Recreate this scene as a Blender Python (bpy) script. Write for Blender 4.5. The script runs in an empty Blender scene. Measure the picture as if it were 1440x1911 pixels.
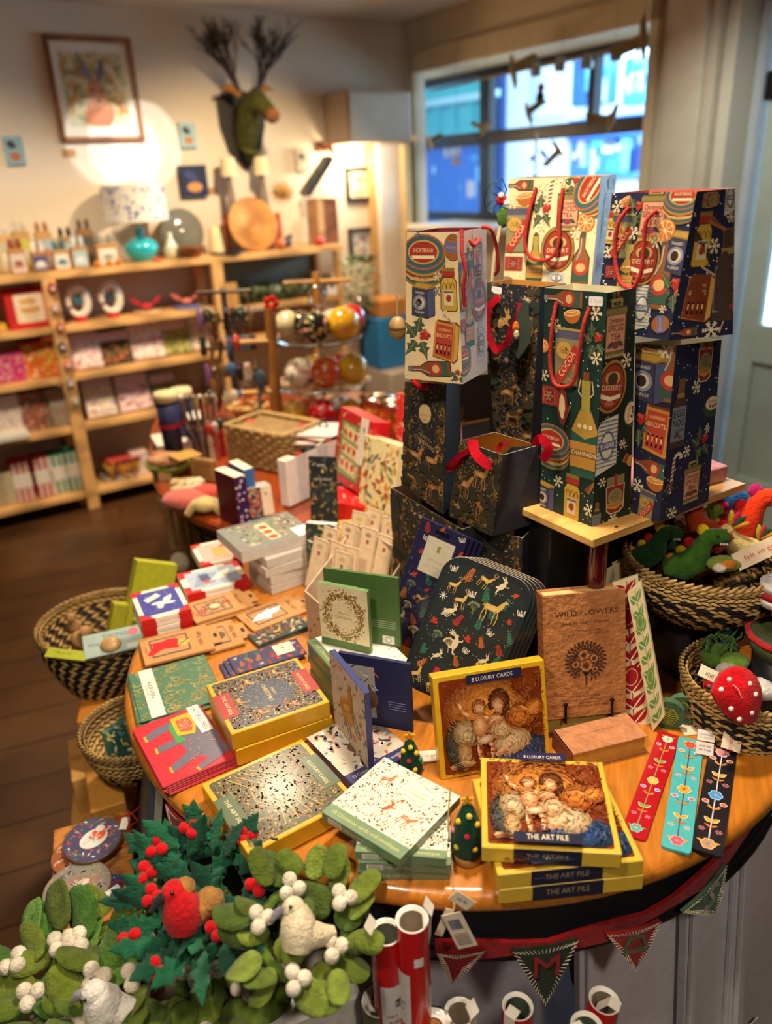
import bpy,math,random
from mathutils import Vector,Matrix
R = math.radians
PI = math.pi
rnd = random.Random(7)
C = bpy.context.scene.collection
scene = bpy.context.scene

# ------------------------------------------------------------------ camera
FPX,PITCH,ROLL,EYE = 1470.0,R(23.3),R(2.64),1.55
FW = Vector((0,math.cos(PITCH),-math.sin(PITCH)))
_rt = Vector((1,0,0));_dn = FW.cross(_rt)
RT = _rt*math.cos(ROLL) + _dn*math.sin(ROLL)
DN = -_rt*math.sin(ROLL) + _dn*math.cos(ROLL)
EYEP = Vector((0,0,EYE))
cam = bpy.data.cameras.new('camera');cam_o = bpy.data.objects.new('camera',cam);C.objects.link(cam_o)
cam.sensor_fit = 'HORIZONTAL';cam.sensor_width = 24.0;cam.lens = 24.0*FPX/1440
cam.clip_start = .02
cam_o.matrix_world = Matrix(((RT.x,-DN.x,-FW.x,0),(RT.y,-DN.y,-FW.y,0),(RT.z,-DN.z,-FW.z,EYE),(0,0,0,1)))
cam.dof.use_dof = True;cam.dof.focus_distance = 1.22;cam.dof.aperture_fstop = (cam.lens/1000)/.0125
scene.camera = cam_o
scene.view_settings.view_transform = 'Standard';scene.view_settings.look = 'None'
scene.view_settings.gamma = 1;scene.view_settings.use_curve_mapping = False
scene.view_settings.exposure = 0.98

# ------------------------------------------------------------------ room frame (s along the back wall, t along the window wall)
YB = R(58.2)
BD = Vector((math.sin(YB),math.cos(YB),0));NB = Vector((-math.cos(YB),math.sin(YB),0))
WD = -NB
def ray(x,y):return FW + RT*((x-720)/FPX) + DN*((y-955.5)/FPX)
def Z(x,y,z):                       # where the sight line through a photo point meets the level z
    d = ray(x,y);return EYEP + d*((z-EYE)/d.z)
def V(x,y,P,n):                    # ... meets the plane through P with normal n
    d = ray(x,y);return EYEP + d*((P-EYEP).dot(n)/d.dot(n))
WALLB = 4.36                          # distance of the back wall
_c = V(757,100,NB*WALLB,NB)
CORNER = Vector((_c.x,_c.y,0))
CEIL = V(750,42,NB*WALLB,NB).z
def bw(x,y,d=0):                    # back wall, d in front of it -> (s, z)
    p = V(x,y,NB*(WALLB-d),NB);return (p-CORNER).dot(BD),p.z
def ww(x,y,d=0):                    # window wall, d in front of it -> (t, z)
    p = V(x,y,CORNER-BD*d,BD);return (p-CORNER).dot(WD),p.z
def BM(s,d,z):return CORNER + BD*s - NB*d + Vector((0,0,z))
def WM(t,d,z):return CORNER + WD*t - BD*d + Vector((0,0,z))
MB_ = Matrix(((BD.x,NB.x,0,0),(BD.y,NB.y,0,0),(0,0,1,0),(0,0,0,1)))      # x along wall, y into wall
MW_ = Matrix(((WD.x,BD.x,0,0),(WD.y,BD.y,0,0),(0,0,1,0),(0,0,0,1)))

# ------------------------------------------------------------------ lights
def light(name,typ,loc,to,energy,col,size=.1,angle=60,blend=.5):
    l = bpy.data.lights.new(name,typ);o = bpy.data.objects.new(name,l);C.objects.link(o)
    l.energy = energy;l.color = col;o.location = loc
    if typ == 'SPOT':l.spot_size = R(angle);l.spot_blend = blend;l.shadow_soft_size = size
    if typ == 'AREA':l.size = size
    if typ == 'POINT':l.shadow_soft_size = size
    o.rotation_euler = (Vector(to)-Vector(loc)).to_track_quat('-Z','Y').to_euler()
    return o
WARM = (1,.80,.56);WARM2 = (1,.76,.48)
light('ceiling_or_fill_spot','SPOT',(.15,1.15,2.3),(.12,1.15,.7),62,(1,.84,.64),.09,95,.7)
light('ceiling_or_fill_spot','SPOT',(-.45,.2,2.3),(.15,1.25,.8),36,(1,.84,.64),.08,80,.8)
light('ceiling_or_fill_spot','SPOT',(-.5,2.6,2.3),(-.35,2.5,.7),75,WARM,.08,100,.8)
_s,_z = bw(228,270)
for _x in (190,232,272):
    _s,_z = bw(_x,276+(0 if _x == 232 else -12));light('picture_spot','SPOT',BM(_s-.1,1.25,2.28),BM(_s,0,_z),26,(.93,.96,1),.012,15.5,.15)  # one pool of light on the wall; side spots added to widen it
light('ceiling_or_fill_spot','SPOT',(.5,-.5,2.3),(.25,.75,.4),30,(1,.88,.74),.1,70,.8)  # added fill from behind the viewer, lifts the dark under the table edge
light('ceiling_or_fill_spot','SPOT',BM(-1.2,1.3,2.3),BM(-1.3,0,.7),84,WARM2,.06,90,.9)
light('ceiling_or_fill_spot','SPOT',BM(-2.7,1.5,2.3),BM(-2.7,0,.5),66,WARM,.06,90,.8)
light('ceiling_or_fill_spot','SPOT',WM(2.6,1.0,2.3),WM(2.5,0,1.0),30,(.95,1,.9),.06,90,.8)  # added fill, brightens the pale green door
light('wall_lamp','POINT',BM(-.48,.16,1.62),(0,0,0),5,WARM2,.05)
light('facade_fill','AREA',WM(1.1,-2.6,3.2),WM(1.1,-6,1.8),900,(.55,.78,1),4)  # added unseen area lamp, brightens the shopfront across the street
w = bpy.data.worlds.new('overcast_sky');scene.world = w;w.use_nodes = True
bg = w.node_tree.nodes['Background'];bg.inputs[0].default_value = (.42,.66,1,1);bg.inputs[1].default_value = .8

# ------------------------------------------------------------------ colours and materials
_hx = {}
def rgb(h):
    if not isinstance(h,str):return h
    if h not in _hx:
        v = [int(h[i:i+2],16)/255 for i in (0,2,4)]
        _hx[h] = tuple((c/12.92 if c <= .04045 else ((c+.055)/1.055)**2.4) for c in v)+(1,)
    return _hx[h]
def mixc(a,b,t):
    a = rgb(a);b = rgb(b);return tuple(a[i]*(1-t)+b[i]*t for i in range(3))+(1,)
_mats = {}
def vmat(name,rough=.6,var=.06,scale=40,bump=0,bscale=None,metal=0,sheen=0,coat=0,spec=.5,wave=None,alpha=1,stretch=(1,1,1),trans=0,fuzz=False):
    """procedural material: the printed colour of each face, broken up by noise, with relief"""
    if name in _mats:return _mats[name]
    m = bpy.data.materials.new(name);m.use_nodes = True;n = m.node_tree.nodes;L = m.node_tree.links
    b = n['Principled BSDF'];b.inputs['Roughness'].default_value = rough;b.inputs['Metallic'].default_value = metal
    b.inputs['Specular IOR Level'].default_value = spec
    if sheen:b.inputs['Sheen Weight'].default_value = sheen;b.inputs['Sheen Roughness'].default_value = .5
    if coat:b.inputs['Coat Weight'].default_value = coat;b.inputs['Coat Roughness'].default_value = .12
    if trans:b.inputs['Transmission Weight'].default_value = trans
    if alpha < 1:b.inputs['Alpha'].default_value = alpha
    at = n.new('ShaderNodeAttribute');at.attribute_name = 'Col'
    tc = n.new('ShaderNodeTexCoord');mp = n.new('ShaderNodeMapping');mp.inputs['Scale'].default_value = stretch
    L.new(tc.outputs['Object'],mp.inputs[0])
    no = n.new('ShaderNodeTexNoise');no.inputs['Scale'].default_value = scale;no.inputs['Detail'].default_value = 5
    L.new(mp.outputs[0],no.inputs['Vector'])
    fac = no.outputs['Fac']
    if wave:
        wv = n.new('ShaderNodeTexWave');wv.inputs['Scale'].default_value = wave;wv.inputs['Distortion'].default_value = 6;wv.inputs['Detail'].default_value = 3
        L.new(mp.outputs[0],wv.inputs['Vector'])
        ad = n.new('ShaderNodeMath');ad.operation = 'MULTIPLY_ADD';ad.inputs[1].default_value = .45;L.new(wv.outputs['Fac'],ad.inputs[0])
        ml = n.new('ShaderNodeMath');ml.operation = 'MULTIPLY';ml.inputs[1].default_value = .6;L.new(fac,ml.inputs[0]);L.new(ml.outputs[0],ad.inputs[2]);fac = ad.outputs[0]
    mr = n.new('ShaderNodeMapRange');mr.inputs['From Min'].default_value = .3;mr.inputs['From Max'].default_value = .7
    mr.inputs['To Min'].default_value = 1-var*2;mr.inputs['To Max'].default_value = 1+var
    L.new(fac,mr.inputs['Value'])
    mx = n.new('ShaderNodeMix');mx.data_type = 'RGBA';mx.blend_type = 'MULTIPLY';mx.inputs['Factor'].default_value = 1
    L.new(at.outputs['Color'],mx.inputs[6]);L.new(mr.outputs[0],mx.inputs[7]);L.new(mx.outputs[2],b.inputs['Base Color'])
    if bump:
        nb = n.new('ShaderNodeTexNoise');nb.inputs['Scale'].default_value = bscale or scale*2;nb.inputs['Detail'].default_value = 6
        L.new(mp.outputs[0],nb.inputs['Vector'])
        bp = n.new('ShaderNodeBump');bp.inputs['Strength'].default_value = bump;bp.inputs['Distance'].default_value = .004
        L.new(nb.outputs['Fac'],bp.inputs['Height']);L.new(bp.outputs[0],b.inputs['Normal'])
    _mats[name] = m;return m
PAPER = vmat('printed_paper',.5,.05,60,spec=.4)
GLOSSY = vmat('coated_card',.28,.04,50,coat=.25)
CARD = vmat('matt_card',.75,.07,90)
FELT = vmat('wool_felt',1,.16,60,bump=.9,bscale=220,sheen=.12,spec=.1)
CORD = vmat('twisted_cord',.8,.15,300,bump=.5,bscale=500)
RIBBON = vmat('velvet_ribbon',.95,.1,200,spec=.1)
STRAW = vmat('woven_straw',.65,.22,60,bump=.4,bscale=200,stretch=(1,1,3))
WOODM = vmat('oiled_pine',.45,.16,14,bump=.15,wave=1.2,stretch=(1,6,6),coat=.1)
ROUGHWOOD = vmat('rough_sawn_wood',.7,.22,20,bump=.5,bscale=70,wave=8,stretch=(1,6,6))
TABLEW = vmat('varnished_tabletop_wood',.3,.13,14,bump=.1,bscale=40,stretch=(9,.6,9),coat=.45)
PAINT = vmat('satin_paint',.4,.05,8)
WALLP = vmat('matt_wall_paint',.85,.03,3,bump=.06,bscale=120)
METAL = vmat('black_iron',.35,.1,60,metal=.7)
STEEL = vmat('polished_steel',.2,.05,60,metal=1)
CERAMIC = vmat('glazed_ceramic',.12,.05,20,coat=.6)
FABRIC = vmat('woven_fabric',.9,.12,150,bump=.4,bscale=400,sheen=.3)
HANDMADE = vmat('handmade_bark_paper',.62,.14,45,bump=1.0,bscale=110,coat=.12)
def glass(name,col,rough=.02,ior=1.45,shadow=True):
    if name in _mats:return _mats[name]
    m = bpy.data.materials.new(name);m.use_nodes = True;b = m.node_tree.nodes['Principled BSDF']
    b.inputs['Base Color'].default_value = rgb(col);b.inputs['Roughness'].default_value = rough
    b.inputs['Transmission Weight'].default_value = 1;b.inputs['IOR'].default_value = ior
    _mats[name] = m;return m
GLASS = glass('clear_glass','F4FAF6')
def sheet_glass(name,col,mixf):
    m = bpy.data.materials.new(name);m.use_nodes = True;n = m.node_tree.nodes;L = m.node_tree.links;n.clear()
    t = n.new('ShaderNodeBsdfTransparent');t.inputs[0].default_value = rgb(col);g = n.new('ShaderNodeBsdfGlossy');g.inputs['Roughness'].default_value = .04
    f = n.new('ShaderNodeFresnel');f.inputs[0].default_value = 1.45;x = n.new('ShaderNodeMixShader');o = n.new('ShaderNodeOutputMaterial')
    mm = n.new('ShaderNodeMath');mm.operation = 'MULTIPLY';mm.inputs[1].default_value = mixf;L.new(f.outputs[0],mm.inputs[0])
    L.new(mm.outputs[0],x.inputs[0]);L.new(t.outputs[0],x.inputs[1]);L.new(g.outputs[0],x.inputs[2]);L.new(x.outputs[0],o.inputs[0]);return m
PANE = sheet_glass('window_pane_glass','F2F8FA',.7)
FILM = sheet_glass('clear_film','FFFFFF',1.6)
def emit(name,col,s):
    m = bpy.data.materials.new(name);m.use_nodes = True;b = m.node_tree.nodes['Principled BSDF']
    b.inputs['Base Color'].default_value = rgb(col);b.inputs['Emission Color'].default_value = rgb(col);b.inputs['Emission Strength'].default_value = s;return m

# ------------------------------------------------------------------ mesh builder
class MB:
    def __init__(s,M=None):s.v = [];s.f = [];s.c = [];s.mi = [];s.sm = [];s.M = M or Matrix()
    def at(s,M):n = MB.__new__(MB);n.__dict__ = dict(s.__dict__);n.M = s.M @ M;return n
    def add(s,pts,faces,col,mi=0,smooth=False):
        o = len(s.v);M = s.M
        s.v.extend([M @ Vector(p) for p in pts])
        cl = isinstance(col,list)
        for i,f in enumerate(faces):
            s.f.append([o+k for k in f]);s.c.append(rgb(col[i] if cl else col));s.mi.append(mi);s.sm.append(smooth)
    def face(s,pts,col,mi=0):s.add(pts,[list(range(len(pts)))],col,mi)
    def box(s,x0,y0,z0,x1,y1,z1,col,mi=0,bev=0):
        if bev:
            b = min(bev,abs(x1-x0)/2.01,abs(y1-y0)/2.01,abs(z1-z0)/2.01)
            P = [];
            for z,i in ((z0,b),(z0+b,0),(z1-b,0),(z1,b)):
                a = b if i else 0;q = b
                if i:ring = [(x0+q,y0+q),(x1-q,y0+q),(x1-q,y0+q),(x1-q,y1-q),(x1-q,y1-q),(x0+q,y1-q),(x0+q,y1-q),(x0+q,y0+q)]
                else:ring = [(x0+q,y0),(x1-q,y0),(x1,y0+q),(x1,y1-q),(x1-q,y1),(x0+q,y1),(x0,y1-q),(x0,y0+q)]
                P += [(px,py,z) for px,py in ring]
            F = [[7,6,5,4,3,2,1,0][::1],[24+i for i in range(8)]]
            F[0] = [6,4,2,0];F[1] = [24,26,28,30]
            for k in range(3):
                for i in range(8):
                    j = (i+1) % 8;a,b2,c2,d = k*8+i,k*8+j,k*8+8+j,k*8+8+i
                    if k == 0 and i % 2 == 1:F.append([a,c2,d]);continue
                    if k == 2 and i % 2 == 1:F.append([a,b2,d]);continue
                    F.append([a,b2,c2,d])
            s.add(P,F,col,mi);return
        P = [(x0,y0,z0),(x1,y0,z0),(x1,y1,z0),(x0,y1,z0),(x0,y0,z1),(x1,y0,z1),(x1,y1,z1),(x0,y1,z1)]
        s.add(P,[[3,2,1,0],[4,5,6,7],[0,1,5,4],[1,2,6,5],[2,3,7,6],[3,0,4,7]],col,mi)
    def cbox(s,cx,cy,z0,w,d,h,col,mi=0,bev=0):s.box(cx-w/2,cy-d/2,z0,cx+w/2,cy+d/2,z0+h,col,mi,bev)
    def prism(s,out,z0,z1,col,mi=0,side=None,bottom=True):      # outline in xy, extruded in z
        n = len(out);P = [(x,y,z0) for x,y in out]+[(x,y,z1) for x,y in out]
        s.add(P,[[n+i for i in range(n)]]+([[n-1-i for i in range(n)]] if bottom else []),col,mi)
        s.add(P,[[i,(i+1) % n,n+(i+1) % n,n+i] for i in range(n)],side or col,mi)
    def lathe(s,prof,col,n=32,mi=0,smooth=True,cols=None,a0=0,a1=2*PI):
        full = abs(a1-a0-2*PI) < 1e-6;m = n if full else n+1
        P = [(r*math.cos(a0+(a1-a0)*i/n),r*math.sin(a0+(a1-a0)*i/n),z) for r,z in prof for i in range(m)]
        F = [];cc = []
        for k in range(len(prof)-1):
            for i in range(n):
                j = (i+1) % m;F.append([k*m+i,k*m+j,k*m+m+j,k*m+m+i]);cc.append(cols[k] if cols else col)
        s.add(P,F,cc,mi,smooth)
    def tube(s,path,r,col,n=8,mi=0,closed=False,flat=1):
        path = [Vector(p) for p in path];N = len(path);rr = r if isinstance(r,(list,tuple)) else [r]*N
        up = None;P = []
        for i,p in enumerate(path):
            a = path[(i-1) % N] if (i or closed) else p;b = path[(i+1) % N] if (i < N-1 or closed) else p
            t = (b-a)
            if t.length < 1e-9:t = Vector((0,0,1))
            t.normalize()
            if up is None:up = Vector((0,0,1)) if abs(t.z) < .9 else Vector((1,0,0))
            u = (up - t*up.dot(t))
            if u.length < 1e-6:u = t.orthogonal()
            u.normalize();w_ = t.cross(u);up = u
            for k in range(n):
                an = 2*PI*k/n;P.append(p+u*math.cos(an)*rr[i]+w_*math.sin(an)*rr[i]*flat)
        F = []
        for i in range(N if closed else N-1):
            for k in range(n):
                a = i*n;b = ((i+1) % N)*n;F.append([a+k,a+(k+1) % n,b+(k+1) % n,b+k])
        s.add(P,F,col,mi,True)
        if not closed:
            s.add(P[:n],[list(range(n))[::-1]],col,mi);s.add(P[-n:],[list(range(n))],col,mi)
    def ball(s,c,r,col,n=14,m=9,mi=0,jit=0,cols=None):
        rx,ry,rz = r if isinstance(r,(tuple,list)) else (r,r,r);P = [];
        for j in range(m+1):
            th = PI*j/m
            for i in range(n):
                a = 2*PI*i/n;q = 1+(rnd.uniform(-jit,jit) if 0 < j < m else 0)
                P.append((c[0]+rx*q*math.sin(th)*math.cos(a),c[1]+ry*q*math.sin(th)*math.sin(a),c[2]+rz*q*math.cos(th)))
        F = []
        for j in range(m):
            for i in range(n):
                k = (i+1) % n;a,b,c2,d = j*n+i,j*n+k,(j+1)*n+k,(j+1)*n+i
                F.append([a,d,c2] if j == 0 else ([a,d,b] if j == m-1 else [a,d,c2,b]))
        s.add(P,F,[cols(k) for k in range(len(F))] if cols else col,mi,True)
    def build(s,name,mats,parent=None,M=None):
        me = bpy.data.meshes.new(name);me.from_pydata(s.v,[],s.f)
        if len(me.polygons) != len(s.f):print('!! poly mismatch',name)
        for m in (mats if isinstance(mats,(list,tuple)) else [mats]):me.materials.append(m)
        me.polygons.foreach_set('material_index',s.mi);me.polygons.foreach_set('use_smooth',s.sm)
        ca = me.color_attributes.new('Col','FLOAT_COLOR','CORNER');buf = []
        for f,c in zip(s.f,s.c):buf.extend(c*len(f))
        ca.data.foreach_set('color',buf);me.update()
        o = bpy.data.objects.new(name,me);C.objects.link(o)
        if M is not None:o.matrix_world = M
        if parent is not None:o.parent = parent
        return o
def tag(o,label,cat,group=None,kind=None):
    if label:o['label'] = label
    if cat:o['category'] = cat
    if group:o['group'] = group
    if kind:o['kind'] = kind
    return o
def thing(name,label,cat,M=None,group=None):
    o = bpy.data.objects.new(name,None);C.objects.link(o);o.empty_display_size = .05
    if M is not None:o.matrix_world = M
    return tag(o,label,cat,group)
def part(name,mb,mats,parent,label=None):
    o = mb.build(name,mats,parent)
    if label:o['label'] = label
    return o
def solo(name,label,cat,mb,mats,M=None,group=None):return tag(mb.build(name,mats,None,M),label,cat,group)
def struct(name,mb,mats,M=None,parent=None):
    o = mb.build(name,mats,parent,M)
    if parent is None:o['kind'] = 'structure'
    return o
def copy_tree(o,parent=None):
    c = o.copy();C.objects.link(c)
    if parent is not None:c.parent = parent
    for ch in list(o.children):copy_tree(ch,c)
    return c
def T(x,y=None,z=None):return Matrix.Translation(Vector((x,y,z)) if y is not None else Vector(x))
def RZ(a):return Matrix.Rotation(a,4,'Z')
def RX(a):return Matrix.Rotation(a,4,'X')
def RY(a):return Matrix.Rotation(a,4,'Y')
def frame3(o,X,Y,Zv):
    return Matrix(((X.x,Y.x,Zv.x,o.x),(X.y,Y.y,Zv.y,o.y),(X.z,Y.z,Zv.z,o.z),(0,0,0,1)))
def flat(z,tl,tr,br,bl):
    """a rectangle lying at level z -> matrix (centre, x to the right, y away) and its width and depth"""
    a,b,c,d = [Z(*p,z) for p in (tl,tr,br,bl)]
    X = ((b-a).normalized()+(c-d).normalized()).normalized();Y0 = ((a-d).normalized()+(b-c).normalized()).normalized()
    Yp = Vector((-X.y,X.x,0));th = math.atan2(X.x*0+X.y,X.x);e = math.atan2(Y0.y,Y0.x)-PI/2
    while e-th > PI:e -= 2*PI
    while e-th < -PI:e += 2*PI
    th = (th+e)/2
    M = T((a+b+c+d)/4) @ RZ(th)
    return M,((b-a).length+(c-d).length)/2,((a-d).length+(b-c).length)/2
def upright(z,bl,br,tl,tr,lean=0):
    """a rectangle standing on level z, facing the viewer, leaning back by lean -> matrix (bottom left, x right, y up the face, z out of it)"""
    a,b = Z(*bl,z),Z(*br,z);X = (b-a).normalized();out = X.cross(Vector((0,0,1)))
    Y = (Vector((0,0,1))*math.cos(lean) - out*math.sin(lean)).normalized();N = X.cross(Y)
    h = (((V(*tl,a,N)-a).dot(Y))+((V(*tr,a,N)-a).dot(Y)))/2
    return frame3(a,X,Y,N),(b-a).length,h
# ------------------------------------------------------------------ printing: flat shapes laid on a face
_txt = {}
def text_mesh(t):
    if t not in _txt:
        cu = bpy.data.curves.new('lettering','FONT');cu.body = t;cu.align_x = 'CENTER';cu.align_y = 'CENTER';cu.size = 1;cu.resolution_u = 2
        o = bpy.data.objects.new('lettering',cu);C.objects.link(o);dg = bpy.context.evaluated_depsgraph_get()
        me = bpy.data.meshes.new_from_object(o.evaluated_get(dg))
        vs = [(v.co.x,v.co.y) for v in me.vertices];fs = [list(p.vertices) for p in me.polygons]
        bpy.data.objects.remove(o);bpy.data.curves.remove(cu);bpy.data.meshes.remove(me)
        w_ = (max(v[0] for v in vs)-min(v[0] for v in vs)) if vs else 1
        _txt[t] = (vs,fs,w_)
    return _txt[t]
_cnt = [0]
class S:
    """a printable surface; fn(u, v, lift) -> point"""
    def __init__(s,mb,fn,w,h,mi=0,base=.0002):
        s.mb,s.fn,s.w,s.h,s.mi,s.base = mb,fn,w,h,mi,base;s.A = (1,0,0,0,1,0);s.l = 0;s.u0 = 0;s.v0 = 0
    def at(s,x,y,sc=1,rot=0,sx=None):
        n = S.__new__(S);n.__dict__ = dict(s.__dict__);sx = sc if sx is None else sx
        c,d = math.cos(rot),math.sin(rot);a,b,tx,e,f,ty = s.A
        n.A = (a*c*sx+b*d*sx,-a*d*sc+b*c*sc,a*x+b*y+tx,e*c*sx+f*d*sx,-e*d*sc+f*c*sc,e*x+f*y+ty)
        _cnt[0] = (_cnt[0]+1) % 40;n.l = s.l;n.base = s.base+.000003*_cnt[0];return n
    def up(s,k=1):s.l += k;return s
    def poly(s,pts,col,l=None):
        a,b,tx,e,f,ty = s.A;P = [(a*x+b*y+tx-s.u0,e*x+f*y+ty-s.v0) for x,y in pts]
        if l is None:s.l += 1;l = s.l
        for ax,lim,sg in ((0,0,1),(0,s.w,-1),(1,0,1),(1,s.h,-1)):
            if all((p[ax]-lim)*sg >= -1e-9 for p in P):continue
            Q = []
            for i in range(len(P)):
                p,q = P[i],P[(i+1) % len(P)];dp,dq = (p[ax]-lim)*sg,(q[ax]-lim)*sg
                if dp >= 0:Q.append(p)
                if (dp >= 0) != (dq >= 0):t = dp/(dp-dq);Q.append((p[0]+(q[0]-p[0])*t,p[1]+(q[1]-p[1])*t))
            P = Q
            if len(P) < 3:return s
        ar = sum(P[i][0]*P[(i+1) % len(P)][1]-P[(i+1) % len(P)][0]*P[i][1] for i in range(len(P)))
        if ar < 0:P = P[::-1]
        if abs(ar) < 1e-10:return s
        s.mb.face([s.fn(u,v,s.base+.00006*l) for u,v in P],col,s.mi);return s
    def rect(s,x0,y0,x1,y1,col,r=0):
        if r:
            P = []
            for cx,cy,a0 in ((x1-r,y1-r,0),(x0+r,y1-r,90),(x0+r,y0+r,180),(x1-r,y0+r,270)):
                for k in range(5):a = R(a0+22.5*k);P.append((cx+r*math.cos(a),cy+r*math.sin(a)))
            return s.poly(P,col)
        return s.poly([(x0,y0),(x1,y0),(x1,y1),(x0,y1)],col)
    def ell(s,cx,cy,rx,ry,col,n=16,rot=0):
        c,d = math.cos(rot),math.sin(rot)
        return s.poly([(cx+rx*math.cos(t)*c-ry*math.sin(t)*d,cy+rx*math.cos(t)*d+ry*math.sin(t)*c) for t in [2*PI*k/n for k in range(n)]],col)
    def line(s,pts,w,col):
        s.l += 1;l = s.l
        for (x0,y0),(x1,y1) in zip(pts,pts[1:]):
            d = math.hypot(x1-x0,y1-y0) or 1e-9;nx,ny = -(y1-y0)/d*w/2,(x1-x0)/d*w/2
            s.poly([(x0+nx,y0+ny),(x0-nx,y0-ny),(x1-nx,y1-ny),(x1+nx,y1+ny)],col,l)
        return s
    def leaf(s,x,y,L_,w,rot,col,vein=None):
        c,d = math.cos(rot),math.sin(rot);P = []
        for t,q in ((0,0),(.2,.7),(.45,1),(.75,.65),(1,0),(.75,-.65),(.45,-1),(.2,-.7)):
            P.append((x+t*L_*c-q*w/2*d,y+t*L_*d+q*w/2*c))
        s.poly(P,col)
        if vein:s.line([(x,y),(x+L_*.9*c,y+L_*.9*d)],w*.12,vein)
        return s
    def text(s,t,x,y,size,col,rot=0,fit=None):
        vs,fs,w_ = text_mesh(t);c,d = math.cos(rot),math.sin(rot);k = size;kx = (fit/w_ if fit else k)
        P = [(x+vx*kx*c-vy*k*d,y+vx*kx*d+vy*k*c) for vx,vy in vs];s.l += 1;l = s.l
        for f in fs:s.poly([P[i] for i in f],col,l)
        return s
    def stroke(s,cx,cy,rx,ry,w,col,n=20,a0=0,a1=360):
        return s.line([(cx+rx*math.cos(R(a0+(a1-a0)*k/n)),cy+ry*math.sin(R(a0+(a1-a0)*k/n))) for k in range(n+1)],w,col)
def quadS(mb,p00,p10,p11,p01,mi=0):
    p00,p10,p11,p01 = [Vector(p) for p in (p00,p10,p11,p01)]
    n = ((p10-p00).cross(p01-p00)).normalized();w = ((p10-p00).length+(p11-p01).length)/2;h = ((p01-p00).length+(p11-p10).length)/2
    def fn(u,v,l):
        a,b = u/w,v/h;return (p00*(1-a)+p10*a)*(1-b)+(p01*(1-a)+p11*a)*b+n*l
    return S(mb,fn,w,h,mi)
def topS(mb,w,d,z,mi=0):         # on top of a box centred on the origin
    return quadS(mb,(-w/2,-d/2,z),(w/2,-d/2,z),(w/2,d/2,z),(-w/2,d/2,z),mi)

# --- printed motifs, each about one unit tall, centred
K = '3A2A22'
def halo(s,pts,k=1.12,col='F3E2BC'):pass
def m_snow(s,col='EAD9B0'):
    for k in range(6):
        a = PI*k/3;c,d = math.cos(a),math.sin(a)
        s.line([(0,0),(.5*c,.5*d)],.08,col)
        for q in (.25,.38):
            for g in (-1,1):b = a+g*.9;s.line([(q*c,q*d),(q*c+.15*math.cos(b),q*d+.15*math.sin(b))],.06,col)
def m_orange(s):
    s.ell(0,0,.5,.5,'9A5A24');s.ell(0,0,.46,.46,'D98A35');s.ell(0,0,.39,.39,'F1D3A0')
    for k in range(8):
        a = PI*k/4+.2;s.poly([(.05*math.cos(a),.05*math.sin(a)),(.35*math.cos(a-.32),.35*math.sin(a-.32)),(.37*math.cos(a),.37*math.sin(a)),(.35*math.cos(a+.32),.35*math.sin(a+.32))],'C9752C')
def m_half(s):
    def arc(r,n=12):return [(r*math.cos(PI+PI*k/n),.2+r*math.sin(PI+PI*k/n)) for k in range(n+1)]
    s.poly(arc(.5)+[(.5,.2),(.3,.32),(-.3,.32),(-.5,.2)][:1],'B3662C');s.ell(0,.2,.48,.16,'F1D3A0');s.ell(0,.2,.42,.12,'D98A35')
    for k in range(5):s.line([(0,.2),(.4*math.cos(R(20+35*k)),.2+.11*math.sin(R(20+35*k)))],.02,'F1D3A0')
def m_holly(s,lc='4C5A3E',bc='A8322B'):
    for x,y,a in ((-.12,-.05,2.6),(.1,-.1,-.9),(-.1,.1,1.7),(-.05,-.15,-1.9)):
        c,d = math.cos(a),math.sin(a);P = []
        for t,q in ((0,.05),(.15,.15),(.28,.08),(.42,.17),(.55,.07),(1,0),(.55,-.07),(.42,-.17),(.28,-.08),(.15,-.15),(0,-.05)):
            P.append((x+t*.5*c-q*d,y+t*.5*d+q*c))
        s.poly(P,lc);s.line([(x,y),(x+.4*c,y+.4*d)],.02,'8A9270')
    for k in range(9):s.ell(.12+.13*math.cos(k*2.4)*(k/9)**.5,.1+.13*math.sin(k*2.4)*(k/9)**.5,.055,.055,bc if k % 3 else 'C9503F',8)
def m_cane(s):
    P = [(-.1,-.5),(-.1,.28)]+[(-.1+.12-.12*math.cos(R(a)),.28+.12*math.sin(R(a))) for a in range(30,181,30)]
    s.line(P,.09,'E9D3B4')
    for k in range(8):s.line([(-.15,-.45+.1*k),(-.05,-.4+.1*k)],.035,'8A3A30')
def m_cinn(s):
    for k,a in enumerate((.3,.15,0)):s.line([(-.5,.1-.1*k),(.5,.1-.1*k-.3*a*3)],.13,('8A5230','6E3C22','A0643A')[k])
def m_bottle(s,col='8C5A34',lab='B8402E',cap='55524A'):
    s.poly([(-.17,-.5),(.17,-.5),(.17,.02),(.06,.2),(.06,.46),(-.06,.46),(-.06,.2),(-.17,.02)],K)
    s.poly([(-.15,-.48),(.15,-.48),(.15,.0),(.045,.2),(.045,.42),(-.045,.42),(-.045,.2),(-.15,.0)],col)
    s.rect(-.05,.38,.05,.48,cap);s.rect(-.155,-.42,.155,-.1,'3E5A48');s.ell(0,-.16,.15,.14,lab);s.ell(0,-.16,.09,.08,'E0B070')
    s.line([(-.09,-.02),(-.02,.15),(-.02,.36)],.02,mixc(col,'FFFFFF',.4))
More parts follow.
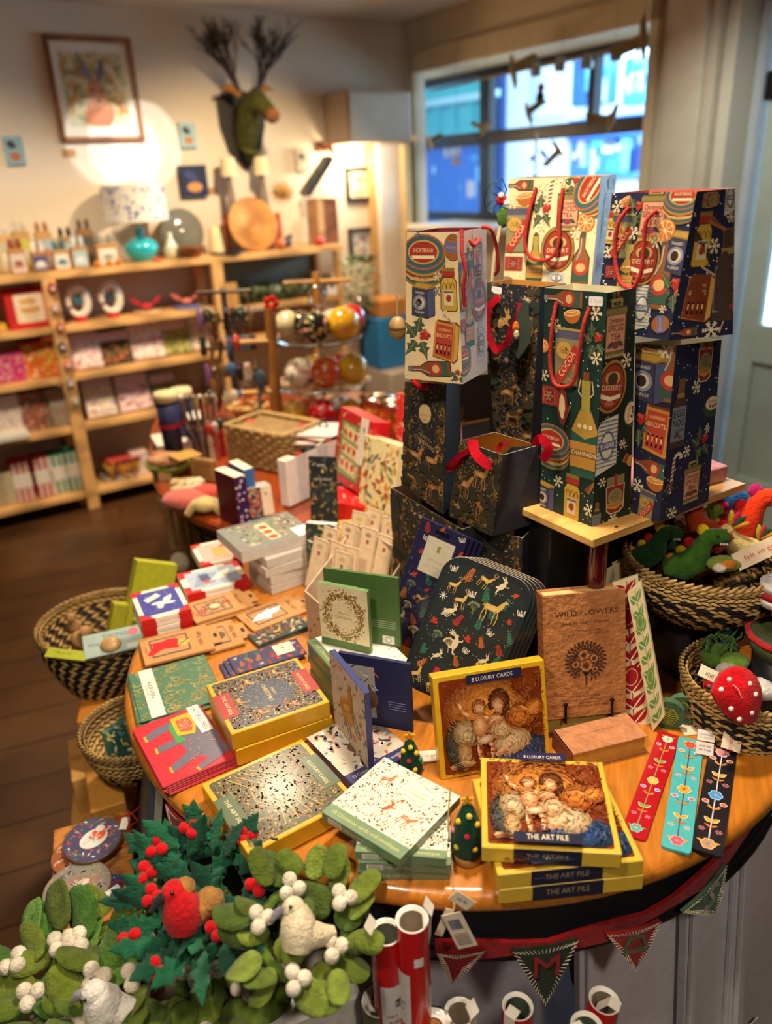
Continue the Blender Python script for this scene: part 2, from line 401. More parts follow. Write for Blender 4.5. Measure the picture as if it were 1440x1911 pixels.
def m_champ(s):
    s.poly([(-.17,-.5),(.17,-.5),(.17,-.1),(.07,.12),(.05,.4),(-.05,.4),(-.07,.12),(-.17,-.1)],'2A2A20')
    s.poly([(-.155,-.48),(.155,-.48),(.155,-.1),(.06,.12),(-.06,.12),(-.155,-.1)],'2F5A4C');s.rect(-.045,.1,.045,.36,'A99A45')
    s.poly([(-.15,-.08),(0,-.14),(.15,-.08),(.06,.1),(-.06,.1)],'B9923E');s.rect(-.03,.36,.03,.43,'7A4A2C')
    s.line([(-.06,.36),(-.08,.26),(-.04,.22)],.012,'C8B98A');s.line([(.06,.36),(.08,.26),(.04,.22)],.012,'C8B98A')
    for k in range(3):s.ell(-.06+.06*k,-.03,.022,.022,'F0D9A8',8)
    s.rect(-.16,-.4,.16,-.17,'C08A3C');s.rect(-.16,-.3,.16,-.24,'8E6326');s.text('CHAMPAGNE',0,-.27,.055,'F3E2BC',fit=.28)
def m_tin(s):
    s.poly([(-.36,-.42),(.12,-.5),(.36,-.4),(.36,.32),(.1,.28),(-.36,.36)],K)
    s.poly([(-.34,-.4),(.11,-.48),(.11,.26),(-.34,.33)],'3C3F58');s.poly([(.13,-.48),(.34,-.38),(.34,.3),(.13,.26)],'4C5272')
    s.poly([(-.36,.34),(-.2,.48),(.36,.42),(.36,.33),(.11,.27)],'9A7A34');s.poly([(-.3,.36),(-.18,.45),(.3,.4),(.12,.3)],'B8923E')
    s.ell(-.12,-.07,.2,.2,'8F8BA0');s.ell(-.12,-.07,.14,.14,'D9C9A0');s.ell(-.14,-.07,.1,.11,'3A2A22')
    s.text('TINNED',-.12,.19,.09,'E6D6A8',rot=-.08,fit=.3);s.text('TURKEY',-.12,-.33,.09,'E6D6A8',rot=-.08,fit=.3)
def m_bisc(s,t1='GINGERBREAD',t2='BISCUITS'):
    s.poly([(-.3,-.42),(.24,-.5),(.32,-.4),(.32,.4),(.24,.46),(-.24,.46),(-.3,.38)],'7A3A22')
    s.poly([(-.3,-.4),(.2,-.48),(.2,.4),(-.3,.42)],'C4873A');s.poly([(-.26,-.34),(.16,-.42),(.16,.34),(-.26,.36)],'B5432F')
    s.poly([(.21,-.48),(.31,-.38),(.31,.36),(.21,.42)],'D0A04A')
    s.text(t1,-.05,.24,.09,'E9C27A',fit=.34);s.text(t2,-.05,.1,.13,'F0D090',fit=.38)
    for k in range(4):
        x = -.2+.1*k;s.ell(x,-.1,.025,.03,'2E1A16',8);s.rect(x-.012,-.22,x+.012,-.12,'F0D090');s.rect(x-.02,-.32,x+.02,-.25,'2E1A16')
def m_oval(s,t='DESSERT'):
    s.ell(0,0,.4,.5,K,24);s.ell(0,0,.385,.485,'A9762F',24);s.ell(0,0,.34,.43,'3A2A22',24);s.ell(0,0,.31,.4,'9C3A2A',24)
    s.ell(0,.16,.2,.12,'C9A05A');s.ell(0,.14,.13,.12,'4A3A2A');s.text(t,0,-.02,.13,'F0D6A0',fit=.5)
    s.poly([(-.26,-.12),(0,-.18),(.26,-.12),(.26,-.2),(0,-.26),(-.26,-.2)],'F0E0B8');s.ell(0,-.3,.12,.05,'B46A4A')
def m_rtin(s,t='SHORTBREAD'):
    for k,c in enumerate(('8A6A30','3F5F68','C9A24A','8A3428','B08838','3F5F68')):s.ell(0,-.22+.05*k,.5,.3,c,24)
    s.ell(0,.12,.5,.32,'B5652F',24);s.ell(0,.12,.46,.29,'3F5F68',24);s.ell(0,.12,.36,.22,'C9A24A',24);s.ell(0,.12,.32,.19,'A8352A',24)
    s.text(t,0,.15,.1,'F0D9A0',fit=.46);s.rect(-.26,.0,.26,.06,'EFDCAE')
    s.text('BUTTER SHORTBREAD',0,-.36,.07,'F0D9A0',fit=.6)
def m_tea(s):
    s.poly([(-.26,-.5),(.26,-.5),(.28,.34),(-.28,.34)],K);s.poly([(-.24,-.48),(.24,-.48),(.26,.32),(-.26,.32)],'7A6A3C')
    s.rect(-.23,-.36,.23,.2,'D99A78');s.rect(-.28,.22,.28,.3,'8A7A45');s.rect(-.15,.34,.15,.46,'A8934F');s.rect(-.1,.36,.1,.41,K)
    s.text('Christmas',0,.12,.12,'5A2A20',fit=.4);s.text('SPICED',0,-.0,.15,'7A2F26',fit=.42);s.text('TEA',0,-.14,.15,'7A2F26',fit=.24)
    s.ell(0,-.27,.09,.06,'8C3A4A');s.leaf(-.2,-.3,.18,.08,.5,'44503A');s.leaf(.2,-.3,.18,.08,2.6,'44503A')
    for k in range(8):s.poly([(-.24+.06*k,-.46),(-.21+.06*k,-.4),(-.18+.06*k,-.46)],'C9B070',s.l+1)
def m_cocoa(s):
    s.poly([(-.28,-.5),(.28,-.5),(.28,.38),(-.28,.38)],'5A4A38');s.rect(-.26,-.48,.26,.3,'8C8460');s.rect(-.3,.3,.3,.44,'56566A');s.rect(-.3,.44,.3,.48,'B08F45')
    for k in range(14):s.ell(rnd.uniform(-.22,.22),rnd.uniform(-.4,.25),.05,.035,('A89050','6E6A50','B07A3A')[k % 3],8)
    s.ell(-.06,.1,.17,.15,'C49A4C');s.text('\u00bdlb',-.06,.1,.17,'5A3A1E',fit=.2)
    s.poly([(-.26,-.4),(-.12,-.5),(.3,.12),(.16,.22)],'B23A2C');s.text('COCOA',.02,-.13,.17,'F0CE96',rot=.98,fit=.52)
def m_egg(s):
    s.poly([(-.15,-.5),(.15,-.5),(.16,.08),(.07,.26),(.07,.46),(-.07,.46),(-.07,.26),(-.16,.08)],'4A3A30')
    s.rect(-.07,.24,.07,.46,'7A5634');s.rect(-.08,.2,.08,.26,'A88048');s.rect(-.15,-.4,.15,.08,'7C8088')
    s.text('EGG',0,-.02,.14,'23252E',fit=.24);s.text('NOG',0,-.15,.14,'23252E',fit=.24);s.text('LIQUEUR',0,-.25,.06,'3A3A44',fit=.22)
    s.leaf(-.08,-.34,.12,.06,.6,'3E4A38');s.ell(.02,-.33,.025,.025,'9A3030',8);s.ell(.06,-.35,.025,.025,'9A3030',8)
def m_jar(s,c='C9A040',lid='A8342A'):
    s.poly([(-.22,-.45),(-.17,-.5),(.17,-.5),(.22,-.45),(.22,.18),(.14,.28),(-.14,.28),(-.22,.18)],'4A3418')
    s.poly([(-.2,-.44),(-.16,-.48),(.16,-.48),(.2,-.44),(.2,.16),(.13,.26),(-.13,.26),(-.2,.16)],c)
    s.rect(-.17,.28,.17,.4,lid);s.rect(-.17,.4,.17,.48,'8F6F34')
    for k in range(3):s.stroke(-.11+.11*k,.02,.05,.12,.014,'5F4218',8,0,180)
    s.rect(-.12,-.36,.12,-.02,'D8C79A');s.ell(0,-.2,.07,.08,'9C3A2A');s.rect(-.12,-.08,.12,-.04,'6A5A78')
def m_jam(s):
    s.poly([(-.22,-.4),(-.12,-.5),(.12,-.5),(.24,-.4),(.26,.2),(-.26,.2)],'CDB98A');s.poly([(-.2,-.38),(-.1,-.47),(.1,-.47),(.21,-.38),(.23,.18),(-.23,.18)],'8A2E28')
    s.rect(-.24,.2,.24,.42,'8C7D4A');s.line([(0,.46),(0,.05)],.08,'A8342A');s.ell(0,-.08,.19,.19,'B08A4A');s.ell(0,-.07,.15,.15,'74805E');s.ell(0,-.09,.1,.04,'A85A34')
    s.poly([(-.2,-.2),(0,-.27),(.2,-.2),(.2,-.32),(0,-.4),(-.2,-.32)],'C48A3C');s.text('MINCEMEAT',0,-.28,.07,'6A2A20',fit=.3)
def m_sugar(s):
    s.poly([(-.22,-.5),(.22,-.36),(.22,.5),(-.12,.44),(-.2,.36)],'D8D2BC')
    for k in range(12):s.rect(-.2,-.36+.07*k,.21,-.34+.07*k,'6E7488')
    s.ell(0,0,.15,.26,'5C6480');s.ell(0,0,.12,.22,'D8D2BC');s.rect(-.18,-.07,.18,.07,'5C6480');s.text('SUGAR',0,0,.12,'EFE9D6',fit=.3)
def m_gift(s):
    s.rect(-.42,-.3,.42,.3,'7A3028');s.rect(-.39,-.27,.39,.27,'A03C30');s.ell(0,0,.2,.2,'6A2A28');m_snow(s.at(0,0,.32),'C98A6A')
    s.stroke(-.28,0,.08,.2,.03,'C46A4E',10,-90,90);s.stroke(.28,0,.08,.2,.03,'C46A4E',10,90,270)
def m_brandy(s):
    s.ell(0,0,.42,.36,K,20);s.ell(0,0,.4,.34,'A8662E',20);s.rect(-.16,-.34,.16,.34,'6A6A88');s.text('BRANDY',0,0,.15,'C98A9A',rot=PI/2,fit=.55)
    for x in (-.3,-.22,.24,.32):s.line([(x,-.22),(x,.22)],.015,'7A4420')
def m_pud(s):
    s.ell(0,-.05,.45,.38,K,20);s.ell(0,-.05,.43,.36,'3A4A3C',20);s.ell(0,.05,.34,.22,'E3CFA0',20);s.text('CHRISTMAS',0,.1,.13,'8A2E28',fit=.56)
    s.ell(-.1,-.03,.06,.05,'8A2E28',8);s.ell(.04,-.05,.06,.05,'4C5A3E',8);s.ell(.16,-.01,.06,.05,'8A2E28',8)
def m_lbot(s):m_bottle(s.at(0,0,1,PI/2),'8A4E30','B23A2C','777A80')
MOT = dict(snow=m_snow,orange=m_orange,half=m_half,holly=m_holly,cane=m_cane,cinn=m_cinn,bottle=m_bottle,champ=m_champ,tin=m_tin,bisc=m_bisc,oval=m_oval,
           rtin=m_rtin,tea=m_tea,cocoa=m_cocoa,egg=m_egg,jar=m_jar,jam=m_jam,sugar=m_sugar,gift=m_gift,brandy=m_brandy,pud=m_pud,lbot=m_lbot)
def m_deer(s,col='C98A4A',antl='D9B070',stag=True):
    s.poly([(-.3,.02),(-.26,.14),(.1,.14),(.2,.3),(.3,.42),(.42,.36),(.32,.3),(.3,.16),(.2,-.02),(.14,-.08),(-.1,-.06),(-.26,-.06)],col)
    for x,k in ((-.26,-.04),(-.2,.04),(.12,-.03),(.18,.05)):s.line([(x,.0),(x+k,-.24),(x+k*.5,-.48)],.035,mixc(col,K,.2))
    s.ell(-.05,.02,.16,.06,mixc(col,'F0D0A0',.35),10);s.line([(-.3,.1),(-.35,.02)],.03,col)
    if stag:
        for g in (-1,1):
            s.line([(.3,.42),(.3+g*.08,.58),(.3+g*.02,.72)],.02,antl);s.line([(.3+g*.06,.54),(.3+g*.16,.62)],.016,antl);s.line([(.3+g*.06,.62),(.3+g*.13,.72)],.014,antl)
def m_rabbit(s,col='E8D3A6'):
    s.ell(0,-.02,.27,.13,col,12,.5);s.ell(.24,.18,.1,.08,col,10);s.leaf(.22,.22,.3,.08,2.0,col);s.leaf(.26,.22,.3,.07,1.6,col)
    s.line([(.1,0),(.3,-.12),(.36,-.08)],.05,col);s.line([(-.16,-.1),(-.34,-.3),(-.28,-.36)],.07,col);s.ell(-.25,.0,.05,.05,'F6EBD0',8)
def m_fern(s,col,n=6):
    s.line([(0,-.5),(0,.45)],.03,col)
    for k in range(n):
        y = -.4+.8*k/n;L_ = .3*(1-.6*k/n)
        for g in (0,1):s.leaf(0,y,L_,.09,R(35) if g else R(145),col)
def m_sprig(s,col='E8D3A6'):
    s.line([(0,-.5),(0,.3)],.03,col)
    for k in range(7):
        a = R(30+20*k);x,y = .34*math.cos(a),.05+.34*math.sin(a);s.line([(0,-.2+.02*k),(x,y)],.02,col);s.ell(x,y,.06,.08,col,8)
def m_star(s,col='F0E4C8'):
    for k in range(4):a = PI*k/4;s.line([(-.5*math.cos(a),-.5*math.sin(a)),(.5*math.cos(a),.5*math.sin(a))],.07,col)
def m_robin(s):
    s.ell(0,0,.22,.16,'D4402E',10,.6);s.ell(.14,.17,.1,.1,'D4402E',10);s.leaf(-.1,-.08,.34,.12,3.9,'C98A5A');s.line([(0,-.12),(0,-.3)],.03,'C98A5A');s.line([(.07,-.12),(.09,-.3)],.03,'C98A5A')
def m_berry(s,col='D4402E'):
    for k in range(7):s.ell(.22*math.cos(k*2.4)*(k/7)**.5,.22*math.sin(k*2.4)*(k/7)**.5,.1,.1,col,8)
def m_coral(s,col='F0E4D0'):
    for g in (-1,0,1):s.stroke(g*.12,0,.12,.32,.05,col,8,180,360);s.ell(g*.25,.05,.05,.05,col,6)
def forest(s,w,h,seed=1,ground=.35,dens=1.0,bgc='23262C'):
    """woodland print: leafy trunks at the edges, animals, speckled foliage"""
    r = random.Random(seed);sz = min(w,h)
    for k in range(int(34*dens)):
        side = r.random() < .5;x = (r.uniform(0,.2) if side else r.uniform(.8,1))*w;y = r.uniform(0,1)*h;s.ell(x,y,r.uniform(.04,.1)*sz,r.uniform(.04,.12)*sz,r.choice(['33342A','3A382A','2E3430','40392A']),9,r.uniform(0,3))
    for k in range(int(16*dens)):s.ell(r.uniform(0,w),r.uniform(0,ground)*h,r.uniform(.06,.14)*sz,r.uniform(.03,.07)*sz,r.choice(['3C3826','35382A','4A3E28']),9)
    s.l = 3
    for x0 in (.07,.17,.86,.95):
        pts = [((x0+.03*math.sin(k*1.3+x0*20))*w,h*k/9) for k in range(10)];s.line(pts,.03*sz,r.choice(['6A4A2A','7A5A34','5A4428']))
    for x0 in (.12,.9):
        pts = [((x0+.05*math.sin(k*1.1+x0*9))*w,h*k/12) for k in range(13)];s.line(pts,.012*sz,'9A7038')
    s.l = 8
    for k in range(int(900*dens)):
        e = r.random()
        if e < .55:x = (r.betavariate(1,5) if r.random() < .5 else 1-r.betavariate(1,5))*w;y = r.uniform(0,1)*h
        else:x = r.uniform(0,w);y = r.betavariate(1,3)*h*ground*1.6
        s.l = 8;s.leaf(x,y,r.uniform(.03,.06)*sz,r.uniform(.012,.022)*sz,r.uniform(0,6.3),r.choice(['B08A3E','8A6A34','7A7440','C9A050','5E6238','A0622E','D9B878','6A5A30','8C4A28']))
    for k in range(int(30*dens)):s.l = 9;s.ell(r.uniform(.2,.8)*w,r.uniform(ground,1)*h,.006*sz,.006*sz,'D8D0B8',5)
    s.l = 14
def folk(s,w,h,seed=2,sc=.05,bgs=None,pal=None):
    """folk print: sprigs, ferns, hares, robins and stars on a grid with jitter"""
    r = random.Random(seed);nx = max(2,int(w/sc));ny = max(2,int(h/sc))
    kinds = ['fern','sprig','hare','robin','berry','fern2','coral','sprig2','star','fern3','deer']
    for j in range(ny):
        for i in range(nx):
            x = (i+.5+r.uniform(-.2,.2)+(.3 if j % 2 else 0))*w/nx;y = (j+.5+r.uniform(-.2,.2))*h/ny;q = s.at(x,y,sc*r.uniform(1.0,1.4),r.uniform(-.5,.5));k = r.choice(kinds)
            if k == 'fern':m_fern(q,'C8703A')
            elif k == 'fern2':m_fern(q,'3E7A5E')
            elif k == 'fern3':m_fern(q,'B8402F')
            elif k == 'sprig':m_sprig(q,'E6CC96')
            elif k == 'sprig2':m_sprig(q,'7F8A5E')
            elif k == 'hare':m_rabbit(q)
            elif k == 'robin':m_robin(q.at(0,0,.7))
            elif k == 'berry':m_berry(q.at(0,0,.8),'C43A30')
            elif k == 'coral':m_coral(q.at(0,0,.8))
            elif k == 'deer':m_deer(q,'D9AE58')
            else:m_star(q.at(0,0,.5))
    for k in range(nx*ny*5):s.l = 1;s.ell(r.uniform(0,w),r.uniform(0,h),sc*.025,sc*.025,'E8DCC0',5)
def speck(s,x0,y0,x1,y1,n,cols,size,seed=1,shape='leaf'):
    r = random.Random(seed);l0 = s.l
    for k in range(n):
        s.l = l0;x,y = r.uniform(x0,x1),r.uniform(y0,y1);q = size*r.uniform(.6,1.3)
        if shape == 'leaf':s.leaf(x,y,q,q*.42,r.uniform(0,6.3),r.choice(cols))
        elif shape == 'dot':s.ell(x,y,q/2,q/2,r.choice(cols),7)
        else:s.line([(x,y),(x+q*r.uniform(-1,1),y+q*r.uniform(-1,1))],q*.14,r.choice(cols))
    s.l = l0+2
# ------------------------------------------------------------------ the room
mb = MB();mb.face([(-6,-3,0),(8,-3,0),(8,9,0),(-6,9,0)],'5A3A1E')
fl = struct('floor',mb,vmat('old_floorboards',.42,.4,1.6,coat=.1))
_m = fl.data.materials[0];_n = _m.node_tree.nodes;_L = _m.node_tree.links
_br = _n.new('ShaderNodeTexBrick');_br.inputs['Scale'].default_value = 1;_br.inputs['Brick Width'].default_value = 1.5;_br.inputs['Row Height'].default_value = .17;_br.inputs['Mortar Size'].default_value = .004
_br.inputs['Color1'].default_value = (1,1,1,1);_br.inputs['Color2'].default_value = (.55,.5,.45,1);_br.inputs['Mortar'].default_value = (.1,.08,.06,1)
_mp = [q for q in _n if q.type == 'MAPPING'][0];_mp2 = _n.new('ShaderNodeMapping');_mp2.inputs['Rotation'].default_value = (0,0,-R(20));_tc = [q for q in _n if q.type == 'TEX_COORD'][0]
_L.new(_tc.outputs['Object'],_mp2.inputs[0]);_L.new(_mp2.outputs[0],_br.inputs['Vector'])
_mx = [q for q in _n if q.type == 'MIX'][0];_mm = _n.new('ShaderNodeMix');_mm.data_type = 'RGBA';_mm.blend_type = 'MULTIPLY';_mm.inputs['Factor'].default_value = .85
_L.new(_mx.outputs[2],_mm.inputs[6]);_L.new(_br.outputs['Color'],_mm.inputs[7]);_L.new(_mm.outputs[2],_n['Principled BSDF'].inputs['Base Color'])

mb = MB();mb.box(-6,-.0,0,.12,.12,CEIL,'E4D6C0');struct('wall_back',mb,WALLP,T(CORNER) @ MB_)
mb = MB();mb.face([(-6,.2,CEIL),(2.2,.2,CEIL),(2.2,-7,CEIL),(-6,-7,CEIL)],'CFC3B2');struct('ceiling',mb,WALLP,T(CORNER) @ MB_)
mb = MB();mb.box(-6.1,-7,0,-6,.1,CEIL,'CDBFA8');struct('wall_left',mb,WALLP,T(CORNER) @ MB_)
mb = MB();mb.box(-6,-7.1,0,.3,-7,CEIL,'CDBFA8');struct('wall_behind',mb,WALLP,T(CORNER) @ MB_)
# window wall, with the shop window opening and the door opening
t0,zt0 = ww(779,137);t1,zt1 = ww(1222,26);_,zs = ww(786,415)
ZH = zt0;ZSILL = 1.22
TD0,_ = ww(1345,340);TD1 = TD0+.16
DEP = .34
mb = MB()
mb.box(0,0,0,t0,.05,CEIL,'E2D5C0');mb.box(-1.2,.05,0,-1.16,DEP,CEIL,'E2D5C0');mb.box(-1.2,.05,ZH,t0,DEP,CEIL,'DCCBA8');mb.box(-1.2,.05,0,t0,DEP,ZSILL,'E2D5C0');mb.box(t0,0,ZH,t1,DEP,CEIL,'DCCBA8');mb.box(t0,0,0,t1,DEP,ZSILL,'E2D5C0');mb.box(t1,0,0,TD0,DEP,CEIL,'D9CDB9')
mb.box(TD0,0,2.45,TD0+1.3,DEP,CEIL,'D9CDB9');mb.box(TD0+1.3,0,0,8,DEP,CEIL,'D9CDB9')
struct('wall_window',mb,WALLP,T(CORNER) @ MW_)
mb = MB()                                                     # mouldings round the window and along the head
mb.box(t0-.05,-.03,ZH,t1+.05,0,ZH+.11,'D8C6A0',bev=.006);mb.box(0,-.05,ZH+.33,TD0,0,ZH+.38,'D8CAB0',bev=.01)
mb.box(t0-.06,-.03,ZSILL,t0,0,ZH+.11,'D8C6A0',bev=.006);mb.box(t1,-.03,ZSILL,t1+.05,0,ZH+.11,'D8C6A0',bev=.006)
struct('trim_1',mb,PAINT,T(CORNER) @ MW_)
mb = MB();mb.box(t1+.1,-.05,0,TD0-.05,-.0,CEIL,'CDBFA9',bev=.008);mb.box(t1+.13,-.07,0,TD0-.09,-.05,CEIL,'D2C5B0',bev=.012);struct('trim_2',mb,PAINT,T(CORNER) @ MW_)
mb = MB();mb.box(-6,-.02,0,-.02,0,.14,'D8CAB0',bev=.004);struct('baseboard_back',mb,PAINT,T(CORNER) @ MB_)
mb = MB();mb.box(t0,-.12,ZSILL,t1,DEP-.05,ZSILL+.035,'E8E4DA',bev=.008);struct('trim_3',mb,PAINT,T(CORNER) @ MW_)
# window_1: black sashes deep in the reveal
win = thing('window_1',None,None,T(CORNER) @ MW_);del_keys = win.keys();win['kind'] = 'structure'
FD = DEP-.07
tm,_ = ww(901,270,-FD);tn,_ = ww(1100,200,-FD);_,zr = ww(850,262,-FD)
mb = MB()
for a,b in ((-1.16,-1.12),(tm-.04,tm+.04),(t1-.03,t1)):mb.box(a,FD,ZSILL,b,FD+.06,ZH,'22252E',bev=.006)
mb.box(tn-.02,FD,zr,tn+.02,FD+.06,ZH,'22252E',bev=.004)
mb.box(-1.16,FD,zr-.035,t1,FD+.06,zr+.035,'2A2426',bev=.006);mb.box(-1.16,FD,ZH-.04,t1,FD+.06,ZH,'2A2426');mb.box(-1.16,FD,ZSILL+.03,t1,FD+.06,ZSILL+.08,'22252E')
part('window_frame',mb,PAINT,win)
mb = MB();mb.face([(-1.16,FD+.03,ZSILL),(t1,FD+.03,ZSILL),(t1,FD+.03,ZH),(-1.16,FD+.03,ZH)],'FFFFFF');part('window_pane',mb,PANE,win)
# door_1: pale green panelled door with a glazed upper half
d = thing('door_1',None,None,T(CORNER) @ MW_);d['kind'] = 'structure'
mb = MB();DY = .16;x0 = ww(1393,500,-DY)[0];x1 = TD0+1.28
xg,zg0 = ww(1413,605,-DY);
mb.box(TD0,DY-.04,0,x0-.015,DEP,2.45,'B9BFC6',bev=.01)
mb.box(x0,DY,0,xg,DY+.045,2.1,'B4BDAE',bev=.004);mb.box(xg,DY,zg0-.16,x1,DY+.045,zg0,'B4BDAE');mb.box(xg,DY,0,x1,DY+.045,.2,'B4BDAE');mb.box(xg,DY,1.98,x1,DY+.045,2.1,'B4BDAE');mb.box(x1-.12,DY,0,x1,DY+.045,2.1,'B4BDAE')
mb.box(xg,DY+.018,.2,x1,DY+.03,zg0-.16,'A9B3A4');mb.box(x0,DY,2.13,x1,DY+.05,2.45,'A8AEB0')
part('door_panel',mb,PAINT,d)
mb = MB();mb.face([(xg,DY+.03,zg0),(x1,DY+.03,zg0),(x1,DY+.03,1.98),(xg,DY+.03,1.98)],'FFFFFF');part('door_pane',mb,PANE,d)
mb = MB();s_,z_ = ww(1437,160,-DY);mb.box(s_-.01,DY-.02,z_-.05,s_+.03,DY,z_+.05,'2A2A2A',bev=.004);part('door_hinge',mb,METAL,d)
# ------------------------------------------------------------------ the street outside
FY = 3.4
def wpx(x,y,dd):
    t,z = ww(x,y,-dd);return t,z
mb = MB();mb.face([(-9,DEP+.02,-.1),(9,DEP+.02,-.1),(9,FY+.5,-.1),(-9,FY+.5,-.1)],'6A6E74');struct('ground',mb,vmat('wet_tarmac',.5,.2,4),T(CORNER) @ MW_)
sh = thing('shop_front','pale shopfront with turquoise fascia seen across the street through the window','building',T(CORNER) @ MW_ @ T(0,FY,0))
mb = MB();mb.box(-9,.15,-.1,9,1.6,6,'E8EEF2');
a = [wpx(x,200,FY)[0] for x in (775,895,912,1060,1100,1215)]
part('wall',mb,WALLP,sh)
mb = MB();zz = [wpx(840,y,FY)[1] for y in (150,185,195,235,262)]
mb.box(-9,0,zz[4],a[1]+.35,.16,zz[0],'45B3AE',bev=.02);mb.box(-9,-.04,zz[1]-.05,a[1]+.35,.14,zz[1]+.02,'BFE0DC');mb.box(-9,-.05,zz[4]-.07,a[1]+.35,.14,zz[4],'D8E2E4')
q = quadS(mb,(a[0],-.002,zz[4]+.02),(a[1]+.3,-.002,zz[4]+.02),(a[1]+.3,-.002,zz[2]),(a[0],-.002,zz[2]))
for k in range(9):q.line([(.2+.33*k,.1),(.2+.33*k,.34),(.36+.33*k,.34)],.035,'2F8FA8')
part('fascia',mb,PAINT,sh,'turquoise fascia board')
def pane_block(x0p,y0p,x1p,y1p,col,dy=.1,nm='shop_window',inset=True):
    tA,zA = wpx(x0p,y0p,FY);tB,zB = wpx(x1p,y1p,FY);mb = MB();mb.box(tA,dy-.1,min(zA,zB),tB,.2,max(zA,zB),col,bev=.01)
    if inset:
        r = random.Random(int(x0p))
        q = quadS(mb,(tA,dy-.102,min(zA,zB)),(tB,dy-.102,min(zA,zB)),(tB,dy-.102,max(zA,zB)),(tA,dy-.102,max(zA,zB)))
        for k in range(26):q.l = 1;x = r.uniform(0,q.w);y = r.uniform(0,q.h);q.rect(x,y,x+r.uniform(.04,.16),y+r.uniform(.05,.3),r.choice(['3F8FD0','6FC0E4','2A4F96','B9D8EE','D8C0B8','1E3566','4AA7D8']))
    return part(nm,mb,PAINT,sh)
pane_block(700,280,893,425,'2E6FC0');pane_block(905,130,935,420,'24407A',inset=False,nm='shop_door_frame')
pane_block(1065,225,1220,252,'2F5FB0',dy=.06,nm='shop_sign',inset=False);pane_block(1065,262,1220,330,'3E78C4');pane_block(1068,100,1130,192,'3566A8');pane_block(1165,110,1225,190,'3A74B4')
pane_block(1000,100,1066,215,'E4F0F2',inset=False,nm='shop_blind')
mb = MB();tA,zA = wpx(935,425,FY);tB,zB = wpx(1065,110,FY);mb.box(tA,.05,zA,tB,.2,zB,'EDF4F4');part('blind',mb,WALLP,sh)
# ------------------------------------------------------------------ shelving along the back wall
BW0 = T(CORNER) @ MB_                       # local: x = along the wall, y = into the wall, z up
def sz(x,y,d):return bw(x,y,d)
def m_px(x,y,d):                          # metres per photo pixel along the wall there
    return abs(bw(x+10,y,d)[0]-bw(x-10,y,d)[0])/20
SD = .32;SL = -3.6;S1 = sz(145,790,SD)[0];S2 = sz(408,520,SD)[0];S3 = sz(632,500,SD)[0]
ZT = 1.19
Zr = [sz(250,594,SD)[1],sz(250,683,SD)[1],sz(240,779,SD)[1],sz(235,902,SD)[1]]
Zl = [sz(50,618,SD)[1],sz(50,716,SD)[1],sz(50,815,SD)[1],sz(80,938,SD)[1]]
Zq = [sz(520,565,SD)[1]]
sh = thing('shelving_unit','long open pine shelving unit against the back wall','shelves',BW0)
PINE = 'D9A868'
mb = MB();mb.box(SL,-SD,ZT-.032,S3+.03,-.01,ZT,PINE,bev=.003);part('top_board',mb,WOODM,sh)
def board(a,b,z):
    mb = MB();mb.box(a,-SD+.005,z-.028,b,-.02,z,PINE,bev=.002);part('shelf_board',mb,WOODM,sh)
for z in Zl:board(SL,S1-.03,z)
for z in Zr:board(S1+.03,S2-.03,z)
for z in Zq+[.75,.42,.1]:board(S2+.03,S3-.01,z)
for s0,s1 in ((SL-.03,SL),(S1-.03,S1+.03),(S2-.03,S2+.03),(S3-.01,S3+.02)):
    for y0,y1 in ((-SD,-SD+.045),(-.06,-.015)):
        mb = MB();mb.box(s0,y0,0,s1,y1,ZT-.032,PINE,bev=.003);part('post',mb,WOODM,sh)
mb = MB();mb.box(SL,-.012,.1,S3,-.004,ZT-.03,'C9B8A8');part('back_panel',mb,CARD,sh)

def on_shelf(x,z,d,y_ref=None):
    """position on the shelf level z (in the wall frame) below photo column x"""
    y = 500
    for _ in range(20):
        s,zz = bw(x,y,d);y += (zz-z)*330
    return Vector((bw(x,y,d)[0],-d,z))
def sprint(mb,w,h,y,z0):return quadS(mb,(-w/2,y,z0),(w/2,y,z0),(w/2,y,z0+h),(-w/2,y,z0+h))
rs = random.Random(11)
# --- tall kraft gift packs with animal ears
packs = [(18,0,.17,'D8B074','C9C0A0','E8E0D0'),(52,0,.18,'C49A5C','C9C050','D8D0C0'),(92,0,.17,'C49A5C','A8B4BC','B87848'),(132,0,.14,'A88658','A9B8BC','3A2A24'),(168,0,.17,'8A6438','4A4640','6A5444'),
         (38,1,.11,'B98A52','D8C8BC','A04A34'),(78,1,.09,'A87A48','4A5078','F0E8DC'),(118,1,.09,'B88852','E0DCD0','3F7C80'),(152,1,.1,'B08452','A8BCC0','D8E0E0'),(203,1,.1,'B8864C','E4DCCC','9AA08C')]
names = ['beige animal gift pack at the far left of the top shelf','yellow-green gift pack with tall ears on the top shelf','grey-blue kraft gift pack with brown ears, back row','pale blue kraft gift pack with dark ears, back row','dark grey and kraft gift pack, last of the back row',
         'pinkish kraft gift pack in the front row, left end','navy and white striped gift pack with two white heads','white gift pack with teal figure, front row','pale blue gift pack, front row, fourth along','white square gift card beside the turquoise lamp']
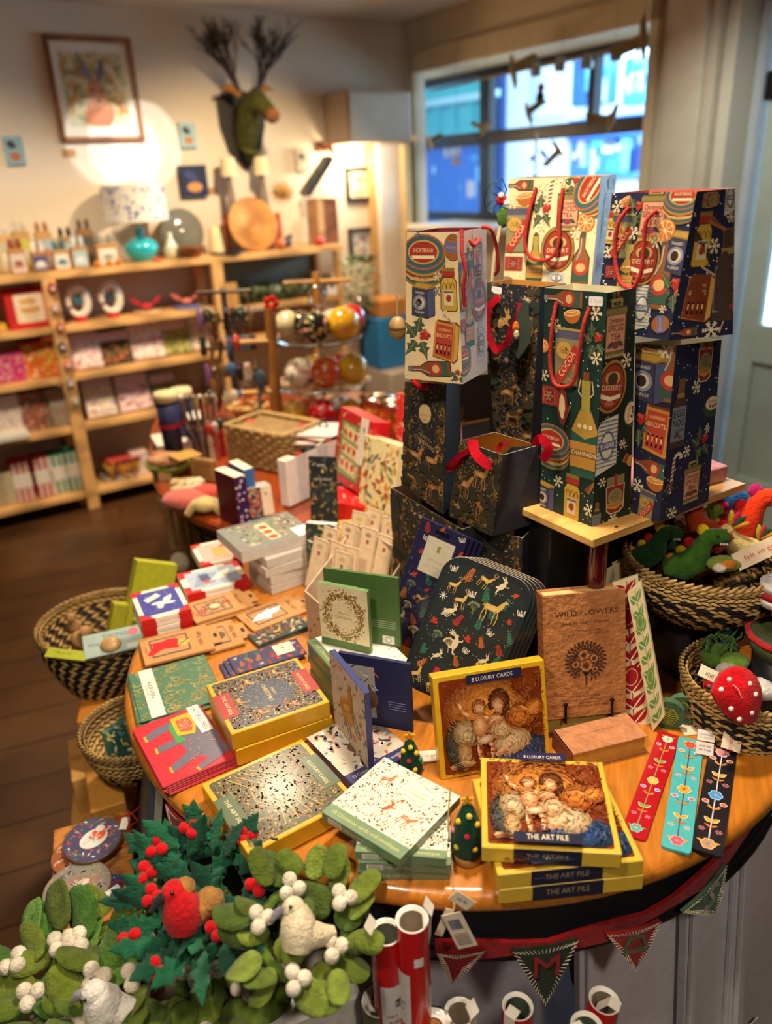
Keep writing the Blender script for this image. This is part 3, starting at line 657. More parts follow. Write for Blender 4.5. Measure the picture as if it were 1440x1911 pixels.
for (x,fr,h,c1,c2,c3),nm in zip(packs,names):
    d_ = .24 if fr else .12;P = on_shelf(x,ZT,d_);t = thing('gift_pack',nm,'gift pack',BW0 @ T(P),'kraft gift packs on the top shelf');w_ = .075 if x < 190 else .1
    mb = MB();mb.box(-w_/2,-.02,0,w_/2,.02,h,c1,bev=.004)
    q = sprint(mb,w_*.84,h*.8,-.0202,h*.08);q.rect(0,0,w_*.84,h*.72,c2,.004);q.ell(w_*.42,h*.35,w_*.25,h*.12,c3)
    for k in range(3):q.line([(w_*.1,h*(.14+.09*k)),(w_*.74,h*(.14+.09*k))],.004,c3)
    part('box',mb,CARD,t)
    for g in (-1,1):
        mb = MB();mb.ball((g*w_*.24,0,h+.018),(.012,.008,.028),c3,8,6);part('ear',mb,FELT,t)
# --- small orange ornaments in front
for i,x in enumerate((182,205,222)):
    P = on_shelf(x,ZT,.3);mb = MB();mb.ball((0,0,.015),(.018,.018,.016),'D98A34',10,7);mb.tube([(0,0,.028),(.003,0,.04)],.003,'5A6A34',6)
    solo('pumpkin_ornament','small orange ornament in front of the gift packs, %s of three' % ('leftmost','middle','rightmost')[i],'ornament',mb,FELT,BW0 @ T(P),'orange ornaments on the top shelf')
# --- turquoise lamp
P = on_shelf(268,ZT,.17);t = thing('table_lamp','turquoise glass lamp with blue patterned white drum shade','lamp',BW0 @ T(P))
mb = MB();mb.lathe([(.0,0),(.045,0),(.05,.006),(.072,.03),(.085,.06),(.075,.09),(.045,.108),(.022,.118),(.02,.15),(.028,.155),(.02,.16),(0,.16)],'18B4C8',28);part('glass_base',mb,CERAMIC,t)
mb = MB();mb.tube([(0,0,.15),(0,0,.28)],.005,'B8A878',8);part('stem',mb,STEEL,t)
mb = MB();r0,r1,hz = .155,.15,.17;mb.lathe([(r0,.19),(r1,.19+hz)],'F2EEE6',40);mb.lathe([(r1-.003,.19+hz),(r0-.003,.19)],'F6EAD8',40)
rr = random.Random(3)
for k in range(150):
    a = rr.uniform(0,2*PI);z = .2+rr.random()*(hz-.02);r = r0+.0008
    for j in range(1):
        da = rr.uniform(.02,.07);dz = rr.uniform(.004,.014);cl = rr.choice(['5A6AB8','7A88C8','4A5AA8','A8A0C0'])
        mb.face([(r*math.cos(a-da),r*math.sin(a-da),z),(r*math.cos(a),r*math.sin(a),z-dz),(r*math.cos(a+da),r*math.sin(a+da),z),(r*math.cos(a),r*math.sin(a),z+dz)],cl)
part('lamp_shade',mb,FABRIC,t)
# --- other things standing on the top shelf
def lz(name,label,cat,x,d,prof,col,mat,n=28,z=ZT,g=None,rot=None):
    mb = MB();mb.lathe(prof,col,n);M = BW0 @ T(on_shelf(x,z,d))
    return solo(name,label,cat,mb,mat,M @ rot if rot is not None else M,g)
lz('glass_bottle','pale clear bottle between the turquoise lamp and the grey platter','bottle',322,.2,[(0,0),(.035,0),(.038,.05),(.02,.085),(.012,.1),(.012,.13),(0,.13)],'D8D8C0',CERAMIC)
mb = MB();mb.lathe([(0,-.01),(.115,-.01),(.12,0),(.115,.01),(.07,.004),(.06,.012),(.03,.006),(0,.014)],'7A7A70',36)
solo('round_platter','dark grey round platter leaning on the back wall','platter',mb,CERAMIC,BW0 @ T(on_shelf(345,ZT,.1)) @ T(0,0,.118) @ RX(R(80)),None)
lz('wooden_bowl','brown wooden bowl in front of the grey platter','bowl',360,.25,[(0,0),(.035,0),(.04,.008),(.07,.045),(.075,.055),(.068,.052),(.035,.015),(0,.012)],'8A4E1E',WOODM)
mb = MB();mb.box(-.02,-.02,0,.02,.02,.02,'D8583A',bev=.006);solo('coral_block','small coral red block in front of the turquoise lamp','ornament',mb,CERAMIC,BW0 @ T(on_shelf(293,ZT,.3)))
lz('cone_candle','cream cone candle left of the round wooden dish','candle',405,.16,[(0,0),(.042,0),(.042,.01),(.028,.13),(.022,.14),(0,.142)],'F0DCA8',PAINT)
lz('slate_dish','flat black dish under the cream cone candle','dish',425,.25,[(0,0),(.07,0),(.09,.012),(.085,.015),(0,.008)],'2A2E34',CERAMIC)
mb = MB();mb.lathe([(0,-.02),(.08,-.02),(.135,.0),(.14,.012),(.13,.014),(.06,-.002),(.045,.008),(.03,.004),(0,.003)],'C8863C',40)
solo('round_wooden_dish','large round turned wooden dish with a hollow centre','dish',mb,WOODM,BW0 @ T(on_shelf(476,ZT,.2)) @ T(0,0,.132) @ RX(R(76)))
t = thing('standing_picture','dark orange wooden frame standing behind the round wooden dish','picture frame',BW0 @ T(on_shelf(478,ZT,.09)) @ RX(R(-6)))
mb = MB()
for b in ((-.17,0,.17,.025),(-.17,.155,.17,.18),(-.17,0,-.145,.18),(.145,0,.17,.18)):mb.box(b[0],-.012,b[1],b[2],.012,b[3],'B0522A',bev=.003)
part('frame',mb,WOODM,t);mb = MB();mb.box(-.145,.0,.02,.145,.006,.16,'2E2A2C');part('picture',mb,PAPER,t)
for i,x in enumerate((443,502)):                                  # two tall lamps with small cream shades
    P = on_shelf(x,ZT,.11);hz = .385;t = thing('tall_candle_lamp','tall driftwood lamp with small cream shade, %s of the pair' % ('left' if i == 0 else 'right'),'lamp',BW0 @ T(P),'pair of driftwood lamps')
    mb = MB();mb.tube([(0,0,0),(.0,0,hz*.5),(-.004,0,hz)],[.036,.026,.014],'8E7C6C',10);part('stem',mb,ROUGHWOOD,t)
    mb = MB();mb.lathe([(.045,hz-.01),(.038,hz+.08)],'F0DCB0',24);part('lamp_shade',mb,FABRIC,t)
for nm,lb,x,d,r,c in (('ceramic_bird','small dark bird figure right of the round wooden dish',536,.2,.03,'2E3034'),('orange_pot','small orange pot on the top shelf below the dark bird',524,.27,.03,'C8642E'),('red_ball','shiny red ball at the right end of the top shelf',597,.25,.026,'D02430')):
    mb = MB();mb.ball((0,0,r),(r,r*.9,r),c,14,10)
    if nm == 'ceramic_bird':mb.ball((.02,0,r*1.9),r*.5,c);mb.ball((-.03,0,r*1.1),(.03,.012,.01),c)
    if nm == 'orange_pot':mb.lathe([(.015,r*1.7),(.018,r*2.1),(.012,r*2.1)],c,14)
    solo(nm,lb,'ornament',mb,CERAMIC,BW0 @ T(on_shelf(x,ZT,d)))
for i,x in enumerate((550,566)):lz('twig_candlestick','thin cream candlestick near the wooden box, %s one' % ('left','right')[i],'candlestick',x,.15,[(0,0),(.016,0),(.006,.01),(.005,.1 if i == 0 else .22),(.009,.11 if i == 0 else .23),(0,.11 if i == 0 else .23)],'DCCB98',WOODM,12,g='thin candlesticks')
t = thing('wooden_box','tall brown wooden box with open left side on the top shelf','box',BW0 @ T(on_shelf(604,ZT,.14)))
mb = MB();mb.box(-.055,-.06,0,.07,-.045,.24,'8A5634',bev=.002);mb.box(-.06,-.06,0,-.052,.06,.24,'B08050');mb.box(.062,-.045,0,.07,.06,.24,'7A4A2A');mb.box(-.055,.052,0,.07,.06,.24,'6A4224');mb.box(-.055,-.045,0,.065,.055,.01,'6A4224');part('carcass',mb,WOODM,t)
mb = MB();mb.box(-.06,-.064,0,-.02,-.06,.245,'C8A070',bev=.002);part('front_strip',mb,WOODM,t)
# --- ornaments and boxes on the shelves below
def ring_bird(x,lb,c2):
    t = thing('ring_bird_ornament',lb,'ornament',BW0 @ T(on_shelf(x,Zr[0],.2)),'white ring birds on red stands');mb = MB();mb.lathe([(0,0),(.03,0),(.025,.025),(.012,.03),(0,.03)],'C81E2A',16);part('stand',mb,CERAMIC,t)
    mb = MB();mb.tube([(.055*math.cos(a)*.8,0,.095+.065*math.sin(a)) for a in [R(-150+15*k) for k in range(24)]],[.012+.01*math.sin(k/23*PI) for k in range(24)],'EDE2D2',8);part('ring',mb,CERAMIC,t)
    mb = MB();mb.ball((.0,-.005,.1),(.028,.012,.022),c2,12,8);mb.ball((.02,-.005,.125),.012,c2);part('bird',mb,CERAMIC,t)
ring_bird(152,'white crescent ring ornament with teal bird, left of two','3A6A74');ring_bird(212,'white crescent ring ornament with dark teal bird, right of two','2E4A58')
for x,c,lb,bc in ((276,'C8202A','red paper bird ornament on a wooden base','D8B080'),(350,'E8806C','coral paper bird ornament on a blue dish','6A78B8')):
    t = thing('winged_bird_ornament',lb,'ornament',BW0 @ T(on_shelf(x,Zr[0],.2)));mb = MB();mb.lathe([(0,0),(.07,0),(.075,.012),(.065,.016),(0,.012)],bc,20);part('base',mb,CERAMIC,t)
    mb = MB();mb.ball((0,0,.035),(.03,.018,.014),c)
    for g in (-1,1):mb.add([(g*.01,-.012,.035),(g*.02,.012,.03),(g*.06,.005,.05),(g*.085,0,.085),(g*.055,-.004,.075)],[[0,1,2],[2,3,4],[0,2,4]] if g > 0 else [[2,1,0],[4,3,2],[4,2,0]],c)
    part('bird',mb,PAPER,t)
mb = MB();mb.box(-.012,-.07,0,-.008,.05,.002,PINE);mb.tube([(-.03,0,.07),(.0,0,0),(.03,0,.05)],.003,'C8A070',6);solo('twig_stick','thin twig leaning on the shelf behind the red paper bird','twig',mb,WOODM,BW0 @ T(on_shelf(300,Zr[0],.08)))
def box_item(x,z,d,w_,h,dep,c,lb,prn=None,nm='gift_box',cat='box',g=None,rot=0,lean=0,sd=1):
    if nm in ('card_pack','patterned_bag'):w_ *= 1.13;h *= 1.38
    t = thing(nm,lb,cat,BW0 @ T(on_shelf(x,z,d)) @ RZ(rot) @ RX(-lean),g);mb = MB();mb.box(-w_/2,-dep/2,0,w_/2,dep/2,h,c,bev=.004)
    q = sprint(mb,w_*.96,h*.96,-dep/2-.0003,h*.02)
    if prn:prn(q)
    part('carton',mb,CARD,t);return t
def pr_label(c1,c2):
    def f(q):q.rect(q.w*.18,q.h*.15,q.w*.85,q.h*.9,c1,q.w*.05);q.rect(q.w*.3,q.h*.4,q.w*.75,q.h*.55,c2);q.ell(q.w*.5,q.h*.7,q.w*.2,q.h*.09,c2)
    return f
def pr_speck(bgc,cols,top=None,seed=1,n=60):
    def f(q):
        q.rect(0,0,q.w,q.h,bgc)
        speck(q,0,0,q.w,q.h*(.7 if top else 1),n,cols,q.w*.14,seed)
        if top:q.rect(0,q.h*.72,q.w,q.h,top)
    return f
def pr_spots(c):
    def f(q):
        q.rect(0,0,q.w,q.h,c);q.rect(0,q.h*.34,q.w,q.h*.7,'EFE6DC');l = q.l
        for j in range(9):
            for i in range(3):
                if .3 < (j+.5)/9 < .72:continue
                q.l = l;q.ell(q.w*(i+.5+.0*(j % 2))/3,q.h*(j+.5)/9,q.w*.11,q.w*.11,'EFE6DC',10)
    return f
box_item(58,Zl[0],.2,.2,.18,.12,'C81C1C','bright red gift box with cream label on the left bay',pr_label('F0DCC0','D8A860'))
box_item(2,Zl[0],.22,.05,.035,.06,'E0B040','small yellow tin at the left edge of the picture',None)
box_item(22,Zl[1],.2,.14,.14,.09,'C83078','bright pink patterned bag on the left bay',pr_speck('C83078',['E89AB8','D8A040','F0D8D8'],None,3),rot=-.1)
box_item(84,Zl[1],.19,.18,.17,.1,'E2581C','orange and yellow patterned bag on the left bay',pr_speck('E0681C',['E8C030','D8D060','F0E0B0','A8A040'],None,4,80),rot=-.1)
for i,(x,w_,h,bg_,cs,tp,lb) in enumerate(((165,.13,.13,'F0DCD8',['D05060','E8B0A8','A8A060'],'E8C8CC','white card pack with pink sprigs, first in the row under the birds'),(218,.15,.12,'3A2A20',['C85020','B89030','D87030','6A6A28'],'E8C8CC','dark card pack with orange tulips, second in its row'),
        (278,.15,.14,'F4E4DC',['C83048','D87080','B8A890'],None,'white card pack with large red flowers, third in its row'),(330,.14,.13,'8A9048',['C8C060','6A7A34','D8D8A0','C88060'],'E8C8CC','green leafy card pack, fourth in its row'),(377,.1,.16,'F0E8D8',['4878B8','E0B030','D85040'],None,'white card pack with blue and yellow motif at the row end'))):
    box_item(x,Zr[1],.22-.01*i,w_,h,.06,bg_,lb,pr_speck(bg_,cs,tp,i,70),'card_pack','card pack','card packs on the middle shelf',lean=.3)
for i,(x,w_,h,bg_,cs,tp,lb) in enumerate(((192,.13,.15,'F0E4D0',['D8C040','C84858','8A6AA8'],'D8C4D4','white card pack with yellow and red flowers on the third shelf'),(255,.15,.14,'F0D8D8',['C83048','8A4868','E0A0A8'],'E4CCD4','white card pack with single red flower on the third shelf'),
        (310,.12,.12,'6A7040',['8A9048','4A5A30','B0B060'],'E8C8CC','green leafy card pack on the third shelf'))):
    box_item(x,Zr[2],.21,w_,h,.06,bg_,lb,pr_speck(bg_,cs,tp,i+9,60),'card_pack','card pack','card packs on the third shelf',lean=.3)
box_item(352,Zr[2],.2,.06,.09,.05,'6A1824','small dark red box at the right of the third shelf',None)
for i,(x,c,cs,lb) in enumerate(((20,'D8C4B8',['B8A8A0','E8DCD0'],'pale pinkish bag on the lower left shelf'),(72,'8A5A44',['D86830','C83A28','A8A8A0','D8C8C0'],'brown bag with orange carrots pattern on the lower left shelf'),(118,'A89888',['C8A898','C84838','7A8A5A','D8D0C0'],'grey patterned bag beside the brown bag'))):
    box_item(x,Zl[2],.2,.13,.14,.08,c,lb,pr_speck(c,cs,None,i+20,60),'patterned_bag','bag','patterned bags on the lower shelf')
box_item(8,Zl[2],.3,.22,.03,.12,'E4DCCC','white shallow tray at the left edge, on the third shelf',None,'tray','tray')
for i,(x,c,lb) in enumerate(((62,'B82A34','red box with white spots and a white band'),(88,'B82A34','second red spotted box, right of the first'),(122,'2E8A60','green box with white spots and a white band'),(145,'2E8A60','second green spotted box, right of the first'))):
    box_item((52,92,118,150)[i]-4,Zl[3],.2-.0*i,.088,.21,.1,c,lb,pr_spots(c),'spotted_box','box','white spotted boxes on the bottom shelf')
for i,(x,c) in enumerate(((4,'B8A888'),(24,'C8BC98'))):box_item(x,Zl[3],.2,.06,.17,.1,c,('grey-beige carton at the left edge of the bottom shelf','cream carton left of the red spotted boxes')[i],None)
for k in range(4):
    box_item(222+k*2,Zr[3]+.028*k,.2,.17,.027,.12,('A8A098','3A342C','D8A030','C84838')[k],('grey tin, lowest of the pile on the bottom right shelf','black patterned tin, second in the pile','yellow patterned tin, third in the pile','red patterned tin on top of the pile')[k],pr_speck(('A8A098','3A342C','D8A030','8A3028')[k],['E0B030','C84030','2A2A2A'],None,k,30),'flat_tin','tin','pile of patterned tins')
box_item(262,Zr[3],.2,.09,.13,.1,'E8C8C0','white and pink floral box right of the tins',pr_speck('EAD4CC',['D86A70','C8A0A8','E8E0DC'],None,5,40))
# right bay: terrarium tank, kraft box, blue cube
t = thing('glass_terrarium','long glass tank full of green moss on the right bay','terrarium',BW0 @ T((S2+S3)/2+.06,-.17,Zq[0]))
mb = MB();lw = (S3-S2)*.78;mb.box(-lw/2,-.09,0,lw/2,.09,.11,'F0F8F4');part('tank',mb,PANE,t)
mb = MB();
for k in range(90):mb.ball((rs.uniform(-lw/2+.03,lw/2-.03),rs.uniform(-.06,.06),rs.uniform(.02,.07)),rs.uniform(.012,.024),rs.choice(['7A8A5A','8A946A','A8A088','5E7A48','C8C8B8']),7,5)
o = part('moss',mb,FELT,t);o['kind'] = 'stuff'
t = thing('terrarium_backdrop','grey green misty print behind the moss tank','print',BW0 @ T((S2+S3)/2,-.03,Zq[0]));mb = MB();mb.box(-lw/2,-.005,0,lw/2+.05,.005,.26,'98988A');q = sprint(mb,lw,.12,-.0055,.0);speck(q,0,0,lw,.12,120,['8A9478','A8B094','6E7E5E','B8B8A8'],.03,6);part('sheet',mb,CARD,t)
box_item(431,Zq[0],.2,.07,.12,.07,'C89A5C','plain kraft carton at the left of the right bay',None)
# --- ornaments strung down the first post
t = thing('ornament_string','string of small felt ornaments hanging down the first shelf post','string of ornaments',BW0 @ T(S1,-SD-.02,ZT-.02))
mb = MB();mb.tube([(0,0,0),(0,-.002,-.62)],.002,'C8A878',5);part('cord',mb,CORD,t)
for k in range(7):
    mb = MB();z = -.05-.09*k;c = ('A83A3C','C89890','B8583A','4A3A4C','D87868','8A7A78','B8A890')[k];mb.ball((.004*(-1)**k,-.008,z),(.022,.012,.028),c,10,7);mb.ball((.004*(-1)**k,-.02,z),(.01,.004,.012),'E8D0C0',8,5);part('ornament',mb,FELT,t)
# ------------------------------------------------------------------ things on the back wall
def wall_item(pix,d=0):
    P = [bw(x,y,d) for x,y in pix];s = sum(p[0] for p in P)/4;z = sum(p[1] for p in P)/4
    return s,z,(abs(P[1][0]-P[0][0])+abs(P[2][0]-P[3][0]))/2,(abs(P[0][1]-P[3][1])+abs(P[1][1]-P[2][1]))/2
s,z,w_,h = wall_item([(80,68),(243,70),(266,264),(110,265)])
t = thing('framed_picture','large thin brown frame with a watercolour hare on the wall','picture',BW0 @ T(s,0,z))
FWD = .022;mb = MB()
for b in ((-w_/2,-h/2,w_/2,-h/2+FWD),(-w_/2,h/2-FWD,w_/2,h/2),(-w_/2,-h/2,-w_/2+FWD,h/2),(w_/2-FWD,-h/2,w_/2,h/2)):mb.box(b[0],-.03,b[1],b[2],-.002,b[3],'8A5226',bev=.004)
part('frame',mb,WOODM,t)
mb = MB();mb.box(-w_/2+.01,-.014,-h/2+.01,w_/2-.01,-.004,h/2-.01,'E6DCC6');part('mount',mb,CARD,t)
mb = MB();a,b = w_*.36,h*.35;mb.box(-a,-.016,-b,a,-.0145,b,'CDBB92');q = quadS(mb,(-a,-.0162,-b),(a,-.0162,-b),(a,-.0162,b),(-a,-.0162,b))
speck(q,0,0,2*a,2*b,160,['C8A050','B89A58','A8A870','D8B890','9AA878','D09050','C8C8A8'],a*.35,5)
q.ell(a,b*.35,a*.42,b*.5,'C88A60');q.ell(a*1.02,b*.95,a*.26,b*.38,'B8805C');q.leaf(a*.95,b*1.2,b*.75,a*.2,2.05,'8A7A98');q.leaf(a*1.12,b*1.2,b*.72,a*.2,1.25,'7A6A88');q.ell(a*.9,b*1.0,a*.05,a*.05,'4A3428');q.ell(a*1.2,b*1.0,a*.05,a*.05,'4A3428');q.ell(a*1.04,b*.72,a*.06,a*.05,'5A3A2C')
q.ell(a,b*.25,a*.5,b*.25,'C8754C');part('painting',mb,PAPER,t)
def tile(pix,c1,c2,c3,lb,dpt=.02,cat='tile',nm='picture_tile'):
    s,z,w_,h = wall_item(pix);t = thing(nm,lb,cat,BW0 @ T(s,0,z));mb = MB();mb.box(-w_/2,-dpt,-h/2,w_/2,0,h/2,c1,bev=.002)
    q = quadS(mb,(-w_/2,-dpt-.0002,-h/2),(w_/2,-dpt-.0002,-h/2),(w_/2,-dpt-.0002,h/2),(-w_/2,-dpt-.0002,h/2))
    q.ell(w_*.5,h*.3,w_*.28,h*.16,c2);q.leaf(w_*.15,h*.8,w_*.6,h*.3,-.5,c3);part('board',mb,PAPER,t);return t
tile([(5,255),(40,254),(45,308),(10,309)],'8FB4C0','B87040','3A3A40','small pale blue tile with a dark bird at the left edge of the wall')
tile([(332,230),(362,229),(366,276),(335,277)],'A8C8CC','C88A50','3A4048','small pale blue tile with a dark bird left of the moose head')
tile([(547,280),(572,280),(576,320),(550,321)],'C8BCA8','D8D0C0','5A5A50','small cream tile with a grey bird right of the moose head',.03)
tile([(330,309),(381,308),(385,366),(336,367)],'1E2A50','D89A60','3A4A80','dark navy square canvas with a glowing orange moon',.035,'canvas','square_canvas')
for (pix,lb) in (([(115,278),(141,278),(142,294),(116,294)],'small kraft label below the framed hare picture'),([(386,350),(404,350),(404,364),(386,364)],'small kraft label right of the navy canvas'),([(450,300),(462,300),(463,316),(451,316)],'small kraft label under the moose head')):
    s,z,w_,h = wall_item(pix);mb = MB();mb.box(-w_/2,-.002,-h/2,w_/2,0,h/2,'B88A58');solo('price_card',lb,'label',mb,CARD,BW0 @ T(s,0,z),'kraft labels on the wall')
for pix,cs,lb in (([(642,312),(688,312),(690,374),(644,376)],['E8C840','D87840','4A7A40','F0E0B0'],'dark framed picture of yellow flowers right of the wall lamp'),([(648,425),(696,424),(698,482),(650,484)],['A8B8D0','6A80A8','D8C8B0','8A8098'],'dark framed blue and white picture above the plant')):
    s,z,w_,h = wall_item(pix);t = thing('framed_print',lb,'picture',BW0 @ T(s,0,z));mb = MB()
    for b in ((-w_/2,-h/2,w_/2,-h/2+.02),(-w_/2,h/2-.02,w_/2,h/2),(-w_/2,-h/2,-w_/2+.02,h/2),(w_/2-.02,-h/2,w_/2,h/2)):mb.box(b[0],-.03,b[1],b[2],0,b[3],'2C2E30',bev=.003)
    part('frame',mb,PAINT,t);mb = MB();mb.box(-w_/2+.01,-.012,-h/2+.01,w_/2-.01,-.002,h/2-.01,'E4DCCC');q = quadS(mb,(-w_/2,-.0122,-h/2),(w_/2,-.0122,-h/2),(w_/2,-.0122,h/2),(-w_/2,-.0122,h/2));speck(q,w_*.12,h*.1,w_*.88,h*.85,50,cs,w_*.2,4);part('print',mb,PAPER,t)
# --- moss covered moose head with twig antlers
s,z = bw(450,235,.0);t = thing('moose_head','moss green moose head with twig antlers on a dark shield','wall trophy',BW0 @ T(s,0,z))
mb = MB();k_ = m_px(450,235,0);sh_ = [(-.13,.12),(-.09,.15),(0,.165),(.09,.15),(.13,.12),(.125,0),(.09,-.12),(0,-.22),(-.09,-.12),(-.125,0)]
mb.add([(x,-.03,y) for x,y in sh_]+[(x,0,y) for x,y in sh_],[list(range(10))]+[[i,10+i,10+(i+1) % 10,(i+1) % 10] for i in range(10)],'241C16');part('shield',mb,PAINT,t)
mb = MB();mb.tube([(0,-.02,-.1),(.0,-.07,-.02),(0,-.13,.07),(.01,-.2,.1),(.02,-.27,.07),(.03,-.32,.03)],[.07,.085,.075,.065,.045,.04],'4A4A0C',16,flat=.8);mb.ball((.03,-.33,.025),(.042,.04,.036),'7A4A22',12,8);mb.tube([(0,-.1,-.12),(0,-.06,-.18)],[.05,.01],'4A4A0C',10)
o = part('head',mb,vmat('dry_moss',1,.35,45,bump=1,bscale=90),t)
for g in (-1,1):
    mb = MB();mb.tube([(g*.05,-.14,.13),(g*.1,-.13,.17),(g*.15,-.12,.16)],[.014,.02,.004],'A8743C',8,flat=.5);part('ear',mb,FELT,t)
    mb = MB();r = random.Random(5+g)
    def twig(p,d,L_,w0,dep):
        q = p+d*L_;mb.tube([p,(p+q)/2+Vector((r.uniform(-1,1),r.uniform(-1,1),0))*.006,q],[w0,w0*.8,w0*.6],'3C2A22',5)
        if dep:
            for _ in range(3 if dep > 1 else 4):nd = (d+Vector((r.uniform(-.55,.55),r.uniform(-.4,.4),r.uniform(-.1,.3)))).normalized();twig(p+(q-p)*r.uniform(.5,1),nd,L_*r.uniform(.6,.85),w0*.6,dep-1)
    for k in range(5):twig(Vector((g*.05,-.14,.15)),Vector((g*(.25+.14*k),r.uniform(-.15,.15),1.1)).normalized(),.14,.008,4 if k % 2 else 3)
    part('antler',mb,ROUGHWOOD,t)
# --- woven star, wall lamp, boiler cupboard, pipes boxing
s,z = bw(530,358,.02);mb = MB()
for k in range(12):
    a = PI*k/6;mb.add([(0,-.02,0),(.03*math.cos(a-.3),-.01,.03*math.sin(a-.3)),(.085*math.cos(a),-.004,.075*math.sin(a)),(.03*math.cos(a+.3),-.01,.03*math.sin(a+.3))],[[0,1,2,3]],'C8984C')
mb.ball((0,-.02,0),(.02,.01,.02),'B8843C',10,6);mb.lathe([(.06,0),(.066,.004),(.06,.008)],'C8984C',24);solo('straw_star','woven straw star hanging on the wall right of the tall lamps','wall ornament',mb,STRAW,BW0 @ T(s,0,z))
s,z = bw(618,275,.1);t = thing('wall_light','slanted black wall light on a brown bracket above the wooden box','wall lamp',BW0 @ T(s,0,z))
mb = MB();mb.tube([(.0,0,.0),(0,-.1,.0),(-.01,-.14,-.03)],.012,'8A4A24',10);mb.box(-.05,-.02,-.02,.06,0,.03,'8A4A24',bev=.005);part('bracket',mb,WOODM,t)
(sa,za),(sb_,zb_) = bw(567,362,.14),bw(612,293,.14)
mb = MB();A_ = Vector((sa-s,-.14,za-z));B_ = Vector((sb_-s,-.14,zb_-z));dd_ = (B_-A_).normalized();nn = Vector((-dd_.z,0,dd_.x))*.02
mb.add([A_-nn+Vector((0,y,0)) for y in (-.05,.05)]+[A_+nn*.5+Vector((0,y,0)) for y in (.05,-.05)]+[B_-nn+Vector((0,y,0)) for y in (-.05,.05)]+[B_+nn*.5+Vector((0,y,0)) for y in (.05,-.05)],[[0,1,2,3],[7,6,5,4],[0,4,5,1],[1,5,6,2],[2,6,7,3],[3,7,4,0]],'2E3338');part('lamp_shade',mb,PAINT,t)
s,z,w_,h = wall_item([(645,170),(765,166),(768,265),(650,268)],.26)
t = thing('boiler_cupboard','plain beige boxed cupboard high on the wall in the corner','cupboard',BW0 @ T(s,-.26,z));mb = MB();mb.box(-w_/2,0,-h/2,w_/2,.258,h/2,'BBA58C',bev=.006);part('carcass',mb,PAINT,t)
mb = MB();mb.box(-w_/2+.012,-.012,-h/2+.012,w_/2-.012,0,h/2-.012,'C0AC94',bev=.004);part('door',mb,PAINT,t)
s0,_ = bw(706,300,.1);s1,_ = bw(752,300,.1)
mb = MB();mb.box(s0,-.1,0,s1,0,z-h/2,'E8DCCB',bev=.006);mb.box(s0-.03,-.06,0,s0,0,z-h/2,'C89C62',bev=.01);mb.box(s1-.02,-.13,0,s1+.04,0,z-h/2,'DDBE86',bev=.012)
struct('trim_4',mb,PAINT,BW0)
# --- plant hanging from the shelf end
s,z = bw(668,520,.3);t = thing('hanging_plant','bushy green plant with small white flowers at the shelf end','plant',BW0 @ T(s,-.3,z))
mb = MB();mb.lathe([(0,-.2),(.05,-.2),(.065,-.09),(.06,-.09),(0,-.1)],'7A6A58',18);part('pot',mb,CERAMIC,t)
mb = MB();r = random.Random(9)
for k in range(260):
    a = r.uniform(0,2*PI);rr_ = .11*r.random()**.5;zz = r.uniform(-.16,.13);p = Vector((rr_*math.cos(a)*(1.1-abs(zz)*2.5),rr_*math.sin(a),zz));m = T(p) @ RZ(a) @ RX(r.uniform(-1.2,1.2)) @ RY(r.uniform(-1,1))
    mb.at(m).add([(-.004,0,0),(.012,-.008,.003),(.026,0,0),(.012,.008,.003)],[[0,1,2,3]],r.choice(['3E6A34','5A8A48','7AA068','2E5228','A8C0A0']))
o = part('foliage',mb,PAPER,t);o['kind'] = 'stuff'
for k in range(14):
    a = r.uniform(0,6.3);mb = MB();mb.ball((.09*math.cos(a),.09*math.sin(a)-.02,r.uniform(-.12,.12)),.01,'E4E8E0',6,5);part('flower',mb,FELT,t)
mb = MB();mb.tube([(0,0,-.2),(0,.02,-(z-.005))],.012,'3A2E28',8);part('stand_pole',mb,METAL,t)
mb = MB();mb.box(-.12,-.12,.0,.14,.12,.3,'2F86C8',bev=.008);P = bw(722,680,.3)
solo('blue_storage_cube','bright blue storage cube beneath the window corner','box',mb,CARD,BW0 @ T(P[0],-.3,P[1]))
mb = MB();mb.box(-.09,-.1,0,.09,.1,.1,'D8904C',bev=.006);solo('orange_box','orange box standing on the bright blue cube','box',mb,CARD,BW0 @ T(P[0]+.0,-.3,P[1]+.3))
mb = MB();mb.box(-.12,-.25,0,.3,.25,P[1],'D8C8B8',bev=.008);solo('display_plinth','pale display plinth under the bright blue cube','plinth',mb,PAINT,BW0 @ T(P[0],-.27,0))
# ------------------------------------------------------------------ things hanging in the window
def paper_bird(x,y,dd,k,rot,lb,col='A89868',wing=1.0):
    k *= .7
    t_,z = ww(x,y,dd);t = thing('hanging_bird',lb,'ornament',T(CORNER) @ MW_ @ T(t_,-dd,z) @ RY(rot),'card birds hanging in the window')
    mb = MB();mb.tube([(-.05*k,0,-.01*k),(0,0,0),(.045*k,0,.01*k),(.07*k,0,.008*k)],[.004*k,.013*k,.009*k,.001],col,8);part('body',mb,CARD,t)
    for g in (-1,1):
        mb = MB();mb.add([(.015*k,0,.008*k),(-.02*k,0,.008*k),(-.045*k,g*.05*k*wing,.06*k),(-.02*k,g*.06*k*wing,.075*k)],[[0,1,2,3],[3,2,1,0]],col);part('wing',mb,CARD,t)
    mb = MB();M = RY(-rot);up = (MW_.inverted().to_3x3() @ Vector((0,0,1)));u = RY(-rot) @ Vector((0,0,1));L_ = ZH-z+.05;mb.tube([(0,0,.01),tuple(u*L_)],.0009,'6A6250',4);part('thread',mb,CORD,t)
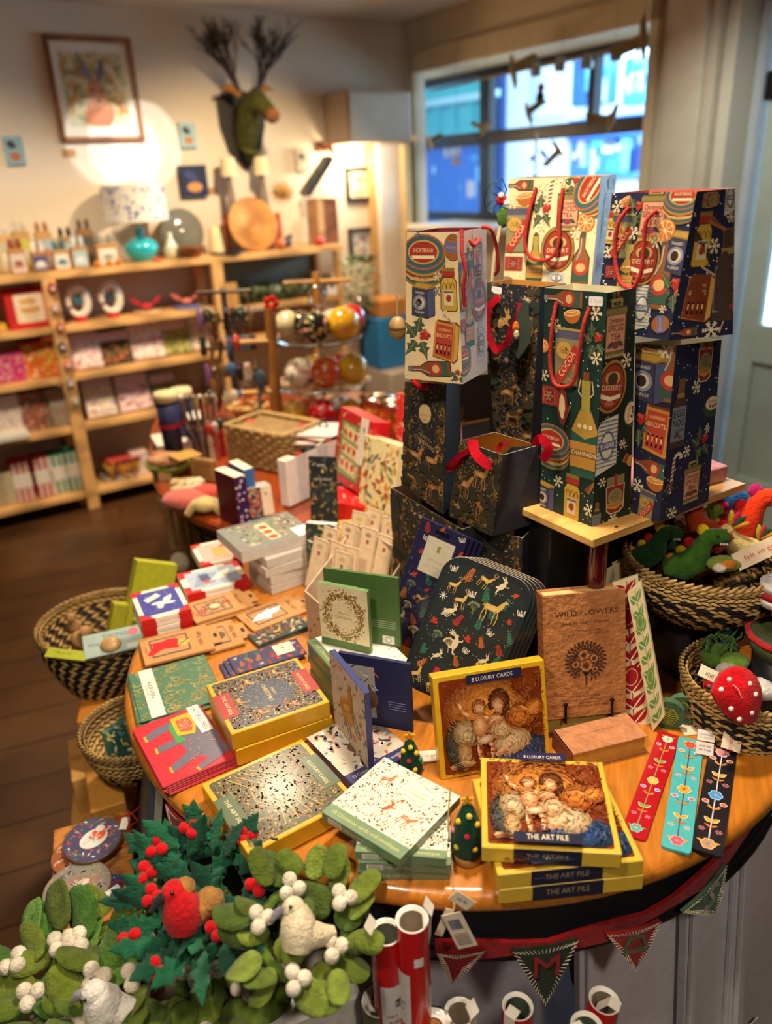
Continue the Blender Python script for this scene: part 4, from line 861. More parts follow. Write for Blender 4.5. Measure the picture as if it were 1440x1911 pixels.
for a in ((957,130,.12,1.9,1.5,'tan card bird with spread wings hanging top left of the window'),(1200,75,.12,2.0,-1.5,'dark card bird hanging at the top right corner of the window'),(1140,225,.1,1.7,-.9,'grey card bird hanging over the right side of the rail'),(985,210,.12,1.4,1.3,'narrow card bird seen edge on, mid window'),
          (1042,280,.1,1.4,-2.2,'card bird hanging just above the tall cream bag'),(905,243,.1,1.3,-.5,'pale card bird hanging at the middle bar'),(803,262,.08,1.1,1.5,'small card bird at the left edge of the window'),(850,305,.08,1.1,.2,'small card bird low in the left pane')):
    paper_bird(*a)
for i,(x,y) in enumerate(((1000,130),(1045,120),(1095,115),(1150,100))):
    t_,z = ww(x,y,-.1);mb = MB();mb.lathe([(0,-.03),(.025,-.03),(.03,-.01),(.018,.03),(.01,.035),(0,.036)],'8E8C90',14);mb.tube([(0,0,.03),(0,0,ZH-z-.02)],.001,'6A6250',4)
    solo('hanging_bell','small grey bell in the window, %s of four along the rail' % ('first','second','third','fourth')[i],'ornament',mb,STEEL if 0 else PAINT,T(CORNER) @ MW_ @ T(t_,.1,z),'grey bells along the window head')
mb = MB();mb.tube([(t0+.02,.08,ZH-.09),(t1-.02,.08,ZH-.05)],.006,'8A7048',8);solo('hanging_rail','thin wooden rail across the window head holding the birds','rail',mb,WOODM,T(CORNER) @ MW_)
# tinsel tree of lights in the window behind the bags
t_,z = ww(1005,300,.0);t = thing('ornament_tree','pale wire tree hung with blue and white baubles behind the tall bag','ornament tree',T(CORNER) @ MW_ @ T(t_,-.02,1.24));r = random.Random(4)
mb = MB();mb.tube([(0,0,0),(0,0,z-1.24+.13)],.006,'D8D8DC',8);mb.lathe([(0,0),(.06,0),(.06,.01),(0,.015)],'D8D8DC',18);part('stem',mb,PAINT,t)
for k in range(26):
    zz = r.uniform(.03,z-1.24+.1);a = r.uniform(0,6.3);rr_ = .02+.10*(1-zz/.5);mb = MB();p = (rr_*math.cos(a),rr_*math.sin(a),zz);mb.tube([(0,0,zz+.03),p],.0015,'D8D8DC',4);mb.ball(p,.013,r.choice(['4A60B8','E8ECF4','8AA0D8','D89A90','E0E4F0']),8,6);part('bauble',mb,CERAMIC,t)
t_,z = ww(1008,175,.05);t = thing('santa_ornament','small dark green figure with a red hat hanging in the window','ornament',T(CORNER) @ MW_ @ T(t_,-.05,z));mb = MB();mb.ball((0,0,-.02),(.022,.018,.035),'1E3A34',10,8);part('body',mb,FELT,t);mb = MB();mb.ball((.003,0,.025),(.018,.015,.022),'C8343A',10,8);part('hat',mb,FELT,t);mb = MB();mb.tube([(0,0,.04),(0,0,ZH-z)],.001,'C8C0B0',4);part('thread',mb,CORD,t)
# ------------------------------------------------------------------ the two tables
TZ = .70;TC = Vector((.128,1.366,0));TR_ = .645
def CY(x,y,r):                       # sight line meets an upright cylinder round the near table's centre
    d = ray(x,y);a = d.x**2+d.y**2;b = -2*(d.x*TC.x+d.y*TC.y);q = TC.x**2+TC.y**2-r*r
    t = (-b-math.sqrt(b*b-4*a*q))/(2*a);return EYEP+d*t
t = thing('round_table','round varnished wood table with a black moulded apron, covered in cards and bags','table',T(TC) @ RZ(R(-18)))
mb = MB();prof = [(0,TZ-.036),(TR_-.02,TZ-.036),(TR_-.008,TZ-.033),(TR_-.001,TZ-.024),(TR_,TZ-.016),(TR_-.003,TZ-.007),(TR_-.011,TZ-.001),(TR_-.018,TZ),(0,TZ)]
mb.lathe(prof,'C27622',96);part('tabletop',mb,TABLEW,t)
mb = MB();ra = TR_-.028;mb.lathe([(ra-.02,TZ-.15),(ra,TZ-.15),(ra+.006,TZ-.146),(ra+.006,TZ-.138),(ra-.002,TZ-.134),(ra-.002,TZ-.128),(ra+.003,TZ-.124),(ra+.003,TZ-.119),(ra-.004,TZ-.115),(ra-.004,TZ-.037)],'15171A',96);part('apron',mb,vmat('black_eggshell_paint',.38,.05,8),t)
for k in range(4):
    a = R(45+90*k);mb = MB();mb.tube([(.4*math.cos(a),.4*math.sin(a),0),(.4*math.cos(a),.4*math.sin(a),.3),(.4*math.cos(a),.4*math.sin(a),TZ-.04)],[.02,.032,.038],'15171A',12);part('leg',mb,PAINT,t)
# the second table, bow fronted, beyond it
t = thing('bow_fronted_table','dark red-brown bow-fronted table with panelled sides behind the round table','table',T(0,0,0))
out = [Z(x,y,TZ) for x,y in ((411,982),(364,965),(335,950),(310,932),(298,919),(283,887),(277,850),(282,800),(300,760))]
ol = [(.72,2.05),(.72,3.0),(-.3,3.35)]+[(p.x,p.y) for p in out[::-1]]+[(-.38,1.905),(-.33,1.9),(-.2,1.93),(-.1,2.05)]
ol = ol[::-1]
def area2(o):return sum(o[i][0]*o[(i+1) % len(o)][1]-o[(i+1) % len(o)][0]*o[i][1] for i in range(len(o)))
if area2(ol) < 0:ol = ol[::-1]
def inset(o,k,c=(.1,2.5)):return [(c[0]+(x-c[0])*k,c[1]+(y-c[1])*k) for x,y in o]
mb = MB();mb.prism(ol,TZ-.022,TZ-.004,'9C4218');mb.prism(inset(ol,.992),TZ-.004,TZ,'9C4218');part('tabletop',mb,TABLEW,t)
mb = MB();n_ = len(ol);mb.prism(inset(ol,.93),.05,TZ-.022,'2A0E08')
for i in range(n_):
    a,b = inset(ol,.935)[i],inset(ol,.935)[(i+1) % n_];
    if math.hypot(a[0]-b[0],a[1]-b[1]) < .06:continue
    q = quadS(mb,(a[0],a[1],.1),(b[0],b[1],.1),(b[0],b[1],TZ-.06),(a[0],a[1],TZ-.06));q.rect(q.w*.12,.04,q.w*.88,q.h*.45,'3A140C');q.rect(q.w*.12,q.h*.55,q.w*.88,q.h-.03,'3A140C')
part('cabinet_body',mb,TABLEW,t)
# ------------------------------------------------------------------ things under and in front of the round table
# dark board leaning on the left side
a = Z(293,1440,.66);b = Z(262,1905,.30);dn_ = (b-a);bot = a+dn_*(.66/.36)
t = thing('leaning_board','dark slate-grey board leaning edge-on under the left side of the table','board',T(bot));up = (a-bot);L_ = up.length;up.normalize();X = Vector((-.25,.97,0)).normalized();X = (X-up*X.dot(up)).normalized();N = X.cross(up)
mb = MB(frame3(Vector(),X,up,N));mb.box(0,0,-.012,.5,L_,.012,'3C424C',bev=.002);part('board',mb,PAINT,t)
mb = MB(frame3(Vector(),X,up,N));mb.box(-.004,0,.0,0,L_,.012,'8A8478');part('edge_strip',mb,PAINT,t)
# large pale framed pictures leaning under the table, seen from the back or wrapped in film
def pale_panel(pix,dpt,lb,strips=(),nm='wrapped_picture'):
    a = CY(*pix[0],dpt);b = CY(*pix[1],dpt);a.z = b.z = 0;X = (b-a).normalized();out_ = X.cross(Vector((0,0,1)));Y = (Vector((0,0,1))-out_*.1).normalized();N = X.cross(Y)
    P = [V(x,y,a,N) for x,y in pix];loc = [((p-a).dot(X),(p-a).dot(Y)) for p in P]
    M = frame3(a,X,Y,N);x0,x1 = min(loc[0][0],loc[3][0]),max(loc[1][0],loc[2][0]);h = max(loc[0][1],loc[1][1])
    return M,x0,x1,h
def pframe(lb,pix,dpt,col,rails,prints=None,h=None,stick=None,tagc=None):
    M,x0,x1,hh = pale_panel(pix,dpt,lb);h = h or hh;t = thing('wrapped_picture',lb,'picture',M @ T(x0,0,0),'wrapped pictures under the table');w_ = x1-x0
    mb = MB();mb.box(0,0,-.022,w_,h,-.004,col,bev=.002);part('panel',mb,GLOSSY,t)
    for r in rails:mb = MB();mb.box(r[0]*w_,r[1],-.004,r[2]*w_,r[3],.006,col,bev=.002);part('frame_rail',mb,PAINT,t)
    if stick:
        for (u,v,s_,c) in stick:mb = MB();mb.box(u*w_-.014*s_,v-.011*s_,.0065,u*w_+.014*s_,v+.011*s_,.0075,'E4E0DC');q = quadS(mb,(u*w_-.014*s_,v-.011*s_,.0076),(u*w_+.014*s_,v-.011*s_,.0076),(u*w_+.014*s_,v+.011*s_,.0076),(u*w_-.014*s_,v+.011*s_,.0076));[q.rect(q.w*.2,q.h*(.25+.2*k),q.w*.8,q.h*(.33+.2*k),c) for k in range(3)];part('sticker',mb,PAPER,t)
    return t
pframe('wide pale panel behind the paper rolls, beneath the flag lettered M',[(805,1790),(1260,1700),(1265,1911),(800,1911)],.50,'D2CDD2',[(.0,.50,.8,.512),(.0,.47,.8,.482)],stick=[(.62,.455,.7,'6A6A70')])
pframe('cream grey panel in front, right of the rolls, with a round price sticker',[(1085,1835),(1270,1712),(1268,1911),(1085,1911)],.60,'D8D2D6',[(.04,.1,.1,.5)],h=.53,stick=[(.78,.49,.7,'8A5058')])
pframe('tall white frame with long rails under the right of the table',[(1290,1640),(1372,1560),(1372,1700),(1290,1860)],.635,'D2D0D4',[(.02,.02,.13,.6),(.86,.02,.97,.6)],h=.62,stick=[(.25,.14,1.1,'A83848')])
pframe('white frame furthest right under the table, sticker at its foot',[(1385,1560),(1480,1430),(1480,1700),(1385,1760)],.66,'D2D0D4',[(.02,.02,.12,.64),(.88,.02,.98,.64)],h=.66,stick=[(.3,.14,1.1,'A83848')])
M,x0,x1,hh = pale_panel([(1283,1700),(1305,1690),(1305,1900),(1283,1900)],.60,'');mb = MB();mb.box(0,0,-.01,.03,.5,0,'3A4A98');q = quadS(mb,(0,0,.0005),(.03,0,.0005),(.03,.5,.0005),(0,.5,.0005));speck(q,0,.2,.03,.5,60,['C83848','6A78C8','D8C8D0','2A3A88'],.012,3)
solo('floral_canvas','narrow strip of a blue and red floral canvas between the white frames','picture',mb,PAPER,M @ T(x0,0,0))
# bunting hung along the apron
def ribbon_path(pts,r=.628):return [CY(x,y,r) for x,y in pts]
bt = thing('felt_bunting','red felt bunting with stitched lettered flags hung along the black apron','bunting',T(0,0,0))
top = [(812,1768),(870,1772),(960,1768),(1020,1762),(1075,1752),(1130,1738),(1200,1712),(1255,1680),(1310,1640),(1360,1590),(1405,1530),(1440,1470)]
pa = ribbon_path(top);mb = MB();n_ = len(pa)
for i in range(n_-1):
    a,b = pa[i],pa[i+1];hgt = Vector((0,0,.013+.006*math.sin(i*1.7)));hg2 = Vector((0,0,.013+.006*math.sin((i+1)*1.7)));o1 = Vector((a.x-TC.x,a.y-TC.y,0)).normalized()*.003;o2 = Vector((b.x-TC.x,b.y-TC.y,0)).normalized()*.003
    mb.add([a-hgt+o1,b-hg2+o2,b+hg2+o2,a+hgt+o1,a-hgt-o1,b-hg2-o2,b+hg2-o2,a+hgt-o1],[[0,1,2,3],[7,6,5,4],[3,2,6,7],[4,5,1,0]],'A01418',0)
part('ribbon',mb,FELT,bt,'red felt ribbon')
def flag(pl,pr,pb,col,letter,lc,lb,rot=0):
    a,b = CY(*pl,.634),CY(*pr,.634);X = (b-a).normalized();N = X.cross(Vector((0,0,1))).normalized();c = V(*pb,(a+b)/2+N*.004,N);thk = N*.0025
    mb = MB();segs = 8;P = []
    def cv(p,q,bow):return [p+(q-p)*(k/segs)+N*(bow*math.sin(PI*k/segs)) for k in range(segs+1)]
    rim = cv(a,b,.004)[:-1]+cv(b,c,.003)[:-1]+cv(c,a,.003)[:-1];m_ = len(rim)
    mb.add([p+thk for p in rim]+[p-thk for p in rim],[list(range(m_))[::-1],[m_+i for i in range(m_)]]+[[i,(i+1) % m_,m_+(i+1) % m_,m_+i] for i in range(m_)],col)
    ctr = (a+b+c)/3;Yv = N.cross(X)*-1;Yv = Vector((0,0,1))
    for i in range(m_):
        for f in (0,.5):
            p = rim[i]*(1-f)+rim[(i+1) % m_]*f;q = p+(ctr-p).normalized()*.008;mb.tube([p+thk*1.6,q+thk*1.6],.0007,'E8DCC0',4)
    p = part('flag',mb,FELT,bt,lb)
    if letter:
        mb = MB();vs,fs,_ = text_mesh(letter);sz_ = (b-a).length*.62;cc = ctr+N*.0065+Vector((0,0,.004));ca,sa_ = math.cos(rot),math.sin(rot)
        PP = [cc+X*((vx*ca-vy*sa_)*sz_)+Vector((0,0,1))*((vx*sa_+vy*ca)*sz_) for vx,vy in vs];k = len(PP)
        mb.add(PP,[f[::1] for f in fs],lc);mb.add([q_+N*.002 for q_ in PP],fs,lc)
        for vx,vy in []:pass
        q2 = part('letter',mb,FELT,p,'felt letter')
    return p
flag((815,1775),(905,1770),(842,1835),'8A1416',None,None,'dark red flag mostly behind the rolls')
flag((955,1772),(1077,1752),(1016,1872),'23301C','M','A01A1A','dark green flag with a red M')
flag((1130,1742),(1230,1716),(1183,1808),'A01A18','\u25D7' if 0 else 'D','5E6E4A','red flag with a sage green letter',R(90))
flag((1270,1700),(1352,1612),(1332,1702),'4C6A50','S','A8A898','sage green flag with a pale S',R(-12))
pa = [CY(x,y,.628) for x,y in ((312,1510),(322,1535),(345,1548),(385,1560),(430,1590),(480,1625),(520,1650))]
bt2 = bt;mb = MB()
for i in range(len(pa)-1):
    a,b = pa[i],pa[i+1];h_ = Vector((0,0,.014));o1 = Vector((a.x-TC.x,a.y-TC.y,0)).normalized()*.003;o2 = Vector((b.x-TC.x,b.y-TC.y,0)).normalized()*.003
    mb.add([a-h_+o1,b-h_+o2,b+h_+o2,a+h_+o1,a-h_-o1,b-h_-o2,b+h_-o2,a+h_-o1],[[0,1,2,3],[7,6,5,4],[3,2,6,7],[4,5,1,0]],'B81418')
part('ribbon',mb,FELT,bt)
flag((313,1500),(360,1540),(335,1570),'B81418',None,None,'bright red flag at the left end')
flag((335,1542),(405,1565),(358,1610),'4A4620',None,None,'olive flag with cream stitching')
# ------------------------------------------------------------------ rolls of wrapping paper standing in front
def roll(x,y,ztop,col,lb,kind='tag',r=.0205,lean=(0,0),seed=0):
    p = Z(x,y,ztop);H_ = ztop-.02;t = thing('paper_roll',lb,'roll of wrapping paper',T(p.x,p.y,.01) @ RX(lean[0]) @ RY(lean[1]) @ RZ(seed*1.1),'rolls of wrapping paper')
    mb = MB()
    n = 24;cols = []
    def side(a,z):
        return V_(a,z)
    zs_ = [0,.03*H_,.25*H_,.45*H_,.47*H_,.8*H_,.82*H_,H_]
    cc = [col]*7
    mb.lathe([(r,z) for z in zs_],col,n,cols=cc);mb.lathe([(r,H_),(r-.0022,H_),(r-.0022,H_-.12),(0,H_-.12)],'EDE6DA',n)
    def fn(u,v,l):a = u/r-1.9;return Vector((math.cos(a)*(r+.0003+l),math.sin(a)*(r+.0003+l),v))
    if kind == 'tag':
        q = S(mb,fn,2*PI*r,H_);x0 = .02
        def strip(x0,y0,x1,y1,c,m=8):
            for k in range(m):q.poly([(x0+(x1-x0)*k/m,y0),(x0+(x1-x0)*(k+1)/m,y0),(x0+(x1-x0)*(k+1)/m,y1),(x0+(x1-x0)*k/m,y1)],c,q.l)
        q.l = 1;strip(.012,H_-.17,.062,H_-.075,'D8D4CE');q.l = 2;strip(.03,H_-.115,.042,H_-.1,'3A3A3A',2);q.l = 2;strip(.068,H_-.06,.08,H_-.045,'E8E4DC',2)
        q.l = 3;q.text('tt',.036,H_-.108,.012,'E8E4DC');q.text('GIFT WRAP',.037,H_-.13,.007,'8A3030');q.text('KINDLY',.037,H_-.142,.009,'8A3030')
        q.l = 2
        for k in range(6):strip(.09+.003*k,H_-.2,.0915+.003*k,H_-.17,'E8E4DC',1)
        q.l = 2;strip(.088,H_-.15,.11,H_-.11,'D8D4CE',4);q.l = 3;q.text('live',.099,H_-.125,.009,'2A4A88')
    else:
        q = S(mb,fn,2*PI*r,H_)
        for k in range(160):q.l = 1;q.leaf(rnd.uniform(0,q.w),rnd.uniform(0,H_),.006,.0025,rnd.uniform(0,6),rnd.choice(['C8B070','7A8A4A','E8E0C8']))
    part('tube',mb,GLOSSY if kind == 'tag' else PAPER,t)
    if kind == 'tag':
        mb = MB();a = seed*.9;u = Vector((math.cos(a),math.sin(a),0));w_ = Vector((-u.y,u.x,0))*.008
        pts = [u*(r+.001)+Vector((0,0,H_-.03)),u*(r+.002)+Vector((0,0,H_+.002)),u*(r+.006)+Vector((0,0,H_+.02)),u*(r-.004)+Vector((0,0,H_+.036))] if seed % 2 else [u*(r+.001)+Vector((0,0,H_-.035)),u*(r)+Vector((0,0,H_+.002)),u*(r*.3)+Vector((0,0,H_+.004)),u*(-r*.4)+Vector((0,0,H_-.02))]
        P = [p_+w_ for p_ in pts]+[p_-w_ for p_ in pts];k = len(pts);mb.add(P,[[i,i+1,k+i+1,k+i] for i in range(k-1)],'E8E0D0');part('paper_band',mb,PAPER,t)
        mb = MB();mb.lathe([(r*.72,H_-.10),(r*.8,H_-.03),(r*.76,H_-.004)],('8A7A68','E4DED0','4A5A48')[seed % 3],20,a0=.6+seed,a1=5.4+seed);part('inner_sheet',mb,PAPER,t)
    else:
        mb = MB();mb.lathe([(r+.001,H_-.002),(r+.001,H_+.002),(r-.002,H_+.002),(.011,H_-.004),(.0095,H_-.02)],'F4F4F0',24);part('film_end',mb,FILM,t)
        mb = MB();mb.lathe([(.0115,H_-.1),(.0115,H_-.003),(.0095,H_-.003),(.0095,H_-.1)],'A8642A',16);part('core',mb,CARD,t)
        mb = MB();mb.lathe([(r-.001,H_-.001),(.012,H_-.001)],'DDD8CC',24);part('paper_edge',mb,CARD,t)
    return t
RED_ = 'C8141C'
roll(768,1704,.722,RED_,'tall red gift wrap roll at the back right of the rear trio',seed=3)
roll(719,1728,.69,RED_,'red gift wrap roll at the left of the rear trio, pale label',seed=5)
roll(761,1762,.65,RED_,'red gift wrap roll at the front of the rear trio with white print',seed=4)
roll(707,1858,.55,'7A7A50','film wrapped olive patterned roll beside the white box',kind='film',r=.024)
roll(775,1876,.55,RED_,'red roll with a folded paper band, just right of the film wrapped roll',seed=7)
roll(808,1905,.55,'6A6A48','film wrapped roll at the bottom edge between two red rolls',kind='film',r=.025)
roll(858,1878,.55,RED_,'red roll with upright white paper strip, bottom centre',seed=9)
roll(966,1868,.55,RED_,'red roll standing alone with cream band inside, in front of the pale panel',seed=2)
roll(1050,1858,.55,RED_,'leaning red roll with cream band, right of the lone roll',seed=6,lean=(0,R(6)))
roll(1095,1905,.55,RED_,'red roll cut by the bottom edge, furthest right',seed=8)
# ------------------------------------------------------------------ white box, crates, boxes at the left
def box_under(z,tl,tr,br,bl):return flat(z,tl,tr,br,bl)
M,w_,d_ = flat(.52,(430,1775),(610,1735),(692,1858),(480,1925))
t = thing('white_box','plain white box under the mistletoe wreath, bottom of the picture','box',M);mb = MB();mb.box(-w_/2,-d_/2,-.52,w_/2,d_/2,0,'EDE6DA',bev=.004);part('carton',mb,CARD,t)
WBM = M
def slat_crate(z,pix,hh,lb,n=3,drop=0):
    M,w_,d_ = flat(z,*pix);t = thing('wooden_crate',lb,'crate',M,'wooden slatted crates');g = .012;sw = (w_-g*(n-1))/n
    for k in range(n):
        mb = MB();x0 = -w_/2+k*(sw+g);mb.box(x0,-d_/2,-.014,x0+sw,d_/2,0,'B0702C',bev=.002);part('slat',mb,ROUGHWOOD,t)
    for sx in (-1,1):
        for k in range(3):
            mb = MB();z0 = -.03-k*(hh-.03)/3;mb.box(sx*w_/2-(.014 if sx > 0 else 0),-d_/2,z0-(hh-.03)/3+.014,sx*w_/2+(.0 if sx > 0 else .014),d_/2,z0+.008,'A8682A',bev=.002);part('side_slat',mb,ROUGHWOOD,t)
    for sy in (-1,1):
        mb = MB();mb.box(-w_/2+.014,sy*d_/2-(.014 if sy > 0 else 0),-hh,w_/2-.014,sy*d_/2+(0 if sy > 0 else .014),-.016,'9A6026',bev=.002);part('end_board',mb,ROUGHWOOD,t)
    return M,w_,d_,t
M,w_,d_,_ = slat_crate(.42,[(96,1548),(236,1512),(262,1700),(96,1745)],.42,'rough wooden slatted crate carrying the round coasters',2)
mb = MB();Mb = flat(.40,(165,1425),(205,1405),(245,1500),(160,1510));mb.box(-Mb[1]/2,-Mb[2]/2,-.4,Mb[1]/2,Mb[2]/2,-.0,'C88A34',bev=.003);solo('cardboard_box','small cardboard box beside the crate, in front of the tall one','box',mb,CARD,Mb[0])
Mb = flat(.44,(163,1315),(218,1318),(262,1345),(180,1352));mb = MB();mb.box(-.11,-.10,-.45,.12,.12,.0,'C87E22',bev=.003);q = quadS(mb,(-.11,-.1005,-.45),(.12,-.1005,-.45),(.12,-.1005,0),(-.11,-.1005,0));q.line([(.115,0),(.115,.45)],.02,'B87420')
solo('cardboard_box','tall cardboard box carrying the black and tan basket','box',mb,CARD,T(Z(205,1310,.47)) @ T(0.02,.08,-.02) @ RZ(.2))
Mb = flat(.30,(150,1375),(180,1365),(195,1440),(155,1450));mb = MB();mb.box(-.05,-.08,-.30,.05,.08,0,'D8A050',bev=.003);mb.box(-.052,-.01,-.3,.052,.01,.0006,'C08838');solo('cardboard_box','pale cardboard box left of the tall cardboard box','box',mb,CARD,Mb[0])
Mb = flat(.20,(160,1470),(215,1460),(225,1530),(165,1540));mb = MB();mb.box(-.07,-.07,-.20,.07,.07,0,'D09A48',bev=.003);solo('cardboard_box','low cardboard box on the floor behind the crate','box',mb,CARD,Mb[0])
# round decoupage coasters on the crate
def coaster(x,y,zz,lb,cols,r=.052,rot=0,tl=0,tagp=None,ribc='C01A1E'):
    p = Z(x,y,zz);t = thing('round_coaster',lb,'coaster',T(p) @ RZ(rot) @ RX(tl),'round printed coasters');mb = MB();mb.lathe([(0,-.007),(r-.001,-.007),(r,-.005),(r,-.001),(r-.001,0),(0,0)],'6A4A38',40)
    q = S(mb,lambda u,v,l:Vector((u-r,v-r,l)),2*r,2*r);q.l = 1;q.ell(r,r,r*.97,r*.97,cols[0],36)
    rr = random.Random(int(x))
    for k in range(70):
        a = rr.uniform(0,6.3);d = r*rr.uniform(.55,.88);q.l = 2;q.leaf(r+d*math.cos(a),r+d*math.sin(a),r*.16,r*.07,rr.uniform(0,6.3),rr.choice(cols[1:4]))
    q.l = 4;q.ell(r*1.05,r*1.0,r*.5,r*.4,cols[4],18,.3);q.ell(r*1.2,r*1.1,r*.3,r*.25,cols[5],16,.3);q.ell(r*1.35,r*1.35,r*.16,r*.15,cols[4],12)
    for k in range(30):a = rr.uniform(0,6.3);q.l = 7;q.line([(r*1.05,r),(r*1.05+r*.45*rr.random()*math.cos(a),r+r*.36*math.sin(a)*rr.random())],r*.03,mixc(cols[4],'FFFFFF',.3))
    part('disc',mb,GLOSSY,t)
    mb = MB();mb.tube([(r*.8,.3*r,-.002),(r*1.1,r*.5,0),(r*1.5,r*.4,.004),(r*1.6,0,0),(r*1.25,-.1*r,0),(r*1.35,r*.35,.003),(r*1.9,r*.6,.002)],.0014,ribc,6);part('hanging_loop',mb,CORD,t)
    mb = MB();mb.at(T(r*1.15,r*.1,.001) @ RZ(1.1)).box(-.014,-.007,0,.014,.007,.0012,'E8E4DC');q = quadS(mb.at(T(r*1.15,r*.1,.0013) @ RZ(1.1)),(-.014,-.007,0),(.014,-.007,0),(.014,.007,0),(-.014,.007,0))
    for k in range(7):q.line([(.006+.0022*k,.003),(.006+.0022*k,.011)],.0009,'2A2A2A')
    part('price_tag',mb,PAPER,t);return t
coaster(150,1592,.430,'round coaster with an orange-brown fox print, under the robin coaster',['9A5A38','C8A088','7A4A3A','D8C0B0','C87838','D88A48'],rot=.2)
coaster(172,1566,.445,'round coaster with a robin on dark blue, top of the overlapping pair',['4A4A6A','D8D0CC','6A7A5A','C8463A','D8D8D0','D8582E'],rot=.5,tl=R(4))
coaster(144,1655,.435,'round coaster with a brown hare print, nearest on the crate',['8A8478','8A9468','A89878','6A6880','9A7868','D8C8B8'],r=.058,rot=-.3)
coaster(205,1660,.424,'small blue beaded round coaster half under the felt leaves',['2A3A78','E8E8F0','C85838','5A78C0','2A3A78','4A60B0'],r=.034)
# ------------------------------------------------------------------ felt wreaths
def felt_leaf(mb,M,L_,W_,col,bend=.3,shape='oval',thick=.0035,n=10):
    """a thick felt leaf; base at the origin, growing along x"""
    if shape == 'oval':half = [(0,.0)]+[(.5-.5*math.cos(PI*k/n),math.sin(PI*k/n)**.75) for k in range(1,n)]+[(1,0)]
    else:half = [(0,.12),(.1,.3),(.16,.62),(.22,.42),(.34,.5),(.42,.95),(.5,.55),(.6,.55),(.68,.85),(.74,.45),(.86,.3),(1,0)]
    m = M;P = [];F = [];rows = 4;n_ = len(half)
    for sd in (1,-1):
        for i,(t_,w_) in enumerate(half):
            for j in range(rows+1):
                f = j/rows*2-1;x = t_*L_;y = f*w_*W_/2;z = bend*L_*(t_*t_)*.6-abs(f)*w_*W_*.12*(1 if bend > 0 else -1)+sd*thick/2*(1 if 0 < i < n_-1 and 0 < j < rows else .15);P.append((x,y,z))
    k = n_*(rows+1)
    for i in range(n_-1):
        for j in range(rows):
            a = i*(rows+1)+j;b = a+rows+1;F.append([a,b,b+1,a+1]);F.append([k+a+1,k+b+1,k+b,k+a])
        for j,fl_ in ((0,0),(rows,1)):
            a = i*(rows+1)+j;b = a+rows+1;F.append([a,k+a,k+b,b] if not fl_ else [b,k+b,k+a,a])
    mb.at(m).add(P,F,col,0,True)
MG = ['6C7C2A','5F7228','788A34','566622','6A7A2C','4E6228']
def berries(t,c,col,r=.0105,nm='berry',n=3,seed=0):
    rr = random.Random(seed)
    for k in range(n):
        a = 2*PI*k/3+rr.uniform(-.3,.3);mb = MB();mb.ball((c[0]+r*1.02*math.cos(a),c[1]+r*1.02*math.sin(a),c[2]+rr.uniform(-.002,.004)),r,col,14,10);part(nm,mb,FELT,t)
def leaf_wreath(M,R_,lb,seed,n=26,size=.07,cols=MG,bird=None,arcs=(0,2*PI),berr=5,g='felt mistletoe wreaths',rb=.0112):
    rr = random.Random(seed);t = thing('felt_wreath',lb,'felt wreath',M,g)
    mb = MB();mb.tube([(R_*math.cos(a),R_*math.sin(a),.012) for a in [arcs[0]+(arcs[1]-arcs[0])*k/24 for k in range(25)]],.009,'5A7428',8);part('ring',mb,FELT,t)
    for k in range(n):
        a = arcs[0]+(arcs[1]-arcs[0])*(k+rr.uniform(-.2,.2))/n;ins = k % 3;rad = R_+(-.012,.004,.012)[ins];da = a+rr.choice((-1,1))*rr.uniform(.1,1.0)+(PI if ins == 0 and rr.random() < .6 else 0)
        L_ = size*rr.uniform(.8,1.12);mb = MB();felt_leaf(mb,T(rad*math.cos(a),rad*math.sin(a),.014+.01*ins+rr.uniform(0,.008)) @ RZ(da) @ RY(-rr.uniform(.0,.5)) @ RX(rr.uniform(-.5,.5)),L_,L_*rr.uniform(.62,.76),rr.choice(cols),rr.uniform(-.15,.35));part('leaf',mb,FELT,t)
    for k in range(berr):
        a = arcs[0]+(arcs[1]-arcs[0])*(k+.5+rr.uniform(-.2,.2))/berr;rad = R_*rr.uniform(.85,1.15);berries(t,(rad*math.cos(a),rad*math.sin(a),.046),'E8DCC6',rb,seed=seed*10+k)
    return t
def tiltm(P,tx,ty,rz):return T(P) @ RX(tx) @ RY(ty) @ RZ(rz)
# main wreath with the white dove, on the white box
P = Z(566,1742,.67);t = leaf_wreath(tiltm(P,R(24),R(6),0) @ Matrix.Scale(.84,4),.064,'felt mistletoe wreath with a white dove sitting in it, on the white box',5,30,.058)
def felt_bird(t,M,body,breast,beak,up=1.0,back=None):
    mb = MB(M);mb.tube([(.0,0,.0),(.002,0,.018),(.0,0,.036),(-.004,0,.05),(-.006,0,.059)],[.018,.025,.022,.0155,.006],breast,14);mb.tube([(.0,0,.014),(.018,0,.018),(.036,0,.016),(.05,0,.02)],[.02,.019,.013,.006],body,12);mb.ball((-.006,0,.05),(.0155,.0145,.015),breast,14,10)
    part('body',mb,FELT,t)
    mb = MB(M);mb.tube([(-.019,0,.05),(-.027,0,.046),(-.036,0,.036)],[.006,.006,.0025],beak,8);part('beak',mb,FELT,t)
    for g in (-1,1):mb = MB(M);mb.ball((-.012,g*.0125,.0555),.0026,'1A1A1C',8,6);part('eye',mb,CERAMIC,t)
    if back:mb = MB(M);mb.ball((.008,0,.05),(.013,.013,.013),back,12,8,jit=.05);mb.ball((.036,0,.022),(.02,.018,.018),back,12,8,jit=.05);part('back_feathers',mb,FELT,t)
felt_bird(t,T(-.008,-.035,.05) @ RX(R(-58)) @ RZ(R(12)) @ Matrix.Scale(1.12,4),'E2D2B0','E2D2B0','8A848C')
